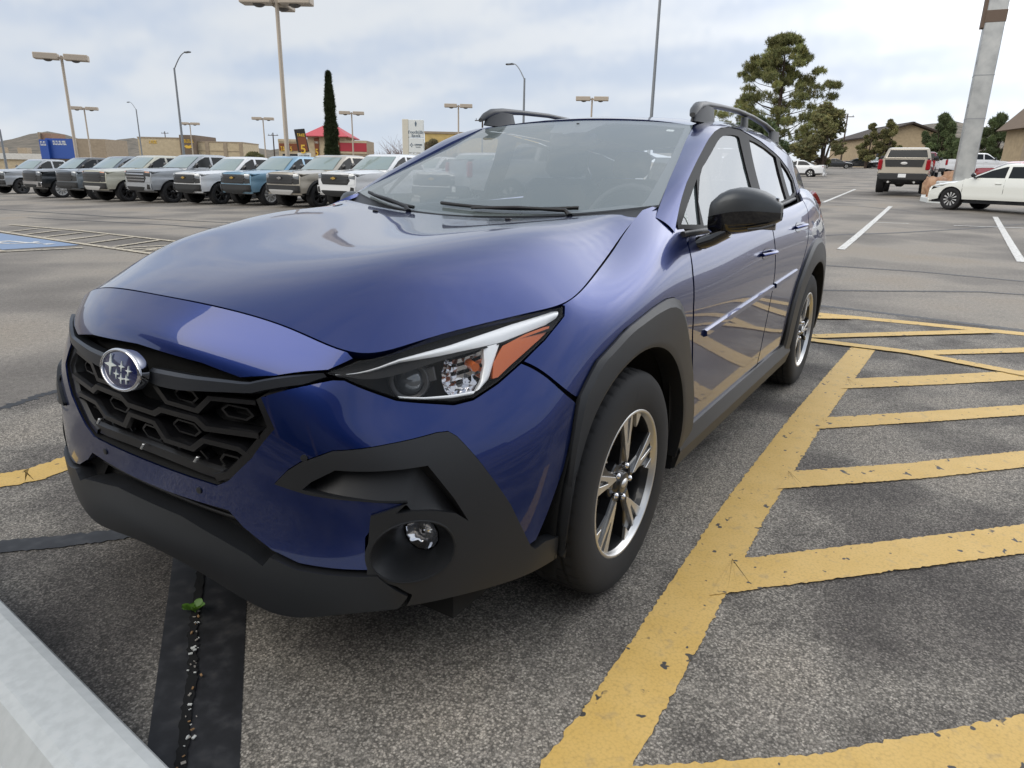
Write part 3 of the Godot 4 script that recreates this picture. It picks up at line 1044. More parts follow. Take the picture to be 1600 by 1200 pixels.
func build_headlights(car: Node3D, lamp: PackedVector2Array) -> void:
	var parts := []
	# housing
	var hs := MB.new()
	panel(hs, S, lamp, Vector2(.2, .2), 1.0, 0, -.075)
	skirt(hs, S, lamp, Vector2(.2, .2), 1.0, .075, -.004)
	parts.append(["housing", hs, M.void])
	var lens := MB.new()
	panel(lens, S, shrink(lamp, .02), Vector2(.12, .12), 1.0, .0, .003)
	parts.append(["lens", lens, M.lens])
	# bright strip along the top and down between the clear and the amber part
	parts.append(["light_strip", strip2(v2([2.80, 5.13, 3.67, 5.60, 4.4, 5.60, 5.4, 5.80, 6.45, 5.86, 6.62, 5.78]), v2([2.80, 5.08, 3.67, 5.48, 4.41, 5.28, 5.2, 5.14, 6.22, 5.30, 6.52, 5.46]), 24, -.012, .006, 3), M.white_strip])
	parts.append(["light_strip", strip2(v2([4.96, 5.16, 5.02, 4.6, 5.00, 4.15, 4.92, 3.97]), v2([5.24, 5.13, 5.18, 4.6, 5.12, 4.16, 5.0, 4.0]), 14, -.013, .005, 3), M.white_strip])
	parts.append(["light_strip", strip2(v2([3.80, 4.37, 4.2, 4.19, 4.59, 4.06, 4.92, 3.99]), v2([3.83, 4.31, 4.2, 4.14, 4.57, 4.00, 4.9, 3.93]), 12, -.014, .003, 2), M.white_strip])
	var mb := MB.new()
	panel(mb, S, smooth(v2([5.30, 4.99, 6.20, 5.22, 6.30, 5.10, 6.06, 4.78, 5.45, 4.28, 5.18, 4.13]), true, 2), Vector2(.12, .12), 1.0, .02, -.010)
	parts.append(["amber_reflector", mb, M.amber])
	# faceted reflector bowl
	mb = MB.new()
	var fa := resample2(v2([4.42, 5.20, 4.40, 4.7, 4.46, 4.3, 4.56, 4.08]), 9)
	var fb := resample2(v2([4.97, 5.10, 5.03, 4.65, 5.01, 4.25, 4.90, 4.0]), 9)
	for i in 8:
		for j in 6:
			var q := []
			for k in [[0, 0], [0, 1], [1, 1], [1, 0]]:
				var f := float(j + k[1]) / 6
				var bowl := -.022 - .042 * sin(f * PI) - .006 * float((i + k[0]) % 2)
				q.append(off_s(fa[i + k[0]].lerp(fb[i + k[0]], f), bowl))
			mb.quad(q[0], q[1], q[2], q[3])
	parts.append(["reflector", mb, M.chrome])
	mb = MB.new()
	var amb := off_s(Vector2(4.88, 4.6), -.03)
	mb.tube([amb + Vector3(-.02, .008, -.01), amb + Vector3(.012, .006, .006)], .011, 8)
	parts.append(["amber_bulb", mb, M.amber])
	# projector
	var pc := off_s(Vector2(4.0, 4.80), -.055)
	var pn := (normal_of(S, Vector2(3.4, 4.6), 1.0) * Vector3(.5, .2, 1)).normalized()
	var pu := (Vector3.UP - pn * pn.y).normalized()
	var pt := Transform3D(Basis(pu.cross(pn), pu, pn), pc)
	mb = MB.new()
	mb.lathe([Vector2(-.02, .046), Vector2(.012, .046), Vector2(.016, .042), Vector2(.010, .034)], 28, pt * Transform3D(Basis(Vector3.UP, -PI / 2)))
	parts.append(["projector_ring", mb, M.bucket_grey])
	mb = MB.new()
	mb.lathe([Vector2(.004, .034), Vector2(.014, .030), Vector2(.022, .021), Vector2(.027, .010), Vector2(.028, .001)], 24, pt * Transform3D(Basis(Vector3.UP, -PI / 2)))
	parts.append(["projector_lens", mb, M.glass_ball])
	mb = MB.new()
	mb.prism(v2([.030, -.005, .062, .004, .056, .034, .028, .026]), pt.translated_local(Vector3(0, 0, .006)), .006, .002)
	parts.append(["projector_trim", mb, M.bucket_grey])
	for s in [1, -1]:
		var root: MeshInstance3D
		for p in parts:
			var m: MB = p[1] if s > 0 else p[1].mirrored()
			if root == null:
				root = put(car, "headlight", m, p[2])
			else:
				put(root, p[0], m, p[2])

func build_glasshouse(car: Node3D) -> void:
	# windscreen with a black border
	var out := PackedVector2Array()
	for i in 21:
		out.append(Vector2(-1 + i * .1, 0.0))
	for i in 11:
		out.append(Vector2(1, i * .1))
	for i in 21:
		out.append(Vector2(1 - i * .1, 1.0))
	for i in 10:
		out.append(Vector2(-1, 1 - i * .1))
	out = shrink(out, .004)
	var mb := MB.new()
	panel(mb, Wd, out, Vector2(.08, .06), 1.0, 0)
	var ws := put(car, "windscreen", mb, M.windscreen)
	mb = MB.new()
	var inner := smooth(v2([-.93, .10, -.85, .055, -.4, .03, .4, .03, .85, .055, .93, .10, .94, .88, .88, .955, .5, .965, .24, .965, .17, .85, .05, .845, 0, .82, -.05, .845, -.17, .85, -.24, .965, -.5, .965, -.88, .955, -.94, .88]), true, 2)
	panel(mb, Wd, out, Vector2(.08, .06), 1.0, .004, -.006, [inner])
	put(ws, "black_border", mb, M.frit)
	mb = MB.new()
	panel(mb, Wd, v2([.80, .905, .86, .905, .86, .93, .80, .93]), Vector2(.05, .05), 1.0, .001, -.008)
	put(ws, "sticker", mb, M.sticker)
	# cowl
	mb = MB.new()
	var c0 := PackedVector3Array()
	var c1 := PackedVector3Array()
	var c2 := PackedVector3Array()
	for i in 41:
		var u := -1.0 + i * .05
		var w := Wd(Vector2(u, .02))
		var hz := -.27 - .06 * u * u
		c0.append(Vector3(w.x, H(Vector2(clampf(w.x, -.66, .66), hz)).y - .03, hz)); c1.append(w.lerp(c0[-1], .3) - Vector3(0, .012, 0)); c2.append(w + Vector3(0, -.004, -.004))
	mb.grid([c0, c1, c2], false, true)
	put(car, "cowl", mb, M.trim)
	mb = MB.new()   # black corner pieces between bonnet, wing and windscreen
	mb.grid([PackedVector3Array([Vector3(.672, 1.078, -.36), Vector3(.690, 1.105, -.44), Vector3(.706, 1.134, -.525)]), PackedVector3Array([Vector3(.640, 1.058, -.375), Vector3(.640, 1.080, -.43), Vector3(.66, 1.10, -.50)]), PackedVector3Array([Vector3(.58, 1.04, -.385), Vector3(.58, 1.05, -.41), Vector3(.60, 1.07, -.45)])])
	two(car, "cowl_corner", mb, M.satin_black)
	# pillars and cant rail: from the windscreen edge to the window frame
	var inn := resample3([Vector3(.722, 1.098, -.45), Vector3(.708, 1.125, -.505), Vector3(.665, 1.213, -.695), Vector3(.63, 1.289, -.87), Vector3(.588, 1.37, -1.06), Vector3(.549, 1.443, -1.262), Vector3(.536, 1.468, -1.45), Vector3(.532, 1.484, -1.7), Vector3(.53, 1.488, -2.0), Vector3(.525, 1.477, -2.4), Vector3(.515, 1.452, -2.8), Vector3(.49, 1.413, -3.15), Vector3(.46, 1.36, -3.42)], 60)
	var oc := []
	for p in v2([-.455, 1.052, -.50, 1.083, -.60, 1.146, -.707, 1.206, -.867, 1.279, -1.074, 1.370, -1.182, 1.407, -1.283, 1.429, -1.422, 1.441, -1.6, 1.441, -1.99, 1.424, -2.4, 1.398, -2.8, 1.362, -3.12, 1.307, -3.39, 1.23]):
		oc.append(Gl(p) + Vector3(.006, 0, 0))
	var outr := resample3(oc, 60)
	var rows := []
	for k in 9:
		rows.append(PackedVector3Array())
	for i in 60:
		var a := inn[i]
		var b := outr[i]
		var m := (a + b) / 2 + Vector3(.012, .007, 0.0)
		rows[0].append(a - Vector3(0, .015, 0))
		for k in 7:
			var t := k / 6.0
			rows[k + 1].append(a.lerp(m, t).lerp(m.lerp(b, t), t))
		rows[8].append(b - Vector3(.02, 0, 0))
	mb = MB.new()
	mb.grid([rows[0], rows[1]]); mb.grid(rows.slice(1, 8)); mb.grid([rows[7], rows[8]])
	two(car, "roof_pillar", mb, M.paint)
	# rear quarter above the belt
	mb = MB.new()
	panel(mb, Gl, v2([-1.62, 1.438, -1.99, 1.422, -2.4, 1.396, -2.8, 1.360, -3.12, 1.305, -3.38, 1.23, -3.38, 1.10, -2.65, 1.115, -2.755, 1.148, -2.762, 1.228, -2.652, 1.286, -2.44, 1.337, -2.15, 1.381, -1.99, 1.405, -1.76, 1.426]), Vector2(.06, .06), -1.0, .014, .004)
	two(car, "rear_pillar", mb, M.paint)
	# roof
	mb = MB.new()
	panel(mb, R, v2([-.546, -1.267, -.3, -1.293, 0, -1.305, .3, -1.293, .546, -1.267, .531, -1.45, .527, -1.7, .525, -2.0, .52, -2.4, .51, -2.8, .485, -3.15, .455, -3.42, -.455, -3.42, -.485, -3.15, -.51, -2.8, -.52, -2.4, -.525, -2.0, -.527, -1.7, -.531, -1.45]), Vector2(.06, .08), -1.0, .015)
	put(car, "roof", mb, M.paint)
	mb = MB.new()
	panel(mb, R, v2([-.52, -1.34, .52, -1.34, .50, -3.2, -.50, -3.2]), Vector2(.1, .2), -1.0, 0, -.035)
	put(car, "headliner", mb, M.liner)
	# side windows: black frame, glass
	var frame_out := v2([-.505, 1.060, -.525, 1.096, -.707, 1.203, -.867, 1.276, -1.074, 1.367, -1.182, 1.404, -1.283, 1.425, -1.422, 1.437, -1.596, 1.437, -1.76, 1.422, -1.99, 1.401, -2.15, 1.377, -2.436, 1.333, -2.645, 1.281, -2.748, 1.225, -2.74, 1.150, -2.627, 1.128, -2.2, 1.108, -1.7, 1.085, -1.2, 1.065, -.75, 1.045])
	var tri_g := v2([-.545, 1.073, -.842, 1.221, -.722, 1.064])
	var fg := smooth(v2([-.885, 1.230, -1.0, 1.284, -1.114, 1.328, -1.22, 1.371, -1.305, 1.395, -1.405, 1.406, -1.55, 1.407, -1.572, 1.38, -1.578, 1.29, -1.573, 1.162, -1.56, 1.083, -1.2, 1.074, -.752, 1.060]), true, 2)
	var rg := v2([-1.742, 1.401, -1.873, 1.394, -2.086, 1.372, -2.30, 1.338, -2.30, 1.225, -2.285, 1.122, -2.04, 1.110, -1.72, 1.098, -1.735, 1.25])
	var qg := v2([-2.42, 1.326, -2.62, 1.264, -2.71, 1.211, -2.66, 1.152, -2.57, 1.140, -2.42, 1.132])
	mb = MB.new()
	panel(mb, Gl, frame_out, Vector2(.05, .05), -1.0, .012, .002, [tri_g, fg, rg, qg])
	var frames := two(car, "window_frame", mb, M.satin_black)
	for k in [[tri_g, M.window], [fg, M.window], [rg, M.window_dark], [qg, M.window_dark]]:
		mb = MB.new()
		panel(mb, Gl, shrink(k[0], -.004), Vector2(.08, .08), -1.0, 0, -.005)
		put(frames[0], "window_glass", mb, k[1]); put(frames[1], "window_glass", mb.mirrored(), k[1])
	# star shaped sticker in the small window
	mb = MB.new()
	var st := v2([0, .030, .006, .008, .016, 0, .006, -.007, 0, -.034, -.006, -.007, -.016, 0, -.006, .008])
	for i in st.size():
		st[i] = Vector2(-.625 + st[i].x, 1.098 + st[i].y)
	panel(mb, Gl, st, Vector2(.03, .03), -1.0, .001, -.003)
	panel(mb, Gl, v2([-.628, 1.125, -.618, 1.125, -.618, 1.137, -.628, 1.137]), Vector2(.03, .03), -1.0, .001, -.003)
	put(frames[0], "window_sticker", mb, M.sticker)
	mb = MB.new()   # bright-edged sill under the windows
	var bl := []
	for z in [-.50, -.75, -1.2, -1.7, -2.2, -2.5]:
		bl.append(Gl(Vector2(z, 1.045 + maxf(0, -.75 - z) * .042)) + Vector3(.012, 0, 0))
	mb.tube(bl, .010, 8)
	two(car, "belt_moulding", mb, M.trim)
	# tail window and spoiler
	mb = MB.new()
	mb.quad(Vector3(-.46, 1.36, -3.42), Vector3(.46, 1.36, -3.42), Vector3(.56, 1.15, -3.44), Vector3(-.56, 1.15, -3.44))
	put(car, "rear_window", mb, M.window_dark)
	mb = MB.new()
	mb.prism(v2([-.47, -3.38, .47, -3.38, .43, -3.60, -.43, -3.60]), Transform3D(Basis(Vector3.RIGHT, Vector3(0, .08, 1).normalized(), Vector3.UP), Vector3(0, 1.66, 0)), .03, .008)
	put(car, "spoiler", mb, M.paint)
	# roof rails
	var rows2 := []
	var top := [[.545, 1.478, -1.235, .6], [.541, 1.500, -1.27, 1.0], [.537, 1.520, -1.32, 1.1], [.536, 1.532, -1.42, 1.0], [.537, 1.540, -1.6, .8], [.538, 1.546, -1.9, .75], [.536, 1.538, -2.2, .75], [.532, 1.520, -2.5, .8], [.525, 1.495, -2.72, 1.0], [.52, 1.465, -2.85, .8]]
	for k in top:
		var row := PackedVector3Array()
		for i in 12:
			var a := TAU * i / 12
			row.append(Vector3(k[0] + .022 * cos(a) * k[3], k[1] + .016 * sin(a) * k[3], k[2]))
		rows2.append(row)
	mb = MB.new()
	mb.grid(rows2, true); mb.cap(rows2[0]); mb.cap(rows2[-1], true)
	for k in [[-1.25, -1.56, .024], [-2.02, -2.12, .016], [-2.62, -2.86, .022]]:   # feet
		var rr := []
		for t in [0.0, .5, 1.0]:
			var row := PackedVector3Array()
			for i in 12:
				var a := TAU * i / 12
				var zc: float = (k[0] + k[1]) / 2
				row.append(Vector3(.537 + k[2] * cos(a), lerpf(1.455 - maxf(0, -2.2 - zc) * .04, 1.525 - maxf(0, -2.2 - zc) * .06, t), zc + (k[0] - k[1]) * .5 * (1 - .25 * t) * sin(a)))
			rr.append(row)
		mb.grid(rr, true)
	two(car, "roof_rail", mb, M.rail)
	# cabin
	mb = MB.new()
	mb.box(Vector3(0, .98, -.72), Vector3(1.32, .12, .42), Transform3D(), .04)
	mb.box(Vector3(0, .80, -.80), Vector3(1.32, .36, .2))
	mb.box(Vector3(.37, 1.045, -.80), Vector3(.32, .07, .16), Transform3D(), .03)
	put(car, "dashboard", mb, M.dash)
	mb = MB.new()
	var wt := Transform3D(Basis(Vector3.RIGHT, deg_to_rad(-24)), Vector3(.37, 1.02, -1.0))
	var wheel_ring := []
	for i in 33:
		var a := TAU * i / 32
		wheel_ring.append(wt * Vector3(.18 * cos(a), .18 * sin(a), 0))
	mb.tube(wheel_ring, .014, 8)
	for a in [0.0, PI, -PI / 2]:
		mb.tube([wt * Vector3.ZERO, wt * Vector3(.18 * cos(a), .18 * sin(a), 0)], .016, 6, .5)
	mb.box(Vector3.ZERO, Vector3(.13, .11, .05), wt, .02)
	put(car, "steering_wheel", mb, M.dash)
	for s in [[.37, -1.38], [-.37, -1.38], [.37, -2.3], [-.37, -2.3]]:
		mb = MB.new()
		mb.box(Vector3(s[0], .56, s[1] + .02), Vector3(.5, .16, .5), Transform3D(), .05)
		mb.box(Vector3(0, .32, 0), Vector3(.48, .62, .13), Transform3D(Basis(Vector3.RIGHT, deg_to_rad(-18)), Vector3(s[0], .60, s[1] - .24)), .05)
		mb.box(Vector3(0, .73, 0), Vector3(.26, .17, .09), Transform3D(Basis(Vector3.RIGHT, deg_to_rad(-18)), Vector3(s[0], .60, s[1] - .24)), .035)
		put(car, "seat", mb, M.seat)
	mb = MB.new()
	mb.box(Vector3(0, 1.375, -1.20), Vector3(.24, .065, .03), Transform3D(), .012)
	mb.tube([Vector3(0, 1.40, -1.2), Vector3(0, 1.45, -1.25)], .01, 6)
	put(car, "cabin_mirror", mb, M.dash)

func build_details(car: Node3D, doors: Array, rdoors: Array) -> void:
	# mirrors
	var rows := []
	for k in 9:   # from the inner end outwards; each ring in the z-y plane, closed round
		var t := k / 8.0
		var x := lerpf(.835, 1.050, t)
		var row := PackedVector3Array()
		var hh: float = [.052, .070, .077, .078, .076, .071, .063, .050, .026][k]
		var dd: float = [.050, .064, .070, .072, .071, .068, .062, .050, .026][k]
		var cy := 1.100 + .014 * sin(t * PI) + .018 * t
		var cz := -.70 - .09 * t * t
		for i in 20:
			var a := TAU * i / 20
			var ca := cos(a); var sa := sin(a)
			row.append(Vector3(x, cy + hh * signf(sa) * pow(absf(sa), .62), cz + dd * (signf(ca) * pow(absf(ca), .75) if ca > 0 else ca * .45)))
		rows.append(row)
	var mb := MB.new()
	mb.grid(rows, true)
	mb.cap(rows[0]); mb.cap(rows[-1], true)
	var mir := two(car, "door_mirror", mb, M.mirror_cap)
	mir[1].position.y = -.07   # the far one is folded a little lower
	mb = MB.new()
	var low := []
	for k in rows.size():   # lower half in black, just outside the cap
		var row := PackedVector3Array()
		for i in 11:
			var p: Vector3 = rows[k][(19 + i * -1 + 1) % 20] if false else rows[k][(20 - i) % 20]
			row.append(p + Vector3(.002 if k == 8 else 0.0, -.002, .0025))
		low.append(row)
	mb.grid(low)
	put(mir[0], "mirror_shell", mb, M.gloss_black); put(mir[1], "mirror_shell", mb.mirrored(), M.gloss_black)
	mb = MB.new()
	var foot := []
	for k in [[.79, 1.005, -.625, .045, .022], [.83, 1.01, -.640, .044, .022], [.86, 1.025, -.660, .042, .022], [.90, 1.05, -.690, .04, .02]]:
		var row := PackedVector3Array()
		for i in 12:
			var a := TAU * i / 12
			row.append(Vector3(k[0] - .01 * sin(a), k[1] + k[4] * sin(a), k[2] + k[3] * cos(a)))
		foot.append(row)
	mb.grid(foot, true); mb.cap(foot[0]); mb.cap(foot[-1], true)
	put(mir[0], "mirror_foot", mb, M.gloss_black); put(mir[1], "mirror_foot", mb.mirrored(), M.gloss_black)
	mb = MB.new()
	mb.box(Vector3(.945, 1.112, -.765), Vector3(.19, .11, .006), Transform3D(), .002)
	put(mir[0], "mirror_glass", mb, M.chrome); put(mir[1], "mirror_glass", mb.mirrored(), M.chrome)
	mb = MB.new()
	mb.tube([Vector3(.97, 1.062, -.668), Vector3(1.01, 1.066, -.690), Vector3(1.038, 1.076, -.725)], .005, 6)
	put(mir[0], "indicator", mb, M.bucket_grey); put(mir[1], "indicator", mb.mirrored(), M.bucket_grey)
	# door handles
	for k in [[doors, 1.468, .905], [rdoors, 2.16, .985]]:
		mb = MB.new()
		var c := zy(-k[1], k[2])
		var line := []
		for i in 7:
			var t := i / 6.0
			line.append(off_s(zy(-k[1] + .09 - .18 * t, k[2] + .006 * t), .006 + .034 * sin(clampf(t, .0, 1.0) * PI)))
		mb.tube(line, .013, 8, .6)
		put(k[0][0], "door_handle", mb, M.paint); put(k[0][1], "door_handle", mb.mirrored(), M.paint)
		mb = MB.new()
		var shade_oval := PackedVector2Array()
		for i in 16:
			shade_oval.append(c + Vector2(.16 * cos(TAU * i / 16), .13 * sin(TAU * i / 16)))
		panel(mb, S, shade_oval, Vector2(.1, .1), 1.0, 0, .0015)  # flat oval on the door skin; the hollow's shade is only its darker colour
		put(k[0][0], "handle_shade", mb, M.paint_shaded); put(k[0][1], "handle_shade", mb.mirrored(), M.paint_shaded)
	# body-colour mouldings
	for k in [[doors, -.625, -1.640, .693, .733], [rdoors, -1.685, -2.145, .735, .757]]:
		var r := [PackedVector3Array(), PackedVector3Array(), PackedVector3Array(), PackedVector3Array()]
		for i in 20:
			var t := i / 19.0
			var z: float = lerpf(k[1], k[2], t)
			var y: float = lerpf(k[3], k[4], t)
			r[0].append(off_s(zy(z, y + .014), -.001)); r[1].append(off_s(zy(z, y + .010), .010)); r[2].append(off_s(zy(z, y - .008), .012)); r[3].append(off_s(zy(z, y - .014), -.001))
		mb = MB.new()
		for i in 3:
			mb.grid([r[i], r[i + 1]])
		mb.quad(r[0][0], r[1][0], r[2][0], r[3][0])
		put(k[0][0], "side_moulding", mb, M.paint); put(k[0][1], "side_moulding", mb.mirrored(), M.paint)
	# bonnet washer jets and wipers
	for x in [.30, -.30]:
		mb = MB.new()
		mb.box(H(Vector2(x, -.2)) + Vector3(0, .002, 0), Vector3(.022, .008, .014), Transform3D(), .003)
		put(car, "washer_jet", mb, M.trim_dark)
	for k in [[[.60, .004], [.08, .040], [.30, .03], [-.05, .10]], [[-.36, .004], [-.74, .028], [-.58, .06], [-.92, .11]]]:
		mb = MB.new()
		var p := []
		for q in [k[0], k[1]]:
			p.append(Wd(Vector2(q[0], q[1])) + Vector3(0, .012, .016))
		mb.tube([p[0] + Vector3(.03, -.015, .02), p[0], p[0].lerp(p[1], .5) + Vector3(0, .006, .012), p[1]], .012, 6, .7, .007)
		var wa := put(car, "wiper", mb, M.trim_dark)
		mb = MB.new()
		var bl := []
		for i in 9:
			var t := i / 8.0
			bl.append(Wd(Vector2(lerpf(k[0][0] + .05, maxf(k[1][0] - .24, -.84), t), lerpf(.022, .066, t) * (1.0 if k[0][0] > 0 else .45))) + Vector3(0, .010, .010))
		mb.tube(bl, .007, 6)
		put(wa, "wiper_blade", mb, M.trim_dark)
	# tail lamps
	mb = MB.new()
	panel(mb, S, v2([16.75, 4.95, 17.2, 5.05, 18.3, 5.0, 18.3, 4.45, 17.4, 4.4, 16.95, 4.6]), Vector2(.15, .15), 1.0, .02, .022)
	two(car, "tail_lamp", mb, M.tail_red)
	# parking sensors in the bumper and the number plate holder's screws
	for c in [Vector2(2.62, 2.62 + .45), Vector2(1.0, 2.08)]:
		mb = MB.new()
		var o := off_s(c, .0)
		var m := normal_of(S, c, 1.0)
		mb.tube([o - m * .004, o + m * .003], .008, 10)
		two(car, "bumper_plug", mb, M.trim)

func wheel_of_suv() -> Node3D:
	var wh := Node3D.new()
	var r := .345
	# tyre: axis along x, outer face towards +x
	var prof := [Vector2(.098, .222), Vector2(.106, .232), Vector2(.109, .255), Vector2(.112, .275), Vector2(.110, .300), Vector2(.106, .318), Vector2(.098, .331), Vector2(.088, .339), Vector2(.066, .344), Vector2(.0605, .344), Vector2(.060, .337), Vector2(.054, .337), Vector2(.0535, .345), Vector2(.026, .345), Vector2(.0255, .337), Vector2(.019, .337), Vector2(.0185, .345), Vector2(-.0185, .345), Vector2(-.019, .337), Vector2(-.0255, .337), Vector2(-.026, .345), Vector2(-.0535, .345), Vector2(-.054, .337), Vector2(-.060, .337), Vector2(-.066, .344), Vector2(-.098, .331), Vector2(-.112, .275), Vector2(-.10, .222)]
	var mb := MB.new()
	mb.lathe(prof, 240, Transform3D(), func(i, k, q):
		if i == 8 and k % 5 == 0:
			return Vector2(q.x - .001, q.y - .006)
		if i in [12, 13, 16, 17] and k % 5 == 2:
			return Vector2(q.x, q.y - .006)
		if i == 3 and k % 60 < 22:
			return Vector2(q.x + .0007, q.y)
		return q)
	put(wh, "tyre", mb, M.rubber)
	# rim: barrel and lip
	mb = MB.new()
	mb.lathe([Vector2(-.10, .215), Vector2(-.07, .20), Vector2(.03, .198), Vector2(.07, .209), Vector2(.088, .214)], 72)
	put(wh, "rim_barrel", mb, M.alloy_dark)
	mb = MB.new()
	mb.lathe([Vector2(.086, .2125), Vector2(.094, .216), Vector2(.1025, .2185), Vector2(.105, .222), Vector2(.104, .2275), Vector2(.099, .232), Vector2(.092, .232)], 96)
	var lip := put(wh, "rim_lip", mb, M.alloy)
	mb = MB.new()
	mb.lathe([Vector2(-.04, .05), Vector2(.0, .05), Vector2(.0, .140), Vector2(-.02, .140), Vector2(-.02, .05)], 48)
	put(wh, "brake_disc", mb, M.disc)
	mb = MB.new()
	mb.box(Vector3(-.01, .02, -.125), Vector3(.07, .16, .06), Transform3D(), .015)
	put(wh, "brake_caliper", mb, M.disc)
	var face := func(a: float, rad: float) -> Vector2:   # wheel face plane: x' = -z (forward right when seen from outside), y' = y
		return Vector2(rad * sin(a), rad * cos(a))
	var t_out := Transform3D(Basis(Vector3(0, 0, -1), Vector3(0, 1, 0), Vector3(1, 0, 0)), Vector3.ZERO)
	for k in 5:
		var a0 := TAU * k / 5 + .10
		var P := func(deg: float, rad: float) -> Vector2:
			return face.call(a0 + deg_to_rad(deg), rad)
		# dark body of the spoke
		mb = MB.new()
		mb.prism(PackedVector2Array([P.call(-16, .212), P.call(-4, .215), P.call(8, .215), P.call(20, .212), P.call(15, .17), P.call(12, .12), P.call(22, .065), P.call(-24, .065), P.call(-12, .12), P.call(-14, .17)]), t_out.translated_local(Vector3(0, 0, .045)), .036, .004)
		put(wh, "spoke", mb, M.alloy_dark)
		# machined faces: a long blade with a slit, and a short foot
		for bl in [[P.call(-16.5, .2155), P.call(-7.5, .2165), P.call(-6.4, .165), P.call(-4.4, .125), P.call(-2, .128), P.call(-1.2, .165), P.call(-1.0, .2168), P.call(2.4, .2168), P.call(4.0, .15), P.call(9.0, .08), P.call(4, .064), P.call(-8, .10), P.call(-13, .15)], [P.call(10.5, .2168), P.call(21, .2155), P.call(16.5, .172)]]:
			mb = MB.new()
			var pv := PackedVector2Array(bl)
			mb.prism(pv, t_out.translated_local(Vector3(0, 0, .0805)), .0095, .0012)
			put(wh, "spoke_face", mb, M.alloy)
	mb = MB.new()
	mb.lathe([Vector2(.03, .072), Vector2(.066, .070), Vector2(.072, .064), Vector2(.072, .036), Vector2(.088, .033), Vector2(.090, .030), Vector2(.091, .001)], 40)
	put(wh, "hub", mb, M.alloy_dark)
	mb = MB.new()
	mb.join(oval(t_out.translated_local(Vector3(0, 0, .088)), .022, .013, .005))
	put(wh, "hub_badge", mb, M.alloy)
	for k in 5:
		var c: Vector2 = face.call(TAU * k / 5 + .42, .052)
		mb = MB.new()
		mb.lathe([Vector2(.06, .0105), Vector2(.083, .0105), Vector2(.090, .008), Vector2(.093, .001)], 12, Transform3D(Basis(), Vector3(0, c.y, -c.x)))
		put(wh, "wheel_nut", mb, M.chrome)
	return wh

# ---------------------------------------------------------------- the other vehicles (x to their left, z forward, origin on the ground under the front axle)
var shape_store := {}

func vehicle_materials() -> void:
	mat("veh_black", lin(.008, .008, .009), .35, 0, .6)
	mat("veh_trim", lin(.02, .021, .022), .55)
	mat("veh_glass", lin(.014, .017, .019), .12)
	M.veh_glass.metallic_specular = .35
	mat("veh_screen", lin(.24, .30, .29), .1, 0, .6)
	mat("veh_chrome", lin(.66, .66, .68), .14, 1.0)
	mat("veh_lamp", lin(.16, .17, .18), .12, .3, 1.0)
	mat("veh_lamp_bright", lin(.62, .64, .66), .15, .3, 1.0)
	mat("veh_amber", lin(.6, .2, .06), .2, 0, 1.0)
	mat("veh_red", lin(.30, .010, .016), .15, 0, .6)
	mat("veh_tyre", lin(.012, .012, .013), .85)
	mat("veh_steel", lin(.60, .60, .59), .42, .5)
	mat("gold", lin(.72, .48, .14), .25, .9)
	mat("plate", lin(.75, .77, .78), .4)
	for c in [["white", .74, .75, .76], ["silver", .36, .38, .40], ["slate", .17, .20, .23], ["black", .010, .012, .014], ["cream", .50, .49, .40], ["pale_blue", .21, .37, .50], ["sand", .47, .43, .36], ["tan", .50, .45, .37], ["maroon", .14, .015, .03], ["red", .30, .02, .03], ["ivory", .76, .77, .72], ["navy", .03, .08, .26], ["charcoal", .03, .032, .035]]:
		mat("body_" + c[0], lin(c[1], c[2], c[3]), .3, .25 if c[0] in ["silver", "slate", "pale_blue", "tan", "sand"] else 0.0, 1.0)

const BIG := {"name": "big", "wb": 3.75, "fo": .93, "ro": 1.22, "W": 1.01, "r": .42, "ra": .50, "sill": .50, "hf": 1.26, "hc": 1.36, "belt": 1.38, "roof": 1.93, "wsb": -.68, "wst": -1.42, "crt": -2.78, "crb": -2.98, "bed": 1.40, "bpil": -1.95, "g0": .80, "g1": 1.20, "gw": .62, "pick": true}
const LIFT := {"name": "lift", "wb": 3.68, "fo": .93, "ro": 1.22, "W": 1.02, "r": .46, "ra": .54, "sill": .66, "hf": 1.34, "hc": 1.44, "belt": 1.46, "roof": 1.99, "wsb": -.68, "wst": -1.42, "crt": -2.78, "crb": -2.98, "bed": 1.46, "bpil": -1.95, "g0": .92, "g1": 1.28, "gw": .62, "pick": true}
const MID := {"name": "mid", "wb": 3.34, "fo": .90, "ro": 1.15, "W": .96, "r": .40, "ra": .48, "sill": .46, "hf": 1.17, "hc": 1.26, "belt": 1.27, "roof": 1.81, "wsb": -.62, "wst": -1.30, "crt": -2.50, "crb": -2.68, "bed": 1.27, "bpil": -1.75, "g0": .78, "g1": 1.10, "gw": .60, "pick": true}
const SEDAN := {"name": "sedan", "wb": 2.74, "fo": .93, "ro": 1.05, "W": .91, "r": .335, "ra": .385, "sill": .24, "hf": .74, "hc": .96, "belt": .97, "roof": 1.44, "wsb": -.28, "wst": -1.22, "crt": -2.20, "crb": -3.02, "bed": 1.04, "bpil": -1.60, "g0": .40, "g1": .66, "gw": .5, "pick": false}
const WAGON := {"name": "wagon", "wb": 2.70, "fo": .90, "ro": .95, "W": .92, "r": .35, "ra": .41, "sill": .28, "hf": .88, "hc": 1.06, "belt": 1.08, "roof": 1.66, "wsb": -.35, "wst": -1.10, "crt": -3.05, "crb": -3.50, "bed": 1.08, "bpil": -1.55, "g0": .5, "g1": .82, "gw": .5, "pick": false}

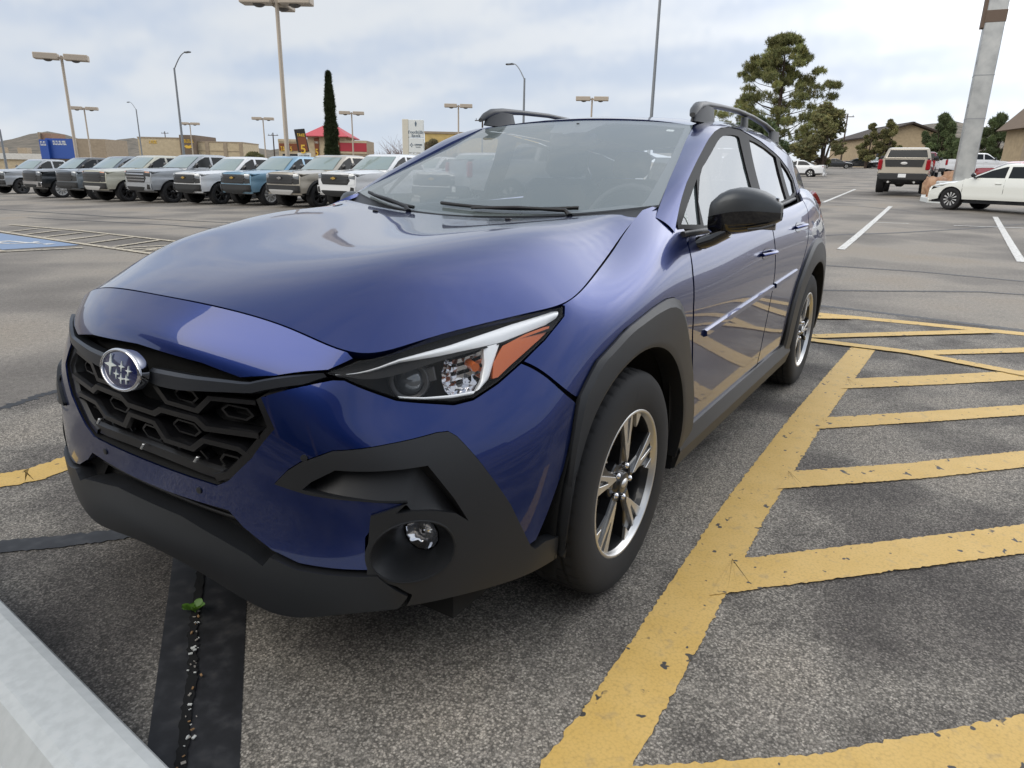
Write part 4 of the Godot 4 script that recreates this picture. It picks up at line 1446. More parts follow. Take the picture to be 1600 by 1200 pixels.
func veh_shapes(d: Dictionary) -> Dictionary:
	if shape_store.has(d.name):
		return shape_store[d.name]
	var o := {}
	var zf: float = d.fo
	var zr: float = -d.wb - d.ro
	var W: float = d.W
	var ys: float = d.belt - .22
	var side := func(p: Vector2) -> Vector3:
		var x := W
		var f := maxf(0, p.x - (zf - .75)) / .75
		x -= .16 * f * f
		var b := maxf(0, (zr + .6) - p.x) / .6
		x -= .06 * b * b
		x -= .32 * pow(maxf(0, p.y - ys), 1.5)
		x -= .22 * maxf(0, d.sill + .14 - p.y)
		x -= .012 * exp(-pow((p.y - ys + .16) / .05, 2))
		return Vector3(x, p.y, p.x)
	var front := func(p: Vector2) -> Vector3:
		var u: float = absf(p.x) / W
		return Vector3(p.x, p.y, zf - .17 * pow(u, 3) - .30 * pow(maxf(0, p.y - d.g1 + .1), 1.6) - (.08 if not d.pick else .03) * absf(p.y - d.g0) - .35 * maxf(0, d.sill + .1 - p.y))
	var hood := func(p: Vector2) -> Vector3:
		var t: float = clampf((zf - .05 - p.y) / (zf - .05 - d.wsb), 0, 1.2)
		var y: float = lerpf(d.hf, d.hc, pow(t, .62)) - .10 * pow(absf(p.x) / W, 4) - .02 * pow(absf(p.x) / W, 2)
		if d.pick:
			y += .022 * exp(-pow((absf(p.x) - .42) / .13, 2)) * minf(1, t * 4)
		return Vector3(p.x, y, p.y)
	# side outline with arches
	var out := PackedVector2Array()
	out.append(Vector2(zf - .13, d.sill + .02))
	for c in [0.0, -d.wb]:
		for i in 15:
			var a := PI * i / 14.0
			var q := Vector2(c + d.ra * cos(a) * 1.04, d.r + d.ra * sin(a))
			if q.y > d.sill:
				out.append(q)
	out.append(Vector2(zr + .03, d.sill + .12))
	out.append(Vector2(zr + .02, d.bed - .05))
	out.append(Vector2(zr + .06, d.bed))
	out.append(Vector2(d.crb, d.bed if d.pick else d.belt))
	out.append(Vector2(d.wsb - .1, d.belt))
	out.append(Vector2(d.wsb, d.hc - .05))
	out.append(Vector2(zf - .55, d.hf - .03)); out.append(Vector2(zf - .135, d.hf - .15))
	var mb := MB.new()
	panel(mb, side, out, Vector2(.2, .12), -1.0, .03)
	o.body_side = mb
	mb = MB.new()
	panel(mb, front, v2([-W + .105, d.sill - .02, W - .105, d.sill - .02, W - .10, d.hf - .12, W - .20, d.hf - .03, -W + .20, d.hf - .03, -W + .10, d.hf - .12]), Vector2(.12, .1), 1.0, .05)
	o.front = mb
	mb = MB.new()
	panel(mb, hood, v2([-W + .07, d.wsb - .03, -W + .10, zf - .3, -W + .30, zf - .06, W - .30, zf - .06, W - .10, zf - .3, W - .07, d.wsb - .03]), Vector2(.12, .15), -1.0, .04)
	o.hood = mb
	# cab
	var ring := func(y: float, wx: float, z0: float, z1: float, c: float) -> PackedVector3Array:
		var r := PackedVector3Array()
		for i in 11:
			var u := -1.0 + i * .2
			r.append(Vector3(wx * u, y, z0 - c * u * u))
		for i in 7:
			r.append(Vector3(wx, y, lerpf(z0 - c, z1, (i + 1) / 8.0)))
		for i in 11:
			var u := 1.0 - i * .2
			r.append(Vector3(wx * u, y, z1 + .03 * u * u))
		for i in 7:
			r.append(Vector3(-wx, y, lerpf(z1, z0 - c, (i + 1) / 8.0)))
		return r
	var wb_: float = W - .055
	var wt_: float = W - .20
	var yt: float = d.roof - .075
	var rows := [ring.call(d.belt - .12, wb_ + .01, d.wsb + .02, d.crb, .16), ring.call(d.belt, wb_, d.wsb - .02, d.crb, .16), ring.call(lerpf(d.belt, yt, .6), lerpf(wb_, wt_, .55), lerpf(d.wsb, d.wst, .6), lerpf(d.crb, d.crt, .55), .15), ring.call(yt, wt_, d.wst, d.crt, .13), ring.call(yt + .04, wt_ - .05, d.wst - .09, d.crt + .06, .12), ring.call(d.roof - .012, wt_ - .16, d.wst - .30, d.crt + .22, .1), ring.call(d.roof, .15, d.wst - .7, d.crt + .6, .03)]
	mb = MB.new()
	mb.grid(rows, true, true)
	mb.cap(rows[-1], true)
	o.cab = mb
	var cs := func(p: Vector2) -> Vector3:
		var t: float = (p.y - d.belt) / (yt - d.belt)
		return Vector3(lerpf(wb_, wt_, clampf(t * (1.02 - .02 * t), 0, 1)) + .010, p.y, p.x)
	var y0: float = d.belt + .03
	var y1: float = yt - .035
	var slope: float = (d.wst - d.wsb) / (yt - d.belt)
	var bp: float = d.bpil
	var fz0: float = d.wsb - .13 - .16
	mb = MB.new()
	panel(mb, cs, v2([fz0 + .02 + slope * .03, y0, bp + .05, y0, bp + .05, y1, fz0 - .06 + slope * (y1 - d.belt), y1, fz0 + slope * (y1 - d.belt) * .62, lerpf(y0, y1, .66)]), Vector2(.3, .2), -1.0, .012)
	o.front_window = mb
	mb = MB.new()
	var rz0: float = d.crb + (.14 if d.pick else .34)
	var rz1: float = d.crt + (.13 if d.pick else .02)
	panel(mb, cs, v2([bp - .05, y0, rz0, y0, lerpf(rz0, rz1, .7) - (0.0 if d.pick else .06), lerpf(y0, y1, .72), rz1 + (0.0 if d.pick else .12), y1, bp - .05, y1]), Vector2(.3, .2), -1.0, .012)
	o.rear_window = mb
	var grid_of := func(za: float, zb: float, xa: float, xb_: float, ya: float, yb_: float, ca: float, cb: float, out_: Vector3) -> MB:
		var g := []
		for j in 6:
			var t := j / 5.0
			var row := PackedVector3Array()
			for i in 13:
				var u := -1.0 + i / 6.0
				var wx := lerpf(xa, xb_, t)
				row.append(Vector3(wx * u, lerpf(ya, yb_, t), lerpf(za, zb, t) - lerpf(ca, cb, t) * u * u) + out_ + out_.normalized() * .012 * sin(t * PI))
			g.append(row)
		var m := MB.new()
		m.grid(g)
		return m
	var tt: float = (yt - .03 - d.belt) / (yt - d.belt)
	o.windscreen = grid_of.call(d.wsb - .02, lerpf(d.wsb, d.wst, tt), wb_ - .09, wt_ - .07, d.belt + .0, yt - .03, .135, .105, Vector3(0, .010, .012))
	o.back_window = grid_of.call(lerpf(d.crb, d.crt, .18), lerpf(d.crb, d.crt, .88), wb_ - .15, wt_ - .10, lerpf(d.belt, yt, .18), lerpf(d.belt, yt, .88), -.02, -.02, Vector3(0, .006, -.016))
	# rear
	var rear := func(p: Vector2) -> Vector3:
		return Vector3(p.x, p.y, zr + .05 * pow(absf(p.x) / W, 4) + (.0 if d.pick else .10 * absf(p.y - .7)))
	mb = MB.new()
	panel(mb, rear, v2([-W + .07, d.sill + .06, W - .07, d.sill + .06, W - .09, d.bed - .02, -W + .09, d.bed - .02]), Vector2(.2, .2), -1.0, .04)
	o.tailgate = mb
	if d.pick:
		mb = MB.new()
		var z1: float = d.crb - .03
		mb.quad(Vector3(-W + .12, d.bed - .45, z1), Vector3(W - .12, d.bed - .45, z1), Vector3(W - .12, d.bed - .45, zr + .08), Vector3(-W + .12, d.bed - .45, zr + .08))
		for s in [-1, 1]:
			mb.box(Vector3(s * (W - .12), d.bed - .215, (z1 + zr) / 2), Vector3(.1, .43, z1 - zr - .04))
		mb.box(Vector3(0, d.bed - .215, zr + .06), Vector3(2 * W - .3, .43, .06))
		o.cargo_bed = mb
		mb = MB.new()
		mb.quad(Vector3(-W + .07, d.belt - .14, d.crb - .001), Vector3(-W + .07, d.bed - .5, d.crb - .001), Vector3(W - .07, d.bed - .5, d.crb - .001), Vector3(W - .07, d.belt - .14, d.crb - .001))
		o.cab_back = mb
	else:
		mb = MB.new()
		var deck := func(p: Vector2) -> Vector3:
			return Vector3(p.x, lerpf(d.belt + .02, d.bed, clampf((d.crb - p.y) / (d.crb - zr), 0, 1)) + .03 * sin(clampf((d.crb - p.y) / (d.crb - zr), 0, 1) * PI) - .05 * pow(absf(p.x) / W, 4), p.y)
		panel(mb, deck, v2([-W + .10, d.crb + .2, W - .10, d.crb + .2, W - .13, zr + .03, -W + .13, zr + .03]), Vector2(.2, .2), -1.0, .04)
		o.boot_lid = mb
	mb = MB.new()
	mb.box(Vector3(0, d.sill + .1, (zf + zr) / 2), Vector3(2 * W - .3, .24, zf - zr - .5))
	for z in [0.0, -d.wb]:
		mb.box(Vector3(0, d.r + .24, z), Vector3(2 * W - .56, .5, d.ra * 2.0))
	o.chassis = mb
	# sill line and door gaps
	mb = MB.new()
	for z in [fz0 + .22, bp, d.crb + .12]:
		mb.tube([side.call(Vector2(z, d.sill + .1)) - Vector3(.004, 0, 0), side.call(Vector2(z, d.belt - .2)) - Vector3(.004, 0, 0), side.call(Vector2(z, d.belt - .02)) - Vector3(.004, 0, 0)], .007, 4)
	o.door_seam = mb
	var hs := []
	for z in [bp + .17, d.crb + .32]:
		var m := MB.new()
		m.box(side.call(Vector2(z, d.belt - .14)) + Vector3(.02, 0, 0), Vector3(.03, .035, .19), Transform3D(), .01)
		hs.append(m)
	o.handles = hs
	# front fittings
	var fp := func(poly: PackedVector2Array, off: float) -> MB:
		var m := MB.new()
		panel(m, front, poly, Vector2(.12, .08), 1.0, .03, off)
		return m
	var gw: float = d.gw
	o.grille = fp.call(v2([-gw, d.g1, gw, d.g1, gw + .06, lerpf(d.g0, d.g1, .4), gw - .05, d.g0, -gw + .05, d.g0, -gw - .06, lerpf(d.g0, d.g1, .4)]), .012)
	var bars := []
	for k in 3:
		var y: float = lerpf(d.g0, d.g1, .22 + .28 * k)
		bars.append(fp.call(v2([-gw + .02, y - .018, gw - .02, y - .018, gw - .02, y + .018, -gw + .02, y + .018]), .03))
	o.bars = bars
	var hl0: float = lerpf(d.g0, d.g1, .55)
	o.headlight = fp.call(v2([gw + .015, hl0 + .03, W - .145, hl0, W - .135, d.g1 + .01, gw + .015, d.g1 + .03]), .014)
	o.headlight_strip = fp.call(v2([gw + .03, d.g1 - .02, W - .15, d.g1 - .03, W - .15, d.g1 + .0, gw + .03, d.g1 + .015]), .024)
	o.lamp_surround = fp.call(v2([gw + .0, d.g0 + .0, W - .14, d.g0 + .02, W - .14, hl0 - .01, gw + .0, hl0 + .02]), .008)
	o.bumper = fp.call(v2([-W + .12, d.g0 - .26, W - .12, d.g0 - .26, W - .115, d.g0 - .03, -W + .115, d.g0 - .03]), .05)
	o.skid = fp.call(v2([-.45, d.sill - .0, .45, d.sill - .0, .62, d.sill + .12, .52, d.sill + .14, -.52, d.sill + .14, -.62, d.sill + .12]), .055)
	o.fog = fp.call(v2([W - .30, d.g0 - .23, W - .16, d.g0 - .23, W - .16, d.g0 - .08, W - .26, d.g0 - .06]), .06)
	var e: Vector3 = front.call(Vector2(0, lerpf(d.g0, d.g1, .62)))
	mb = MB.new()
	mb.prism(v2([-.11, -.022, -.045, -.022, -.05, -.042, .035, -.042, .045, -.022, .10, -.022, .11, .022, .045, .022, .05, .042, -.035, .042, -.045, .022, -.10, .022]), Transform3D(Basis(), e + Vector3(0, 0, .03)), .025, .004)
	o.emblem = mb
	mb = MB.new()
	mb.join(oval(Transform3D(Basis(), e + Vector3(0, 0, .02)), .07, .05, .015))
	o.oval_badge = mb
	# mirrors
	mb = MB.new()
	mb.box(Vector3(W + .10, d.belt + .10, d.wsb - .42), Vector3(.20, .20 if d.pick else .13, .12), Transform3D(), .045)
	mb.box(Vector3(W - .02, d.belt + .03, d.wsb - .42), Vector3(.14, .05, .07), Transform3D(), .015)
	o.mirror = mb
	# tail lamps
	mb = MB.new()
	if d.pick:
		mb.box(Vector3(W - .105, d.bed - .27, zr + .03), Vector3(.17, .42, .14), Transform3D(), .03)
	else:
		mb.box(Vector3(W - .22, d.bed - .15, zr + .10), Vector3(.34, .13, .16), Transform3D(), .04)
	o.tail_lamp = mb
	mb = MB.new()
	mb.box(Vector3(0, d.sill + .03, zr - .03), Vector3(2 * W - .14, .30, .16), Transform3D(), .05)
	o.rear_bumper = mb
	mb = MB.new()
	mb.box(Vector3(0, d.sill + (.08 if d.pick else .3), zr - (.115 if d.pick else .01)), Vector3(.30, .15, .012))
	o.plate = mb
	# flares
	mb = MB.new()
	for c in [0.0, -d.wb]:
		var r0 := PackedVector3Array()
		var r1 := PackedVector3Array()
		var r2 := PackedVector3Array()
		for i in 15:
			var a := PI * (i + .35) / 14.7
			var q := Vector2(c + (d.ra + .07) * cos(a) * 1.04, d.r + (d.ra + .07) * sin(a))
			var s := Vector2(c + d.ra * cos(a) * 1.04, d.r + d.ra * sin(a))
			var g: Vector3 = side.call(q)
			r0.append(g - Vector3(.01, 0, 0)); r1.append(g + Vector3(.02, 0, 0)); r2.append(side.call(s) + Vector3(.028, 0, 0))
		mb.grid([r0, r1]); mb.grid([r1, r2])
	o.flares = mb
	shape_store[d.name] = o
	for k in o.keys():
		if o[k] is MB:
			var right: MB = o[k].mirrored()
			o[k + "_mesh"] = o[k].mesh()
			o[k + "_right"] = right.mesh()
	return o

func veh_wheel(d: Dictionary, style: String) -> Node3D:
	var key: String = d.name + style
	if not shape_store.has(key):
		var r: float = d.r
		var mb := MB.new()
		var back := -.19 if d.pick else -.12
		mb.lathe([Vector2(.10, r * .66), Vector2(.12, r * .72), Vector2(.125, r * .86), Vector2(.115, r * .95), Vector2(.09, r), Vector2(back + .03, r), Vector2(back, r * .9), Vector2(back, r * .62)], 36)
		var rim := MB.new()
		rim.lathe([Vector2(.02, .01), Vector2(.02, r * .58), Vector2(.095, r * .63), Vector2(.108, r * .655), Vector2(.10, r * .69)], 36)
		var face := MB.new()
		var t := Transform3D(Basis(Vector3(0, 0, -1), Vector3(0, 1, 0), Vector3(1, 0, 0)), Vector3.ZERO)
		var hub := MB.new()
		hub.lathe([Vector2(.05, r * .2), Vector2(.10, r * .19), Vector2(.105, r * .14), Vector2(.106, .004)], 20)
		var n: int = {"spokes": 6, "dark": 6, "steel": 10, "many": 11, "five": 5}[style]
		var w: float = {"spokes": .34, "dark": .34, "steel": .34, "many": .26, "five": .42}[style]
		for k in n:
			var a := TAU * k / n
			var poly := PackedVector2Array()
			for q in [[-w * .34 / n * 6, .17], [w * .34 / n * 6, .17], [w / n * 6 * .8, .64], [-w / n * 6 * .8, .64]]:
				poly.append(Vector2(sin(a + q[0]) * r * q[1], cos(a + q[0]) * r * q[1]))
			face.prism(poly, t.translated_local(Vector3(0, 0, .06)), .036, .004)
		shape_store[key] = [mb.mesh(), rim.mesh(), face.mesh(), hub.mesh()]
	var s: Array = shape_store[key]
	var o := Node3D.new()
	put(o, "tyre", s[0], M.veh_tyre)
	put(o, "rim", s[1], M.veh_black if style != "steel" else M.veh_steel)
	put(o, "spokes", s[2], M.veh_black if style == "dark" else M.veh_steel)
	put(o, "hub", s[3], M.veh_black if style != "steel" else M.veh_steel)
	return o

func vehicle(d: Dictionary, called: String, label: String, category: String, at: Vector3, turn: float, color: String, opt: Dictionary, group := "") -> Node3D:
	var o := veh_shapes(d)
	var v := thing(called, label, category, at, turn, group)
	var body: Material = M["body_" + color]
	var low: Material = M.veh_trim if opt.get("low", "black") == "black" else (M.veh_chrome if opt.low == "chrome" else body)
	for s in ["_mesh", "_right"]:
		put(v, "body_side", o["body_side" + s], body)
		put(v, "front_window", o["front_window" + s], M.veh_glass); put(v, "rear_window", o["rear_window" + s], M.veh_glass)
		var seam := put(v, "door_seam", o["door_seam" + s], M.veh_black)
		seam.set_meta("kind", "stuff")
		put(v, "headlight", o["headlight" + s], M.veh_lamp if opt.get("lamps", "clear") == "clear" else M.veh_black)
		put(v, "headlight_strip", o["headlight_strip" + s], M.veh_amber if opt.get("lamps", "clear") == "amber" else M.veh_lamp_bright)
		put(v, "door_mirror", o["mirror" + s], M.veh_black if opt.get("mirror", "black") == "black" else body)
		put(v, "tail_lamp", o["tail_lamp" + s], M.veh_red)
		if d.pick:
			put(v, "lamp_surround", o["lamp_surround" + s], low if opt.get("low", "black") != "chrome" else body)
			put(v, "fog_lamp", o["fog" + s], M.veh_black)
		if opt.get("flares", false):
			var fl := put(v, "wheel_arch_flare", o["flares" + s], M.veh_trim)
			fl.set_meta("kind", "stuff")
	for h in o.handles:
		for m in [h.mesh(), h.mirrored().mesh()]:
			put(v, "door_handle", m, body)
	put(v, "front_panel", o.front_mesh, body)
	put(v, "bonnet", o.hood_mesh, body)
	put(v, "cab", o.cab_mesh, body)
	put(v, "windscreen", o.windscreen_mesh, M.veh_screen)
	put(v, "back_window", o.back_window_mesh, M.veh_glass)
	var gr := put(v, "grille", o.grille_mesh, M.veh_black)
	for k in 3:
		put(gr, "grille_bar", o.bars[k].mesh(), M[opt.get("bar", "veh_trim")] if opt.get("bar", "veh_trim") != "body" else body)
	if d.pick:
		var bp := put(v, "bumper", o.bumper_mesh, low)
		put(bp, "skid_plate", o.skid_mesh, M[opt.get("skid", "veh_trim")])
	if opt.get("emblem", "gold") != "none":
		put(gr, "emblem", o.emblem_mesh if opt.get("emblem", "gold") != "oval" else o.oval_badge_mesh, M.gold if opt.get("emblem", "gold") == "gold" else M.veh_chrome)
	put(v, "tailgate", o.tailgate_mesh, body)
	put(v, "rear_bumper", o.rear_bumper_mesh, M.veh_trim if d.pick else body)
	put(v, "number_plate", o.plate_mesh, M.plate)
	if d.pick:
		var cb := put(v, "cargo_bed", o.cargo_bed_mesh, M.veh_trim)
		put(v, "cab_back", o.cab_back_mesh, body)
	else:
		put(v, "boot_lid", o.boot_lid_mesh, body)
	put(v, "chassis", o.chassis_mesh, M.veh_black)
	for k in [[1, 0.0], [-1, 0.0], [1, -d.wb], [-1, -d.wb]]:
		var w := veh_wheel(d, opt.get("wheel", "dark"))
		w.position = Vector3(k[0] * (d.W - .135), d.r, k[1])
		if k[0] < 0:
			w.rotation.y = PI
		w.rotate_object_local(Vector3.RIGHT, .37 * (at.x + k[1]))
		w.name = "wheel"
		var nm := "wheel"
		var i := 0
		while v.has_node(NodePath(nm)):
			i += 1
			nm = "wheel_%03d" % i
		w.name = nm
		v.add_child(w)
	return v

# ---------------------------------------------------------------- the place
func ht(x: float, z: float) -> float:   # height of the ground: flat round the car, rising behind it, falling gently to its right
	var d := minf(maxf(0, -z - 9), 320.0)
	var e := minf(maxf(0, -x - 5), 320.0)
	return .028 * d * d / (d + 6) - .018 * e * e / (e + 3)

func on(x: float, z: float) -> Vector3:
	return Vector3(x, ht(x, z), z)

func stops(fine0: float, fine1: float, step: float, far0: float, far1: float) -> PackedFloat32Array:
	var o := PackedFloat32Array()
	var v := fine0
	while v <= fine1 + 1e-6:
		o.append(v); v += step
	var s := step
	v = fine1
	while v < far1:
		s *= 1.25
		v += s
		o.append(v)
	s = step
	v = fine0
	while v > far0:
		s *= 1.25
		v -= s
		o.insert(0, v)
	return o

func place_materials() -> void:
	for which in [0, 1]:
		asphalt(["asphalt", "asphalt_bay"][which], which)
	var a: StandardMaterial3D = M.asphalt_bay
	var land := mat("far_land", lin(.20, .165, .12), .95)
	land.albedo_texture = noise_tex(256, 21, .02, 5, [[0, Color(.62, .58, .5)], [.5, Color(.85, .8, .7)], [1, Color(1, .95, .85)]])
	tri_scale(land, 1 / 60.0)
	var y := mat("yellow_paint", Color.WHITE, .6)
	y.albedo_texture = yellow_picture()
	tri_scale(y, 1 / 1.1)
	var w := mat("white_paint", Color.WHITE, .65)
	w.albedo_texture = noise_tex(512, 9, .03, 5, [[0.0, lin(.2, .19, .18)], [.30, lin(.38, .37, .34)], [.42, lin(.62, .61, .58)], [1, lin(.72, .71, .68)]])
	tri_scale(w, 1 / 1.1)
	var cw := mat("cream_paint", Color.WHITE, .7)
	cw.albedo_texture = noise_tex(512, 19, .03, 5, [[0.0, lin(.2, .18, .15)], [.36, lin(.30, .26, .2)], [.5, lin(.5, .44, .33)], [1, lin(.56, .5, .38)]])
	tri_scale(cw, 1 / 1.3)
	mat("blue_paint", lin(.19, .26, .38), .7)
	var t := mat("tar", Color.WHITE, .55)
	t.albedo_texture = noise_tex(512, 31, .02, 5, [[0, lin(.010, .010, .011)], [.5, lin(.018, .018, .020)], [.72, lin(.03, .03, .032)], [1, lin(.055, .052, .05)]])
	tri_scale(t, 1 / .8)
	mat("crack", lin(.004, .004, .004), .95)
	var c := mat("concrete", Color.WHITE, .8)
	c.albedo_texture = noise_tex(1024, 41, .02, 6, [[0, lin(.50, .515, .505)], [.45, lin(.55, .57, .56)], [.6, lin(.58, .60, .59)], [1, lin(.61, .62, .605)]])
	tri_scale(c, 1 / .8)
	c.heightmap_enabled = true
	c.heightmap_texture = noise_tex(512, 42, .08, 4, [])
	c.heightmap_scale = .03
	mat("leaf_green", lin(.10, .22, .03), .5).backlight_enabled = true
	M.leaf_green.backlight = Color(.3, .4, .1)
	mat("dead_leaf", lin(.28, .16, .07), .8)
	mat("petal", lin(.62, .62, .58), .7)
	mat("gravel_bit", lin(.32, .29, .25), .9)
	mat("lamp_tan", lin(.46, .39, .31), .55)
	mat("lamp_under", lin(.10, .09, .08), .5)
	mat("galv", lin(.30, .31, .32), .45, .5)
	mat("pole_grey", lin(.22, .235, .25), .5, .3)
	for s in [["stucco_sand", .62, .51, .34], ["stucco_tan", .40, .32, .23], ["stucco_brown", .20, .15, .11], ["stucco_ochre", .68, .50, .20], ["stucco_rose", .34, .22, .16], ["pale_roof", .75, .73, .68], ["block_tan", .50, .39, .25]]:
		var m := mat(s[0], lin(s[1], s[2], s[3]), .9)
		m.albedo_texture = noise_tex(256, 51, .03, 4, [[0, Color(.86, .86, .86)], [1, Color(1, 1, 1)]])
		tri_scale(m, 1 / 5.0)
	mat("shop_blue", lin(.025, .085, .36), .45)
	mat("shop_navy", lin(.03, .03, .17), .5)
	mat("sign_white", lin(.72, .74, .72), .45)
	mat("sign_cream", lin(.64, .60, .50), .5)
	mat("sign_grey", lin(.12, .16, .20), .6)
	mat("sign_red", lin(.42, .035, .05), .5)
	mat("sign_brown", lin(.20, .055, .015), .5)
	mat("sign_yellow", lin(.75, .47, .05), .5)
	mat("sign_black", lin(.015, .012, .01), .5)
	mat("roof_red", lin(.52, .085, .10), .6)
	mat("dark_glass", lin(.02, .024, .03), .1, 0, .8)
	mat("bronze", lin(.08, .06, .05), .6)
	mat("roof_brown", lin(.05, .038, .03), .9)
	mat("window_pale", lin(.30, .33, .34), .2)
	var g := mat("steel_plate", Color.WHITE, .38, .75)
	g.albedo_texture = noise_tex(512, 61, .01, 5, [[0, lin(.38, .38, .37)], [.5, lin(.50, .50, .48)], [1, lin(.60, .59, .56)]])
	tri_scale(g, 1 / 3.0)
	mat("rust_band", lin(.13, .09, .065), .7)
	var rk := mat("red_rock", Color.WHITE, .9)
	rk.albedo_texture = noise_tex(256, 71, .02, 5, [[0, lin(.22, .12, .08)], [.5, lin(.40, .24, .15)], [1, lin(.52, .36, .24)]])
	tri_scale(rk, 1 / 1.5)
	mat("bark", lin(.07, .05, .038), .95)
	mat("bark_grey", lin(.13, .10, .085), .95)
	mat("twig", lin(.17, .09, .065), .95)
	for n in [["needle", .25, .26, .11], ["needle_dark", .12, .16, .075], ["needle_olive", .24, .235, .115], ["cypress", .050, .070, .028], ["leaf_dry", .24, .21, .13]]:
		var m := mat(n[0], lin(n[1], n[2], n[3]), .75)
		m.vertex_color_use_as_albedo = true
		m.backlight_enabled = true
		m.backlight = Color(.25, .3, .15)
	var hm := mat("hill", Color.WHITE, .95)
	hm.albedo_texture = noise_tex(512, 81, .02, 6, [[0, lin(.05, .048, .036)], [.45, lin(.11, .095, .07)], [.6, lin(.17, .14, .105)], [1, lin(.24, .20, .155)]])
	tri_scale(hm, 1 / 260.0)

func yellow_picture() -> ImageTexture:   # thin paint over stones: pitted between them, flaked off here and there
	var n := 1024
	var f := FastNoiseLite.new()
	f.noise_type = FastNoiseLite.TYPE_CELLULAR; f.seed = 27; f.frequency = .13
	f.cellular_return_type = FastNoiseLite.RETURN_DISTANCE
	var b := f.get_seamless_image(n, n, false, false, .08, false)
	var g := FastNoiseLite.new()
	g.seed = 8; g.frequency = .006; g.fractal_octaves = 6; g.fractal_gain = .58
	var c := g.get_seamless_image(n, n, false, false, .12, true)
	g.seed = 28; g.frequency = .013; g.fractal_octaves = 3
	var h := g.get_seamless_image(n, n, false, false, .12, true)
	var img := Image.create(n, n, false, Image.FORMAT_RGB8)
	for y in n:
		for x in n:
			var d := b.get_pixel(x, y).r
			var q := c.get_pixel(x, y).r
			var w := h.get_pixel(x, y).r
			var col := Color(.54, .345, .085).lerp(Color(.60, .40, .125), q)
			col = col.lerp(Color(.36, .26, .12), smoothstep(.62, .95, w) * .55)
			col = col * (1.08 - .30 * smoothstep(.12, .5, d))
			var flake := smoothstep(.175, .155, w) * smoothstep(.75, .55, q)
			flake = maxf(flake, smoothstep(.62, .70, d + .25 * (.45 - q)) * .7)
			col = col.lerp(Color(.045, .042, .038), flake)
			img.set_pixel(x, y, Color(col.r, col.g, col.b).linear_to_srgb())
	return ImageTexture.create_from_image(img)

var grain: NoiseTexture2D
var blotches: NoiseTexture2D
var bay_blotches: NoiseTexture2D

func asphalt(called: String, which: int) -> void:
	var a := mat(called, Color.WHITE, .85)
	a.albedo_texture = asphalt_picture(which)
	tri_scale(a, 1 / .62)
	if grain == null:
		grain = noise_tex(1024, 11, .09, 2, [], FastNoiseLite.TYPE_CELLULAR)
		bay_blotches = noise_tex(512, 13, .010, 6, [[0.0, Color(.52, .51, .51)], [.40, Color(.74, .73, .72)], [.58, Color(.92, .91, .89)], [1.0, Color(1, .98, .94)]])
		blotches = noise_tex(512, 3, .012, 6, [[0.0, Color(.66, .65, .64)], [.42, Color(.86, .85, .84)], [.62, Color(1, .985, .96)], [1.0, Color(1, .96, .90)]])
	a.heightmap_enabled = true
	a.heightmap_texture = grain
	a.heightmap_scale = .14
	a.detail_enabled = true
	a.detail_blend_mode = BaseMaterial3D.BLEND_MODE_MUL
	a.detail_uv_layer = BaseMaterial3D.DETAIL_UV_2
	a.uv2_triplanar = true; a.uv2_world_triplanar = true
	a.uv2_scale = Vector3(1, 1, 1) / (23.0 if which == 0 else 5.0)
	a.detail_albedo = blotches if which == 0 else bay_blotches
	a.metallic_specular = .45

func asphalt_picture(which: int) -> ImageTexture:   # stones of many tones in a dark binder; the old surface is worn paler than the sealed bays
	var n := 1024
	var f := FastNoiseLite.new()
	f.noise_type = FastNoiseLite.TYPE_CELLULAR; f.seed = 17; f.frequency = .105
	f.cellular_return_type = FastNoiseLite.RETURN_CELL_VALUE
	var e := FastNoiseLite.new()
	e.noise_type = FastNoiseLite.TYPE_CELLULAR; e.seed = 17; e.frequency = .105
	e.cellular_return_type = FastNoiseLite.RETURN_DISTANCE
	var fine := FastNoiseLite.new()
	fine.seed = 4; fine.frequency = .012; fine.fractal_octaves = 4
	var a := f.get_seamless_image(n, n, false, false, .08, false)
	var b := e.get_seamless_image(n, n, false, false, .08, false)
	var c := fine.get_seamless_image(n, n, false, false, .1, true)
	var img := Image.create(n, n, false, Image.FORMAT_RGB8)
	for y in n:
		for x in n:
			var v := a.get_pixel(x, y).r
			var d := b.get_pixel(x, y).r
			var q := c.get_pixel(x, y).r
			var stone := (.11 + .66 * pow(v, 2.0)) if which == 1 else (.18 + .25 * pow(v, 1.3))
			var hue := fposmod(v * 37.0, 1.0)
			var col := Color(stone * (1.0 + .14 * hue), stone * (.965 + .06 * hue), stone * (.94 - .08 * hue))
			if v > .965:
				col = Color(.40, .37, .32)
			var edge := smoothstep(.10, .42, d)
			col = col.lerp(Color(.046, .043, .040) if which == 1 else Color(.13, .12, .105), edge * .75)
			col = col * (.82 + .36 * q)
			img.set_pixel(x, y, Color(col.r, col.g, col.b).linear_to_srgb())
	return ImageTexture.create_from_image(img)

func sheet(points: PackedVector2Array, lift: float, mb: MB) -> void:   # flat patch that follows the ground; points = (x, z)
	var lo := points[0]
	var hi := points[0]
	for p in points:
		lo = lo.min(p); hi = hi.max(p)
	panel(mb, func(p): return Vector3(p.x, ht(p.x, p.y) + lift, p.y), points, Vector2(.5, .5), -1.0, 0)

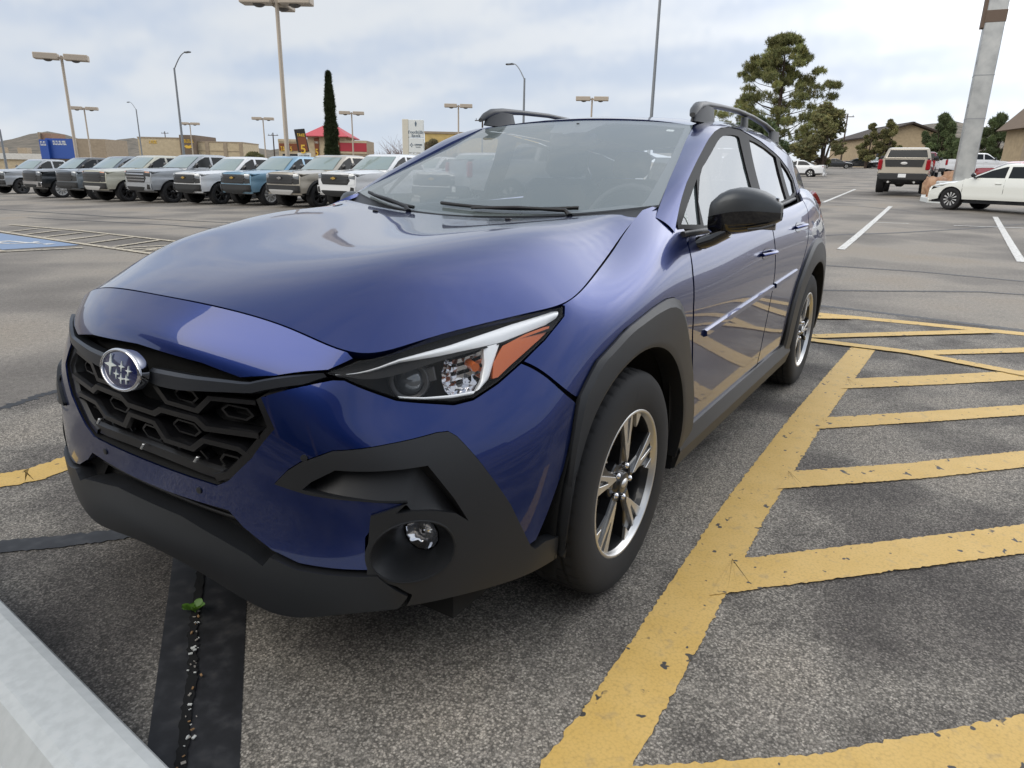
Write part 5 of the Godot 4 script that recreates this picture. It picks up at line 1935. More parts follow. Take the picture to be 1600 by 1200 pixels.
func stripe(line: Array, width: float, lift: float, mb: MB, rough := .004, seed_ := 0, cut_x := -99.0) -> void:   # a painted line with slightly uneven edges
	var rng := RandomNumberGenerator.new()
	rng.seed = 77 + seed_
	var pts := PackedVector2Array()
	for p in line:
		pts.append(Vector2(p[0], p[1]))
	if cut_x > -90:
		pts[0] -= (pts[1] - pts[0]).normalized() * .25
	var total := 0.0
	for i in pts.size() - 1:
		total += pts[i].distance_to(pts[i + 1])
	var k := maxi(3, int(total / (.012 if rough > 0 else .3)))
	k = mini(k, 1000)
	var r := resample2(pts, k)
	var a := PackedVector3Array()
	var b := PackedVector3Array()
	for i in k:
		var d := (r[mini(i + 1, k - 1)] - r[maxi(i - 1, 0)]).normalized()
		var m := Vector2(-d.y, d.x)
		var p := r[i] + m * (width / 2 + rng.randfn(0, rough))
		var q := r[i] - m * (width / 2 + rng.randfn(0, rough))
		a.append(Vector3(p.x, ht(p.x, p.y) + lift, p.y)); b.append(Vector3(q.x, ht(q.x, q.y) + lift, q.y))
	if cut_x > -90:   # begin along a line of that x, not square across
		var d0 := (r[1] - r[0]).normalized()
		for i in k:
			if a[i].x < cut_x:
				a[i] += Vector3(d0.x, 0, d0.y) * ((cut_x - a[i].x) / d0.x)
			if b[i].x < cut_x:
				b[i] += Vector3(d0.x, 0, d0.y) * ((cut_x - b[i].x) / d0.x)
	mb.grid([a, b])

func build_ground() -> void:
	place_materials()
	var xs := stops(-36, 12, .75, -4500, 4500)
	var zs := stops(-48, 6, .75, -4500, 4500)
	var near := []
	for z in zs:
		var row := PackedVector3Array()
		for x in xs:
			row.append(on(x, z))
		near.append(row)
	# split the sheet: asphalt within about 150 m, dry land beyond
	var ground := MB.new()
	var land := MB.new()
	for part in [0, 1]:
		var mb: MB = [ground, land][part]
		var at := {}
		for i in zs.size() - 1:
			for j in xs.size() - 1:
				var far := Vector2(xs[j] + 20, zs[i] + 20).length() > 190
				if far != (part == 1):
					continue
				var q := []
				for s in [[i, j], [i, j + 1], [i + 1, j + 1], [i + 1, j]]:
					var key := Vector2i(s[0], s[1])
					if not at.has(key):
						at[key] = mb.v.size()
						var p: Vector3 = near[s[0]][s[1]]
						mb.v.append(p)
						var e := .5
						mb.n.append(Vector3(ht(p.x - e, p.z) - ht(p.x + e, p.z), 2 * e, ht(p.x, p.z - e) - ht(p.x, p.z + e)).normalized())
					q.append(at[key])
				mb.x.append_array([q[0], q[1], q[2], q[0], q[2], q[3]])
	structure(put(self, "ground", ground, M.asphalt))
	structure(put(self, "far_ground", land, M.far_land))
	var bay := MB.new()
	panel(bay, func(p): return Vector3(p.x, .0025, p.y), v2([-2.52, -5.70, -.4, -5.75, .5, -5.73, 1.2, -5.69, 2.2, -5.59, 7, -5.2, 7, 6, -2.45, 6, -2.46, .36, -2.53, .1, -2.5, -1.2]), Vector2(.5, .5), -1.0, 0)
	structure(put(self, "sealed_bay_asphalt", bay, M.asphalt_bay))
	build_marks()
	build_kerbs()
	build_hills()

func build_marks() -> void:
	var mb := MB.new()
	stripe([[1.10, 1.6], [1.103, .4], [1.066, -.75], [1.065, -2.0], [1.085, -3.0], [1.105, -3.95]], .165, .006, mb, .0022, 1)
	structure(put(self, "yellow_bay_line", mb, M.yellow_paint))
	var k := 0
	for l in [[[1.15, .78], [1.58, .44], [2.6, -.62]], [[1.14, -.22], [1.60, -.70], [2.6, -1.75]], [[1.13, -1.10], [1.6, -1.55], [2.6, -2.65]], [[1.14, -1.96], [1.6, -2.42], [2.7, -3.55]], [[1.15, -2.85], [1.6, -3.28], [2.8, -4.5]], [[1.40, -3.98], [2.1, -4.62], [2.8, -5.35]]]:
		mb = MB.new()
		stripe(l, [.17, .17, .155, .15, .19, .13][k], .0085 if k < 5 else .0105, mb, .0022, 5 + k, 1.13 if k < 5 else -99.0)
		structure(put(self, "yellow_hatch_line" if k == 0 else "yellow_hatch_line_%03d" % k, mb, M.yellow_paint))
		k += 1
	mb = MB.new()
	stripe([[-.6, -5.2], [.55, -5.22], [1.4, -5.33], [2.18, -5.40], [4.0, -5.6]], .16, .006, mb, .0022, 21)
	stripe([[-.6, -3.62], [.6, -3.98], [1.4, -4.02], [2.1, -3.80], [2.8, -3.72]], .12, .0135, mb, .0022, 22)
	stripe([[.2, -4.02], [.74, -4.15], [1.93, -5.3]], .13, .0145, mb, .0022, 23)
	stripe([[-.3, -4.7], [.6, -5.0], [.85, -5.17]], .12, .0155, mb, .0022, 25)
	structure(put(self, "yellow_end_lines", mb, M.yellow_paint))
	mb = MB.new()
	stripe([[-1.62, .95], [-1.45, .66], [-1.48, .35], [-1.52, -.6], [-1.52, -4.2]], .15, .006, mb, .005, 24)
	structure(put(self, "yellow_line_left", mb, M.yellow_paint))
	# white bay lines further back
	k = 0
	for l in [[[-.19, -11.9], [-.68, -26.2]], [[2.46, -11.9], [2.30, -23.0]], [[-3.0, -27], [-3.6, -40]], [[5.3, -12.2], [5.2, -24]]]:
		mb = MB.new()
		stripe(l, .13, .008, mb, .004, 30 + k)
		structure(put(self, "white_bay_line" if k == 0 else "white_bay_line_%03d" % k, mb, M.white_paint))
		k += 1
	mb = MB.new()
	stripe([[-.4, -18.7], [.39, -18.87]], .07, .012, mb, .004, 40)
	stripe([[1.37, -18.96], [2.85, -19.25], [5, -19.7]], .09, .012, mb, .004, 41)
	structure(put(self, "white_bay_cross_line", mb, M.white_paint))
	# the bay with the blue panel at far left: cream lines, hatching, a white wheelchair figure
	mb = MB.new()
	sheet(v2([-14.6, -4.5, -12.0, -4.27, -10.64, -4.12, -10.78, -3.05, -12.1, -3.3, -14.6, -3.5]), .006, mb)
	structure(put(self, "blue_bay_panel", mb, M.blue_paint))
	mb = MB.new()
	var wc := Vector2(-12.0, -3.78)
	var arc := []
	for i in 13:
		var a := deg_to_rad(-60 + 250.0 * i / 12)
		arc.append([wc.x + .35 * cos(a), wc.y + .26 * sin(a)])
	stripe(arc, .09, .010, mb, .003, 50)
	stripe([[wc.x + .6, wc.y - .1], [wc.x + .3, wc.y - .02], [wc.x - .2, wc.y], [wc.x - .3, wc.y + .24], [wc.x - .62, wc.y + .24]], .09, .011, mb, .003, 51)
	stripe([[wc.x + .72, wc.y - .12], [wc.x + .9, wc.y - .12]], .15, .010, mb, .003, 52)
	structure(put(self, "wheelchair_mark", mb, M.white_paint))
	mb = MB.new()
	stripe([[-15.5, -4.75], [-11.5, -4.3], [-8.3, -4.02]], .12, .013, mb, .004, 53)
	stripe([[-15.5, -2.85], [-10.4, -2.92], [-10.1, -3.9]], .11, .0142, mb, .004, 54)
	stripe([[-17, -5.75], [-13.86, -5.72], [-9.4, -5.36]], .11, .013, mb, .004, 55)
	for i in 7:
		stripe([[-14.6 + i * .95, -4.72 + i * .09], [-15.2 + i * .95, -5.55 + i * .03]], .10, .0155, mb, .004, 56 + i)
	for i in 4:
		stripe([[-9.6 + i * .35, -4.2], [-9.3 + i * .4, -5.25]], .09, .0155, mb, .004, 66 + i)
	structure(put(self, "cream_bay_lines", mb, M.cream_paint))
	# tar-sealed cracks
	mb = MB.new()
	k = 0
	for l in [[[-.4, -5.75], [.5, -5.73], [1.2, -5.69], [2.2, -5.59], [4, -5.3]], [[-2.2, -9.2], [-.04, -9.41], [1.2, -9.58], [2.37, -9.42], [5, -9.0]], [[-1, -6.7], [.34, -6.83], [1.06, -7.35], [1.87, -7.97], [3, -8.2]], [[-3, -12.6], [-.92, -14.45], [.34, -16.08], [1.78, -18.46], [2.88, -20.74]], [[-6, -24.5], [-2.98, -25.45], [-1.66, -25.66], [.41, -23.65]], [[-2.35, .9], [-2.46, .36], [-2.53, .14], [-2.58, -.12], [-2.5, -1.2], [-2.9, -4]], [[-30, -9.3], [-18, -9.0], [-12, -9.4], [-6, -9.15]], [[-20, -7.4], [-14, -7.9], [-8, -7.5]], [[-4.8, -2], [-5.2, -6], [-4.9, -11]], [[-3.2, -30], [-1.2, -29.4], [2, -30.2]]]:
		stripe(l, [.10, .09, .07, .12, .11, .05, .12, .1, .08, .12][k], .004, mb, .010, 80 + k)
		k += 1
	var tar := structure(put(self, "tar_seams", mb, M.tar))
	mb = MB.new()
	var band := PackedVector2Array()
	for p in [[-.75, .46], [-.377, .715], [.258, 1.174], [.55, 1.38], [.80, 1.30], [.485, 1.106], [-.007, .715], [-.45, .40]]:
		band.append(Vector2(p[0], p[1]))
	panel(mb, func(p): return Vector3(p.x, .0045, p.y), band, Vector2(.1, .1), -1.0, 0)
	stripe([[-1.25, 1.05], [-.95, 1.0], [-.80, .85], [-.62, .62], [-.50, .50]], .085, .0062, mb, .004, 95)
	structure(put(self, "tar_band", mb, M.tar))
	mb = MB.new()
	stripe([[-.30, .66], [-.152, .775], [.0, .895], [.14, .985], [.25, 1.075], [.389, 1.18], [.5, 1.25]], .022, .0085, mb, .0022, 96)
	structure(put(self, "open_crack", mb, M.crack))
	# bits lying in the crack
	var rng := RandomNumberGenerator.new()
	rng.seed = 12
	var bits := [MB.new(), MB.new(), MB.new()]
	for i in 46:
		var t := rng.randf()
		var p := Vector2(-.10, .81).lerp(Vector2(.48, 1.235), t) + Vector2(rng.randfn(0, .008), rng.randfn(0, .008))
		var s := rng.randf_range(.002, .0058)
		bits[[0, 0, 1, 2, 2][i % 5]].box(Vector3.ZERO, Vector3(s * 1.8, s * .5, s), Transform3D(Basis(Vector3.UP, rng.randf() * TAU) * Basis(Vector3.RIGHT, rng.randfn(0, .4)), Vector3(p.x, .011, p.y)))
	for i in 3:
		var o := put(self, ["white_litter", "leaf_litter", "crack_gravel"][i], bits[i], [M.petal, M.dead_leaf, M.gravel_bit][i])
		o.set_meta("kind", "stuff"); tag(o, ["white flakes caught in the open crack before the car", "brown dry leaf bits in the open crack near the wheel stop", "small grit lying in the open crack"][i], ["litter", "leaves", "gravel"][i])
	# loose stones scattered over the asphalt
	var st := MB.new()
	for i in 420:
		var p := Vector2(rng.randf_range(-1.2, 3.0), rng.randf_range(-3.5, 1.3))
		var s := rng.randf_range(.002, .0055)
		st.box(Vector3.ZERO, Vector3(s * 1.5, s, s * 1.2), Transform3D(Basis(Vector3(rng.randf(), 1, rng.randf()).normalized(), rng.randf() * TAU), Vector3(p.x, s * .4, p.y)), s * .4)
	var so := put(self, "loose_grit", st, M.gravel_bit)
	so.set_meta("kind", "stuff"); tag(so, "tiny pale stones strewn over the asphalt beside the blue car", "gravel")
	# weed
	var weed := thing("weed", "small green weed growing from the crack in front of the car", "weed", Vector3(-.075, .004, .835))
	for i in 9:
		mb = MB.new()
		var a := TAU * i / 9 + rng.randf() * .7
		var len := rng.randf_range(.026, .046)
		var up := rng.randf_range(.5, 1.6)
		var d := Vector3(cos(a), up, sin(a)).normalized()
		var sd := d.cross(Vector3.UP).normalized()
		var rows := []
		for k2 in 5:
			var t := k2 / 4.0
			var w2: float = [.002, .010, .014, .010, .001][k2]
			var c := d * (.012 + len * t) + Vector3(0, -.012 * t * t, 0)
			rows.append(PackedVector3Array([c - sd * w2 + Vector3(0, .004, 0), c, c + sd * w2 + Vector3(0, .004, 0)]))
		mb.grid(rows)
		put(weed, "leaf", mb, M.leaf_green)
	mb = MB.new()
	mb.tube([Vector3(0, -.004, 0), Vector3(.004, .016, .002), Vector3(.0, .03, 0)], .0022, 5)
	put(weed, "stem", mb, M.leaf_green)

func build_kerbs() -> void:
	# wheel stop in front of the car
	var mb := MB.new()
	var t := Transform3D(Basis(Vector3.UP, -.080), Vector3(.06, 0, 1.21))
	var prof := [[-.03, 0], [-.004, .10], [.008, .122], [.030, .130], [.118, .130], [.140, .122], [.185, .06], [.20, .045], [.205, 0]]
	var rows := []
	for q in prof:
		var row := PackedVector3Array()
		for i in 25:
			row.append(t * Vector3(-.95 + i * 1.9 / 24, q[1], q[0]))
		rows.append(row)
	for i in rows.size() - 1:
		mb.grid([rows[i], rows[i + 1]], false, true)
	for e in [0, 24]:
		var ring := PackedVector3Array()
		for r in rows:
			ring.append(r[e])
		mb.cap(ring, e == 0)
	tag(put(self, "wheel_stop", mb, M.concrete), "white concrete wheel stop in front of the blue car's bumper", "wheel stop")
	# island kerb by the sign pole
	mb = MB.new()
	var pts := [[.25, -29.6], [-.05, -30.6], [-.2, -34], [-.3, -40], [2.6, -41], [3.4, -36], [3.6, -32.5], [1.6, -30.0], [.8, -29.2], [.25, -29.6]]
	var kr := [PackedVector3Array(), PackedVector3Array(), PackedVector3Array(), PackedVector3Array()]
	var flat := PackedVector2Array()
	for p in pts:
		flat.append(Vector2(p[0], p[1]))
	var r2 := resample2(flat, 80)
	for i in 80:
		var d := (r2[(i + 1) % 79] - r2[(i + 78) % 79]).normalized()
		var m := Vector2(-d.y, d.x)
		for k in 4:
			var p: Vector2 = r2[i] + m * [-.02, .0, .16, .17][k]
			kr[k].append(on(p.x, p.y) + Vector3(0, [-.05, .15, .155, -.02][k], 0))
	for k in 3:
		mb.grid([kr[k], kr[k + 1]])
	tag(put(self, "island_kerb", mb, M.concrete), "pale concrete kerb round the planted island by the sign pole", "kerb")
	mb = MB.new()
	panel(mb, func(p): return on(p.x, p.y) + Vector3(0, .10 + .04 * sin(p.x * 5) * sin(p.y * 3), 0), shrink(flat, .05), Vector2(.5, .5), -1.0, 0)
	var soil := structure(put(self, "island_soil", mb, M.red_rock))

func build_hills() -> void:
	var f := FastNoiseLite.new()
	f.seed = 6; f.frequency = 1.0; f.fractal_octaves = 5
	var mb := MB.new()
	var rows := []
	for i in 14:
		rows.append(PackedVector3Array())
	for j in 361:
		var az := TAU * j / 360.0      # 0 towards -z, growing towards -x
		var d := Vector2(-sin(az), -cos(az))
		var deg := rad_to_deg(az)
		if deg > 180:
			deg -= 360
		# how high the skyline stands in degrees, by direction
		var sky := 1.0 + .5 * f.get_noise_2d(d.x * 3, d.y * 3)
		sky += .8 * exp(-pow((deg - 65) / 2.0, 2)) + .7 * exp(-pow((deg - 60) / 1.8, 2)) + .3 * exp(-pow((deg - 51) / 4.0, 2)) + 2.6 * exp(-pow((deg - 3) / 5.0, 2)) + 2.4 * exp(-pow((deg + 5) / 4.0, 2))
		sky += .18 * f.get_noise_2d(az * 40, 3)
		if absf(deg) > 80:
			sky += .8
		for i in 14:
			var t := i / 13.0
			var r := lerpf(900, 2300, t)
			var y := sin(minf(t * 1.25, 1.0) * PI / 2)
			var p := d * r
			var base := ht(p.x, p.y)
			rows[i].append(Vector3(p.x, base * (1 - y) - 2 + y * (tan(deg_to_rad(sky)) * r * 1.0 + 1.2) * (1.0 + .12 * f.get_noise_2d(p.x * .006, p.y * .006) * (1.0 if i < 12 else .3)), p.y))
	mb.grid(rows)
	structure(put(self, "hills", mb, M.hill))

# ---- lamps, poles and signs
func twin_lamp(label: String, x: float, z: float, h: float, turn: float, heads := 2) -> void:
	var o := thing("parking_lamp", label, "lamp post", on(x, z), turn, "tan twin-headed parking lamps")
	var mb := MB.new()
	mb.tube([Vector3(0, 0, 0), Vector3(0, h * .5, 0), Vector3(0, h, 0)], .10, 10, 1.0, .075)
	mb.lathe([Vector2(0, .24), Vector2(.6, .24), Vector2(.62, .1)], 14, Transform3D(Basis(Vector3.BACK, PI / 2), Vector3.ZERO))
	put(o, "pole", mb, M.lamp_tan)
	for k in heads:
		var b := Basis(Vector3.UP, [0.0, PI, PI / 2][k])
		mb = MB.new()
		mb.box(Vector3(.78, 0, 0), Vector3(1.25, .34, .62), Transform3D(b, Vector3(0, h - .08, 0)), .03)
		mb.box(Vector3(.12, -.05, 0), Vector3(.26, .12, .14), Transform3D(b, Vector3(0, h - .08, 0)))
		var hd := put(o, "lamp_head", mb, M.lamp_tan)
		mb = MB.new()
		mb.lathe([Vector2(0, .24), Vector2(.04, .22), Vector2(.09, .13), Vector2(.11, .01)], 14, Transform3D(b * Basis(Vector3.BACK, -PI / 2), Vector3(0, h - .25, 0) + b * Vector3(.72, 0, 0)))
		put(hd, "lamp_shade", mb, M.lamp_under)

func street_lamp(label: String, x: float, z: float, h: float, reach: float, turn: float) -> void:
	var o := thing("street_lamp", label, "street lamp", on(x, z), turn, "grey street lamps with curved arms")
	var mb := MB.new()
	mb.tube([Vector3(0, 0, 0), Vector3(0, h * .5, 0), Vector3(0, h, 0)], .12, 10, 1.0, .08)
	put(o, "pole", mb, M.pole_grey)
	if reach > 0:
		mb = MB.new()
		var arm := []
		for i in 9:
			var t := i / 8.0
			arm.append(Vector3(reach * t, h - .1 + 1.25 * sin(t * PI * .5), 0))
		mb.tube(arm, .05, 8, 1.0, .035)
		put(o, "arm", mb, M.pole_grey)
		mb = MB.new()
		mb.box(Vector3(reach + .3, h + 1.14, 0), Vector3(.75, .13, .28), Transform3D(), .05)
		put(o, "lamp_head", mb, M.pole_grey)

func utility_pole(label: String, x: float, z: float, h: float) -> void:
	var o := thing("utility_pole", label, "utility pole", on(x, z), .4, "brown utility poles far off")
	var mb := MB.new()
	mb.tube([Vector3.ZERO, Vector3(0, h, 0)], .16, 8, 1.0, .11)
	put(o, "pole", mb, M.bark)
	mb = MB.new()
	mb.box(Vector3(0, h - .5, 0), Vector3(2.2, .12, .12))
	put(o, "crossarm", mb, M.bark)
	for s in [-.9, -.3, .9]:
		mb = MB.new()
		mb.tube([Vector3(s, h - .44, 0), Vector3(s, h - .2, 0)], .05, 6)
		put(o, "insulator", mb, M.pole_grey)

func lettering(parent: Node3D, called: String, s: String, size: float, at: Vector3, turn: float, m: Material, depth := .04, serif := false) -> void:
	var o := put(parent, called, text_mesh(s, size, depth, true, serif), m)
	o.position = at; o.rotation.y = turn

func letter_blocks(parent: Node3D, called: String, n: int, w: float, h: float, at: Vector3, m: Material, seed_: int) -> void:   # lettering too far off to read: one raised stroke group per letter
	var rng := RandomNumberGenerator.new()
	rng.seed = seed_
	for i in n:
		var mb := MB.new()
		var x := (i - (n - 1) / 2.0) * w / n
		var lw := w / n * .8
		var kind := rng.randi_range(0, 3)
		mb.box(Vector3(x - lw * .35, 0, 0), Vector3(lw * .26, h, .05))
		if kind != 1:
			mb.box(Vector3(x + lw * .08, h * .36, 0), Vector3(lw * .6, h * .25, .048))
		if kind != 2:
			mb.box(Vector3(x + lw * .08, -h * .36, 0), Vector3(lw * .6, h * .25, .048))
		if kind > 1:
			mb.box(Vector3(x + lw * .34, 0, 0), Vector3(lw * .24, h * .9, .052))
		var o := put(parent, called, mb, m)
		o.position = at

func build_signs() -> void:
	# three-panel pylon sign
	var o := thing("pylon_sign", "cream pylon sign with three white panels, the top one lettered for a bank", "sign", on(-46.8, -55.2), .52)
	var mb := MB.new()
	mb.box(Vector3(-.78, 2.8, 0), Vector3(.62, 5.7, .55), Transform3D(), .03)
	mb.box(Vector3(.2, .9, -.05), Vector3(1.4, 1.8, .4))
	put(o, "pillar", mb, M.sign_cream)
	for k in 3:
		mb = MB.new()
		mb.box(Vector3(.28, [4.78, 3.17, 1.75][k], 0), Vector3(1.52, [1.66, 1.42, 1.30][k], .5), Transform3D(), .03)
		put(o, "sign_panel", mb, M.sign_white)
	lettering(o, "lettering", "Foothills", .26, Vector3(.28, 4.42, .26), 0, M.sign_grey, .02, true)
	lettering(o, "lettering", "Bank", .26, Vector3(.28, 4.08, .26), 0, M.sign_grey, .02, true)
	mb = MB.new()
	mb.prism(v2([0, .34, .10, .10, .06, -.12, .02, -.2, -.02, -.2, -.06, -.12, -.10, .10]), Transform3D(Basis(), Vector3(.28, 5.16, .25)), .02)
	put(o, "leaf_logo", mb, M.sign_grey)
	for k in 4:
		mb = MB.new()
		mb.prism(v2([0, .22, .06, .09, 0, .05, -.06, .09]), Transform3D(Basis(Vector3.BACK, k * PI / 2), Vector3(-.18, 3.2, .25)), .02)
		put(o, "star_logo", mb, M.sign_grey)
	letter_blocks(o, "lettering", 8, .78, .13, Vector3(.5, 3.24, .262), M.sign_grey, 4)
	letter_blocks(o, "lettering", 6, .5, .08, Vector3(.5, 3.02, .262), M.sign_grey, 5)
	lettering(o, "lettering", "Nail", .34, Vector3(-.07, 1.86, .26), 0, M.sign_grey, .02, true)
	letter_blocks(o, "lettering", 5, .75, .32, Vector3(.62, 1.99, .262), M.sign_grey, 6)
	# big square steel pole beside the white saloon
	o = thing("sign_pole", "huge square galvanised steel pole rising beyond the white saloon's bonnet", "pole", on(1.22, -31.0), .12)
	mb = MB.new()
	mb.box(Vector3(0, 5.0, 0), Vector3(.62, 10.4, .62), Transform3D(), .03)
	put(o, "shaft", mb, M.steel_plate)
	mb = MB.new()
	mb.box(Vector3(0, 6.45, 0), Vector3(.65, .40, .65), Transform3D(), .01)
	put(o, "rusty_band", mb, M.rust_band)
	mb = MB.new()
	mb.box(Vector3(-.36, 7.2, .05), Vector3(.12, 2.2, .4))
	put(o, "side_bracket", mb, M.rust_band)
	mb = MB.new()
	mb.box(Vector3(.05, .38, .2), Vector3(1.75, .76, 1.3), Transform3D(), .04)
	put(o, "plinth", mb, M.concrete)
	for y in [2.9, 4.4]:
		mb = MB.new()
		mb.box(Vector3(-.31, y + .55, .16), Vector3(.02, .14, .06))
		put(o, "access_slot", mb, M.veh_black)
		mb = MB.new()
		mb.box(Vector3(0, y + .1, 0), Vector3(.632, .03, .632))
		put(o, "weld_seam", mb, M.galv)

func wall_box(o: Node3D, called: String, c: Vector3, s: Vector3, m: Material, bevel := .0) -> MeshInstance3D:
	var mb := MB.new()
	mb.box(c, s, Transform3D(), bevel)
	return put(o, called, mb, m)

func build_buildings() -> void:
	# far left: low pale building, blue shop
	var o := thing("low_building", "long low pale-roofed building at the far left beyond the trucks", "building", on(-195, -83), .57)
	wall_box(o, "wall", Vector3(-8, 1.6, 0), Vector3(44, 3.2, 20), M.stucco_sand)
	wall_box(o, "roof", Vector3(-8, 3.85, 0), Vector3(45, 1.3, 21), M.pale_roof)
	for k in 4:
		wall_box(o, "roof_unit", Vector3(-12 + k * 5.5, 5.1, 5), Vector3(2.2, 1.5, 1.8), M.stucco_tan, .05)
	o = thing("blue_shop", "tan shop with a deep blue front band and white lettering", "building", on(-161.9, -81.0), .62)
	o.scale = Vector3(.49, .95, .6)
	wall_box(o, "wall", Vector3(8.5, 3.7, 0), Vector3(13, 7.4, 16), M.stucco_tan)
	wall_box(o, "wall", Vector3(-4, 3.5, -.6), Vector3(12.4, 7.0, 14), M.stucco_tan)
	wall_box(o, "tower", Vector3(-11.2, 4.15, .6), Vector3(4.4, 8.5, 9), M.stucco_rose)
	wall_box(o, "tower_edge", Vector3(-13.6, 4.25, 1.0), Vector3(.8, 8.7, 9.6), M.stucco_tan)
	wall_box(o, "blue_band", Vector3(-3.6, 5.2, 7.4), Vector3(11.6, 4.2, 2.2), M.shop_blue)
	wall_box(o, "blue_band", Vector3(-9.6, 5.0, 8.4), Vector3(3.4, 4.0, 2.4), M.shop_blue)
	wall_box(o, "navy_edge", Vector3(2.25, 3.6, 7.5), Vector3(.5, 7.2, 2.3), M.shop_navy)
	wall_box(o, "canopy", Vector3(-4.5, 2.85, 8.6), Vector3(14, .3, 1.8), M.bronze)
	for k in 5:
		wall_box(o, "window", Vector3(-9.4 + k * 2.4, 1.3, 6.5), Vector3(2.0, 2.4, .2), M.dark_glass)
	wall_box(o, "plaque", Vector3(5.2, 1.6, 8.02), Vector3(.7, .5, .06), M.stucco_sand)
	letter_blocks(o, "lettering", 9, 5.6, .9, Vector3(-3.6, 6.4, 8.55), M.sign_white, 7)
	letter_blocks(o, "lettering", 4, 2.4, .9, Vector3(-9.6, 6.2, 9.66), M.sign_white, 8)
	# sand-coloured restaurant
	o = thing("sand_building", "sand-coloured flat-roofed building with a brown sign tower and yellow sign", "building", on(-131.4, -88.0), .62)
	o.scale = Vector3(.72, .93, .8)
	wall_box(o, "wall", Vector3(-6.8, 3.45, 0), Vector3(11.5, 6.9, 14), M.stucco_sand)
	wall_box(o, "wall", Vector3(8.3, 3.15, .3), Vector3(13.2, 6.3, 13), M.stucco_sand)
	wall_box(o, "tower", Vector3(.9, 3.75, 1.0), Vector3(4.2, 7.5, 14), M.stucco_brown)
	for x in [5.4, 10.2, 14.4]:
		wall_box(o, "pilaster", Vector3(x, 3.16, 6.82), Vector3(1.0, 6.28, .2), M.stucco_tan)
	wall_box(o, "ledge", Vector3(8.3, 4.5, 6.84), Vector3(13.2, .12, .14), M.stucco_tan)
	wall_box(o, "cornice", Vector3(-6.8, 6.85, 0), Vector3(11.7, .25, 14.2), M.stucco_tan)
	wall_box(o, "cornice", Vector3(8.3, 6.28, .3), Vector3(13.4, .22, 13.2), M.stucco_tan)
	wall_box(o, "canopy", Vector3(-8.6, 2.9, 8.2), Vector3(12.4, .3, 2.6), M.bronze)
	for k in 4:
		wall_box(o, "window", Vector3(-11.2 + k * 2.6, 1.3, 7.02), Vector3(1.5, 1.5, .12), M.dark_glass)
		wall_box(o, "canopy_post", Vector3(-13.6 + k * 3.4, 1.4, 9.2), Vector3(.16, 2.8, .16), M.bronze)
	wall_box(o, "entrance", Vector3(.9, 1.2, 8.03), Vector3(3.2, 2.0, .12), M.dark_glass)
	letter_blocks(o, "lettering", 9, 3.2, .62, Vector3(.9, 6.3, 8.06), M.sign_yellow, 9)
	letter_blocks(o, "lettering", 5, 2.1, .6, Vector3(-8.6, 6.0, 7.05), M.sign_yellow, 10)
	var mb := MB.new()
	mb.prism(v2([-1.0, .1, -.5, -.3, .4, -.35, 1.1, -.1, .7, .1, 1.0, .4, .2, .15, -.4, .3]), Transform3D(Basis(), Vector3(.9, 5.2, 8.02)), .06)
	put(o, "sign_emblem", mb, M.sign_yellow)
	# red-roofed car wash
	o = thing("car_wash", "tan car wash with red pyramid roof, red band and yellow number five boards", "building", on(-86.6, -81.6), .60)
	o.scale = Vector3(.61, 1.06, .8)
	wall_box(o, "wall", Vector3(-8.2, 2.35, 0), Vector3(7.6, 4.7, 9), M.stucco_sand)
	wall_box(o, "tower", Vector3(.45, 2.6, .6), Vector3(9.5, 5.2, 9.6), M.stucco_sand)
	wall_box(o, "wall", Vector3(7.1, 2.35, .9), Vector3(7.0, 4.7, 9), M.stucco_tan)
	mb = MB.new()
	var ap := Vector3(.5, 7.35, .6)
	var rc := [Vector3(-5.3, 5.2, 6.6), Vector3(6.3, 5.2, 6.6), Vector3(6.3, 5.2, -5.4), Vector3(-5.3, 5.2, -5.4)]
	for i in 4:
		mb.tri(rc[i], ap, rc[(i + 1) % 4])
	mb.quad(rc[0], rc[1], rc[2], rc[3])
	put(o, "roof", mb, M.roof_red)
	for i in 4:
		mb = MB.new()
		mb.tube([rc[i] + Vector3(0, -.05, 0), rc[(i + 1) % 4] + Vector3(0, -.05, 0)], .09, 6)
		put(o, "eave", mb, M.roof_red)
	wall_box(o, "red_band", Vector3(7.1, 3.75, 5.47), Vector3(7.0, 1.2, .12), M.sign_red)
	wall_box(o, "trim_band", Vector3(7.1, 4.5, 5.47), Vector3(7.1, .3, .2), M.stucco_sand)
	wall_box(o, "trim_band", Vector3(7.1, 2.98, 5.47), Vector3(7.0, .26, .14), M.stucco_sand)
	wall_box(o, "sign_band", Vector3(-8.2, 3.6, 4.56), Vector3(7.2, 1.0, .12), M.sign_brown)
	wall_box(o, "trim_band", Vector3(-8.2, 4.5, 4.58), Vector3(7.6, .32, .2), M.stucco_sand)
	lettering(o, "lettering", "TAKE 5", .66, Vector3(-10.0, 3.32, 4.64), 0, M.sign_yellow, .05)
	lettering(o, "lettering", "CAR", .66, Vector3(-5.7, 3.32, 4.64), 0, M.sign_yellow, .05)
	wall_box(o, "wash_bay", Vector3(-8.0, 1.35, 4.53), Vector3(6.2, 2.6, .1), M.dark_glass)
	wall_box(o, "door_opening", Vector3(-1.2, 1.2, 5.43), Vector3(3.0, 2.3, .1), M.dark_glass)
	wall_box(o, "menu_board", Vector3(-.9, 2.0, 5.52), Vector3(2.1, .6, .08), M.sign_yellow)
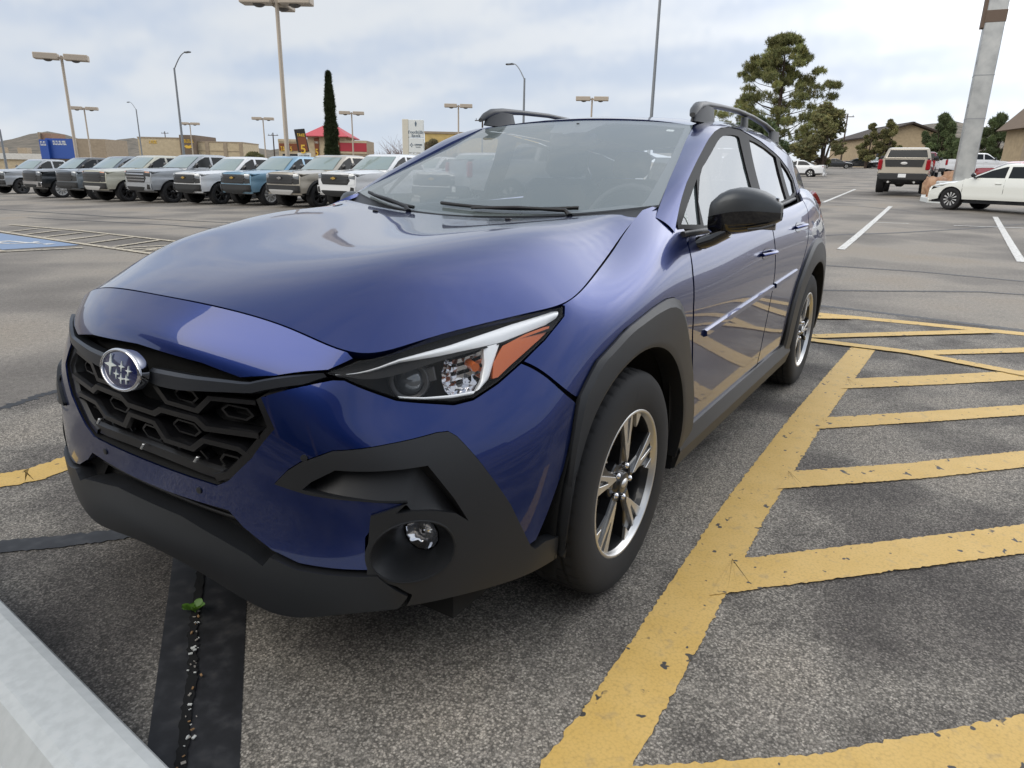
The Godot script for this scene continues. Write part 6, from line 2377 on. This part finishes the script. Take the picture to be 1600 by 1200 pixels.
	for k in [[-2.0, 3.75, 5.46], [3.2, 3.3, 5.60]]:
		mb = MB.new()
		mb.prism(v2([-.62, 1.1, .62, 1.25, .52, -1.1, -.42, -1.25]), Transform3D(Basis(), Vector3(k[0], k[1], k[2])), .12, .02)
		var b := put(o, "number_board", mb, M.sign_brown)
		lettering(o, "lettering", "5", 1.0, Vector3(k[0] + .02, k[1] - .85, k[2] + .16), 0, M.sign_yellow, .05)
		lettering(o, "lettering", "TAKE", .30, Vector3(k[0], k[1] + .55, k[2] + .16), 0, M.sign_cream, .05)
	# its leaning street sign
	o = thing("number_sign", "leaning yellow and brown number five sign board in front of the car wash", "sign", on(-77.3, -67.6), .60)
	o.scale = Vector3(.78, .92, .8)
	mb = MB.new()
	mb.box(Vector3(0, 1.6, 0), Vector3(.35, 3.2, .3))
	put(o, "post", mb, M.sign_black)
	mb = MB.new()
	mb.prism(v2([-1.25, 1.6, .55, 1.75, 1.2, -1.5, -.72, -1.6]), Transform3D(Basis(), Vector3(0, 4.9, .1)), .3, .04)
	put(o, "board", mb, M.sign_black)
	mb = MB.new()
	mb.prism(v2([-.72, .5, .72, .6, 1.02, -1.36, -.52, -1.44]), Transform3D(Basis(), Vector3(.02, 4.9, .41)), .03)
	put(o, "number_panel", mb, M.sign_brown)
	lettering(o, "lettering", "5", 1.25, Vector3(.22, 3.72, .47), 0, M.sign_yellow, .05)
	lettering(o, "lettering", "TAKE", .42, Vector3(-.06, 5.72, .42), 0, M.sign_yellow, .05)
	mb = MB.new()
	mb.box(Vector3(.25, 2.55, .2), Vector3(2.3, 1.3, .2), Transform3D(), .02)
	put(o, "message_panel", mb, M.sign_white)
	letter_blocks(o, "lettering", 7, 1.8, .26, Vector3(.25, 2.8, .33), M.sign_grey, 12)
	letter_blocks(o, "lettering", 6, 1.6, .26, Vector3(.25, 2.35, .33), M.sign_grey, 13)
	# ochre block behind the windscreen
	o = thing("ochre_building", "long ochre flat-roofed building seen past and through the car's windscreen", "building", on(-65.7, -95.1), .57)
	wall_box(o, "wall", Vector3(4, 2.75, 0), Vector3(26, 5.5, 12), M.stucco_ochre)
	wall_box(o, "parapet", Vector3(4, 5.55, 0), Vector3(26.3, .3, 12.3), M.stucco_tan)
	for k in 6:
		wall_box(o, "window", Vector3(-4 + k * 3.6, 2.0, 6.03), Vector3(1.3, 1.3, .1), M.dark_glass)
	# right: tan house with gable
	o = thing("gabled_house", "tan house with a brown gable roof behind the right-hand trees", "house", on(-12.7, -146), .45)
	mb = MB.new()
	mb.prism(v2([-7.0, -1, 7.0, -1, 7.0, 4.3, 0, 6.6, -7.0, 4.3]), Transform3D(Basis(), Vector3(0, 0, -9)), 18, 0)
	put(o, "wall", mb, M.block_tan)
	for s in [-1, 1]:
		mb = MB.new()
		mb.box(Vector3(0, 0, 0), Vector3(8.2, .25, 20), Transform3D(Basis(Vector3.BACK, -s * .318), Vector3(s * 3.7, 5.62, 0)))
		put(o, "roof", mb, M.roof_brown)
	for k in 3:
		wall_box(o, "window", Vector3(-4.2 + k * 4.2, 1.9, 9.03), Vector3(1.2, 1.3, .1), M.dark_glass)
	o = thing("stone_building", "brown building with a stone pier at the right edge of the frame", "building", on(7.6, -90), .35)
	wall_box(o, "wall", Vector3(2, 2.2, 0), Vector3(9, 4.4, 9), M.block_tan)
	mb = MB.new()
	mb.prism(v2([-5.4, 0, 5.4, 0, 3.2, 2.3, -3.2, 2.3]), Transform3D(Basis(), Vector3(2, 4.4, -5)), 10, 0)
	put(o, "roof", mb, M.stucco_brown)
	wall_box(o, "chimney", Vector3(-2.9, 3.1, 3.2), Vector3(1.3, 6.2, 1.4), M.stucco_tan)
	wall_box(o, "gate_post", Vector3(-1.6, 1.5, 5.2), Vector3(.16, 3.0, .16), M.bronze)
	wall_box(o, "window", Vector3(2.6, 2.0, 4.53), Vector3(1.5, 1.5, .1), M.dark_glass)
	# the showroom behind the viewer; the car's nose mirrors it
	o = thing("showroom", "tan glass-fronted showroom behind the viewer, seen only mirrored in the car", "building", Vector3(3, 0, 13.5), PI)
	wall_box(o, "wall", Vector3(0, 3.1, -3), Vector3(40, 6.2, 6), M.stucco_tan)
	wall_box(o, "canopy", Vector3(0, 5.6, 1.0), Vector3(42, .7, 4.0), M.bronze)
	for k in 9:
		wall_box(o, "window", Vector3(-16 + k * 4, 2.3, .04), Vector3(3.6, 4.2, .06), M.dark_glass)

# ---- plants
func tuft_mesh(n: int, len: float, w: float, up: float, seed_: int) -> ArrayMesh:   # a burst of narrow needles
	var rng := RandomNumberGenerator.new()
	rng.seed = seed_
	var mb := MB.new()
	for i in n:
		var d := Vector3(rng.randfn(), rng.randfn() + up, rng.randfn()).normalized()
		var s := d.cross(Vector3(rng.randfn(), rng.randfn(), rng.randfn())).normalized() * w
		var l := len * rng.randf_range(.6, 1.0)
		mb.tri(s, d * l, -s)
		mb.tri(d * l * .3 + s.cross(d) * 1.1, d * l * 1.05, d * l * .3 - s.cross(d) * 1.1)
	return mb.mesh()

func crown(parent: Node3D, called: String, places: Array, m: Material, mesh: Mesh, seed_: int) -> void:
	var mm := MultiMesh.new()
	mm.transform_format = MultiMesh.TRANSFORM_3D
	mm.use_colors = true
	mm.mesh = mesh
	mm.instance_count = places.size()
	var rng := RandomNumberGenerator.new()
	rng.seed = seed_
	for i in places.size():
		var p: Array = places[i]
		var b := Basis(Vector3.UP, rng.randf() * TAU) * Basis(Vector3.RIGHT, rng.randfn(0, .5))
		mm.set_instance_transform(i, Transform3D(b.scaled(Vector3.ONE * p[1]), p[0]))
		var t: float = rng.randf_range(.75, 1.25) * (p[2] if p.size() > 2 else 1.0)
		mm.set_instance_color(i, Color(t * rng.randf_range(.92, 1.12), t, t * rng.randf_range(.85, 1.0)))
	var o := MultiMeshInstance3D.new()
	o.name = called
	o.multimesh = mm
	o.material_override = m
	o.set_meta("kind", "stuff")
	parent.add_child(o)

func tree(called: String, label: String, at: Vector3, h: float, wide: float, kind: String, seed_: int, group := "") -> void:
	var rng := RandomNumberGenerator.new()
	rng.seed = seed_
	var o := thing(called, label, "tree", at, 0, group)
	var places := []
	var limbs := MB.new()
	var trunk := MB.new()
	if kind == "pine":
		var path := []
		for i in 7:
			var t := i / 6.0
			path.append(Vector3(sin(t * 3) * .25, h * .94 * t, cos(t * 2.4) * .2))
		trunk.tube(path, .36, 9, 1.0, .05)
		for i in 150:
			# clumps of needles on limbs, fuller below, ragged at the rim
			var t := pow(rng.randf(), .85) * .80 + .19
			var a := rng.randf() * TAU
			var prof := minf(1.0, (t - .08) * 4.5) * pow(maxf(0, 1.04 - t), .62) * 1.12
			var reach := prof * wide * .5 * (1.0 + .20 * sin(a * 3 + t * 9 + seed_) + .10 * sin(a * 7 + t * 17))
			var r := reach * pow(rng.randf(), .42)
			var c := Vector3(cos(a) * r, h * t, sin(a) * r)
			var b := Vector3(0, maxf(h * .12, h * t - .35 * r - .2), 0)
			if i % 2 == 0:
				limbs.tube([b, b.lerp(c, .55) + Vector3(0, -.06 * r, 0), c], .085 * (1.25 - t), 5, 1.0, .015)
			var cr := rng.randf_range(.55, 1.05) * (1.0 - .35 * t)
			var tone := rng.randf_range(.6, 1.3)
			for q in 46:
				var d := Vector3(rng.randfn(), rng.randfn() * .6 + .15, rng.randfn()).normalized() * cr * pow(rng.randf(), .4)
				places.append([c + d * Vector3(1.15, .72, 1.15), rng.randf_range(.7, 1.2), tone])
	elif kind == "column":
		trunk.tube([Vector3.ZERO, Vector3(0, h * .9, 0)], .2, 7, 1.0, .03)
		for i in 3400:
			var t := pow(rng.randf(), 1.1)
			var r := wide * .5 * minf(1.0, minf(t * 9 + .6, pow((1.0 - t) * 1.35, .62))) * (1.0 + .15 * sin(t * 23 + seed_) + rng.randfn(0, .07))
			var a := rng.randf() * TAU
			places.append([Vector3(cos(a) * r * rng.randf_range(.7, 1.0), .3 + t * (h - .4), sin(a) * r * rng.randf_range(.7, 1.0)), rng.randf_range(.7, 1.15)])
	else:
		for s in 3:
			var top := Vector3(rng.randfn() * wide * .16, h * .7, rng.randfn() * wide * .16)
			trunk.tube([Vector3(rng.randfn() * .12, 0, rng.randfn() * .12), top * .5 + Vector3(0, .1, 0), top], .16, 7, 1.0, .03)
		for i in 44:
			var t := pow(rng.randf(), .9)
			var a := rng.randf() * TAU
			var prof := pow(sin(PI * clampf(.12 + t * .86, 0, 1)), .6) * (1.15 - .55 * t)
			var r := wide * .46 * prof * pow(rng.randf(), .45) * (1.0 + .22 * sin(a * 3 + seed_ + t * 6))
			var c := Vector3(cos(a) * r, h * (.16 + .80 * t), sin(a) * r)
			if i % 2 == 0:
				limbs.tube([Vector3(0, h * .14, 0), c * .55 + Vector3(0, h * .06, 0), c], .06, 5, 1.0, .015)
			var cr := wide * rng.randf_range(.07, .13)
			var tone := rng.randf_range(.6, 1.25)
			for q in 62:
				var d := Vector3(rng.randfn(), rng.randfn() * .85 + .1, rng.randfn()).normalized() * cr * pow(rng.randf(), .4)
				places.append([c + d, rng.randf_range(.65, 1.2), tone])
	put(o, "trunk", trunk, M.bark)
	if limbs.v.size():
		var li := put(o, "limbs", limbs, M.bark)
		li.set_meta("kind", "stuff")
	match kind:
		"pine":
			crown(o, "crown", places, M.needle, tuft_mesh(16, .40, .022, .25, 1), seed_)
		"column":
			crown(o, "crown", places, M.cypress, tuft_mesh(14, .34, .03, 1.6, 2), seed_)
		"olive":
			crown(o, "crown", places, M.needle_olive, tuft_mesh(12, .36, .04, .2, 3), seed_)
		"dark":
			crown(o, "crown", places, M.needle_dark, tuft_mesh(12, .40, .04, .3, 4), seed_)
		"dry":
			crown(o, "crown", places, M.leaf_dry, tuft_mesh(10, .34, .03, .2, 5), seed_)

func bare_bush(label: String, at: Vector3, h: float, seed_: int) -> void:
	var rng := RandomNumberGenerator.new()
	rng.seed = seed_
	var o := thing("bare_bush", label, "bush", at, 0, "bare brown bushes by the pylon sign")
	var mb := MB.new()
	for i in 70:
		var a := rng.randf() * TAU
		var lean := rng.randf_range(.05, .8)
		var d := Vector3(cos(a) * lean, 1, sin(a) * lean).normalized()
		var l := h * rng.randf_range(.5, 1.0)
		var b := Vector3(rng.randfn() * .25, 0, rng.randfn() * .25)
		var bend := Vector3(rng.randfn(), 0, rng.randfn()) * .25
		mb.tube([b, b + d * l * .5 + bend * .3, b + d * l + bend], .035, 4, 1.0, .008)
		for k in 5:
			var s := b + d * l * rng.randf_range(.35, .9) + bend * .4
			mb.tube([s, s + (d + Vector3(rng.randfn(), rng.randfn() * .3, rng.randfn()) * .8) * l * .25], .014, 3, 1.0, .005)
	var t := put(o, "twigs", mb, M.twig)
	t.set_meta("kind", "stuff")

func rock(label: String, at: Vector3, s: Vector3, seed_: int) -> void:
	var f := FastNoiseLite.new()
	f.seed = seed_; f.frequency = .9; f.fractal_octaves = 3
	var mb := MB.new()
	var rows := []
	for i in 15:
		var row := PackedVector3Array()
		for j in 24:
			var th := PI * i / 14.0
			var ph := TAU * j / 24
			var d := Vector3(sin(th) * cos(ph), cos(th), sin(th) * sin(ph))
			var k := 1.0 + .35 * f.get_noise_3dv(d * 1.6)
			d = Vector3(signf(d.x) * pow(absf(d.x), .7), signf(d.y) * pow(absf(d.y), .75), signf(d.z) * pow(absf(d.z), .7)) * k
			row.append(d * s * .5)
		rows.append(row)
	mb.grid(rows, true)
	var o := put(self, "boulder", mb, M.red_rock)
	o.position = at
	tag(o, label, "boulder", "reddish boulders in the island")

func build_plants() -> void:
	tree("pine_tree", "tall broad pine with open branches behind the blue car's roof", on(-17.5, -80.5), 13.6, 15.0, "pine", 3)
	tree("bushy_tree", "dense olive-green tree under the right side of the tall pine", on(-11.2, -74), 6.4, 5.6, "olive", 4)
	tree("bushy_tree", "low dark tree at the left foot of the tall pine", on(-17.2, -72), 5.2, 6.5, "dark", 14)
	tree("bushy_tree", "round dark tree left of the tan pickup, before the gabled house", on(-12.6, -120.5), 6.4, 3.4, "olive", 5)
	tree("bushy_tree", "rounded green tree just behind the tan pickup's roof", on(-10.2, -121), 6.9, 3.8, "olive", 6)
	tree("evergreen_tree", "dark spreading evergreen right of the tan pickup", on(-3.2, -113.5), 7.0, 5.2, "dark", 7)
	tree("evergreen_tree", "lower dark shrubby tree between the evergreen and the steel pole", on(-.3, -106), 3.8, 4.2, "dark", 8)
	tree("evergreen_tree", "pointed dark tree right of the steel pole", on(3.0, -105), 6.6, 4.2, "dark", 9)
	tree("cypress_tree", "slim dark Italian cypress standing before the car wash", on(-46.5, -43.8), 9.0, 1.15, "column", 10)
	tree("leafless_tree", "pale dry tree right of the car wash", on(-66, -82), 4.6, 5.2, "dry", 11)
	tree("bushy_tree", "green bushes below the car wash sign band", on(-92, -71), 3.0, 5.6, "olive", 15)
	bare_bush("bare brown bush just left of the pylon sign", on(-49.6, -57), 4.2, 12)
	bare_bush("bare brown bush half hidden behind the pylon sign's right side", on(-46.2, -60), 3.6, 13)
	bare_bush("bare brown bush furthest left of the pylon sign, lowest of the three", on(-54.5, -60), 3.0, 18)
	rock("squat orange boulder at the kerb beside the tan pickup's tail", on(.25, -33.0) + Vector3(0, .46, 0), Vector3(.85, .85, .8), 1)
	rock("wide brown boulder against the foot of the steel pole", on(.95, -34.4) + Vector3(0, .62, 0), Vector3(1.2, .9, .9), 2)

func build_vehicles() -> void:
	var g := "new pickups parked in a row at left"
	vehicle(BIG, "pickup_truck", "black heavy pickup with a chrome bumper and silver wheels, second from the row's left end", "pickup truck", on(-36.6, -15.8), .0, "black", {"low": "chrome", "wheel": "steel", "emblem": "none", "lamps": "clear"}, g)
	vehicle(BIG, "pickup_truck", "silver crew-cab pickup at the far left end of the row", "pickup truck", on(-44.6, -17.4), .12, "silver", {"wheel": "dark", "emblem": "none"}, g)
	vehicle(BIG, "pickup_truck", "slate grey heavy pickup with black and silver spoked wheels", "pickup truck", on(-32.5, -15.4), .0, "slate", {"wheel": "spokes", "emblem": "none"}, g)
	vehicle(BIG, "pickup_truck", "cream pickup with amber lamps and a wide black mesh grille", "pickup truck", on(-29.4, -15.0), .0, "cream", {"wheel": "dark", "lamps": "amber", "emblem": "none", "skid": "veh_steel"}, g)
	vehicle(BIG, "pickup_truck", "silver pickup with a body-colour bumper, between the cream and the white one", "pickup truck", on(-26.5, -15.2), .0, "silver", {"wheel": "dark", "low": "body", "bar": "veh_chrome", "emblem": "none", "lamps": "amber"}, g)
	vehicle(MID, "pickup_truck", "white smaller pickup with a black front, left of the pale blue one", "pickup truck", on(-23.6, -15.4), .0, "white", {"wheel": "dark"}, g)
	vehicle(MID, "pickup_truck", "pale blue pickup with silver steel wheels", "pickup truck", on(-21.1, -15.7), .0, "pale_blue", {"wheel": "steel"}, g)
	vehicle(MID, "pickup_truck", "sand-coloured pickup with black flares and a silver skid plate", "pickup truck", on(-18.4, -15.6), .0, "sand", {"wheel": "dark", "flares": true, "skid": "veh_steel", "emblem": "silver"}, g)
	vehicle(MID, "pickup_truck", "white pickup with a white lower bumper, nearest the blue car's windscreen", "pickup truck", on(-15.9, -15.7), .0, "white", {"wheel": "dark", "low": "body"}, g)
	g = "vehicles parked behind the front row"
	vehicle(BIG, "pickup_truck", "silver pickup seen from behind through the blue car's windscreen", "pickup truck", on(-8.2, -19.0), 2.56, "silver", {"wheel": "spokes"}, g)
	vehicle(MID, "pickup_truck", "white pickup seen through the left part of the blue car's windscreen", "pickup truck", on(-11.9, -15.8), .0, "white", {"wheel": "spokes"}, g)
	vehicle(WAGON, "parked_car", "dark grey sport utility showing above the cream pickup's roof", "car", on(-52, -28), .3, "charcoal", {"wheel": "dark", "emblem": "none"}, g)
	vehicle(MID, "pickup_truck", "white pickup roof showing behind the pale blue pickup", "pickup truck", on(-31.2, -24.2), .0, "white", {"wheel": "dark"}, g)
	vehicle(WAGON, "parked_car", "bright blue car whose roof shows behind the sand-coloured pickup", "car", on(-27.6, -24.5), .0, "navy", {"wheel": "dark", "emblem": "none"}, g)
	vehicle(MID, "pickup_truck", "white pickup roof showing behind the white pickup nearest the blue car", "pickup truck", on(-20.2, -23.6), .0, "white", {"wheel": "dark"}, g)
	vehicle(WAGON, "parked_car", "maroon car roof just above the white pickup nearest the blue car", "car", on(-23.2, -24.4), .0, "maroon", {"wheel": "dark", "emblem": "none"}, g)
	# right-hand side
	vehicle(LIFT, "pickup_truck", "tan lifted pickup seen from behind with red tail lamps and a black tailgate panel", "pickup truck", on(-1.2, -38.5), PI + .03, "tan", {"wheel": "dark", "emblem": "none"})
	tan_details(get_child(get_child_count() - 1))
	vehicle(SEDAN, "parked_car", "ivory white saloon with silver many-spoked wheels at the right edge", "car", on(1.5, -26.2), -2.12, "ivory", {"wheel": "many", "emblem": "none"})
	vehicle(SEDAN, "parked_car", "white saloon standing crosswise in the distance just right of the blue car", "car", on(-13.2, -65.4), -PI / 2 + .05, "white", {"wheel": "five", "emblem": "none"})
	vehicle(SEDAN, "parked_car", "black saloon under the pine trees far back", "car", on(-15.2, -119), PI / 2 + .2, "black", {"wheel": "spokes", "emblem": "none"})
	vehicle(SEDAN, "parked_car", "charcoal car half hidden behind the black saloon", "car", on(-12.6, -124), PI / 2 + .3, "charcoal", {"wheel": "dark", "emblem": "none"})
	vehicle(WAGON, "parked_car", "small white sport utility facing the viewer left of the tan pickup", "car", on(-11.6, -124.5), .12, "white", {"wheel": "dark", "emblem": "none"})
	vehicle(BIG, "pickup_truck", "white pickup crosswise behind the steel pole with a bright red tail lamp", "pickup truck", on(3.15, -71.3), 2.14, "white", {"wheel": "dark", "emblem": "none"})
	vehicle(BIG, "pickup_truck", "maroon pickup tail beside the tan pickup's right tail lamp", "pickup truck", on(-1.75, -61.2), PI - .02, "maroon", {"wheel": "dark", "emblem": "none"})
	vehicle(SEDAN, "parked_car", "red car whose roof shows above the ivory saloon", "car", on(5.2, -47.5), 2.14, "red", {"wheel": "dark", "emblem": "none"})

func tan_details(v: Node3D) -> void:
	var zr: float = -LIFT.wb - LIFT.ro
	var mb := MB.new()
	mb.prism(v2([-.70, .0, .70, .0, .76, .30, -.76, .30]), Transform3D(Basis(Vector3.UP, PI), Vector3(0, 1.10, zr - .002)), .012)
	put(v, "tailgate_panel", mb, M.veh_trim)
	mb = MB.new()
	mb.join(oval(Transform3D(Basis(Vector3.UP, PI), Vector3(0, 1.25, zr - .014)), .13, .055, .01))
	put(v, "tailgate_badge", mb, M.veh_steel)
	mb = MB.new()
	mb.box(Vector3(0, .60, zr + .5), Vector3(1.3, .2, .9))
	mb.lathe([Vector2(-.2, .08), Vector2(-.1, .17), Vector2(.1, .17), Vector2(.2, .08)], 12, Transform3D(Basis(), Vector3(.1, .44, zr + 1.2)))
	mb.tube([Vector3(-.75, .46, zr + 1.2), Vector3(.75, .46, zr + 1.2)], .09, 8)
	put(v, "axle", mb, M.veh_black)
	for s in [-1, 1]:
		mb = MB.new()
		mb.tube([Vector3(s * .45, .5, zr + .3), Vector3(s * .5, .47, zr - .12)], .045, 8)
		put(v, "exhaust_pipe", mb, M.veh_steel)

func build_place() -> void:
	build_signs()
	build_buildings()
	twin_lamp("tall twin-headed parking lamp at far left, rising above the grey pickups", -45.0, -21.4, 7.7, .9)
	twin_lamp("twin-headed parking lamp just right of the leftmost one", -84.4, -42.6, 7.8, .9)
	twin_lamp("low twin-headed lamp beside the brown sign tower of the sand building", -100.4, -66.2, 7.6, .7)
	twin_lamp("twin-headed lamp right of the sand-coloured building", -79.8, -63.3, 7.4, .7)
	twin_lamp("nearest tall parking lamp with three heads, cut by the top edge", -22.9, -18.9, 7.75, .55, 3)
	twin_lamp("twin-headed lamp just right of the cypress", -59.9, -59.8, 7.1, .7)
	twin_lamp("twin-headed lamp right of the pylon sign", -43.4, -58.2, 7.0, .6)
	twin_lamp("twin-headed lamp above the middle of the blue car's roof", -27.4, -56.1, 6.7, .45)
	street_lamp("street lamp with its arm to the right, behind the silver pickup", -60.4, -38.6, 9.8, 1.9, .0)
	street_lamp("far street lamp with its arm to the left, above the blue shop's right side", -106.6, -61.7, 9.6, 2.6, PI - .2)
	street_lamp("street lamp with its arm to the left, above the car's windscreen", -30.8, -50.4, 8.0, 1.15, PI)
	street_lamp("tall plain pole above the blue car's roof, cut by the top edge", -17.2, -44.6, 14.0, 0, 0)
	street_lamp("thin pole at the extreme left edge", -70.0, -27.8, 4.6, 0, 0)
	utility_pole("utility pole between the pine and the gabled house", -18.6, -136.5, 8.8)
	utility_pole("utility pole far behind the blue shop's roof", -190, -118, 10.5)
	utility_pole("utility pole left of the red-roofed car wash", -118, -96, 7.5)
	utility_pole("utility pole above the ochre building's left end", -58.5, -84, 7.6)
	build_plants()
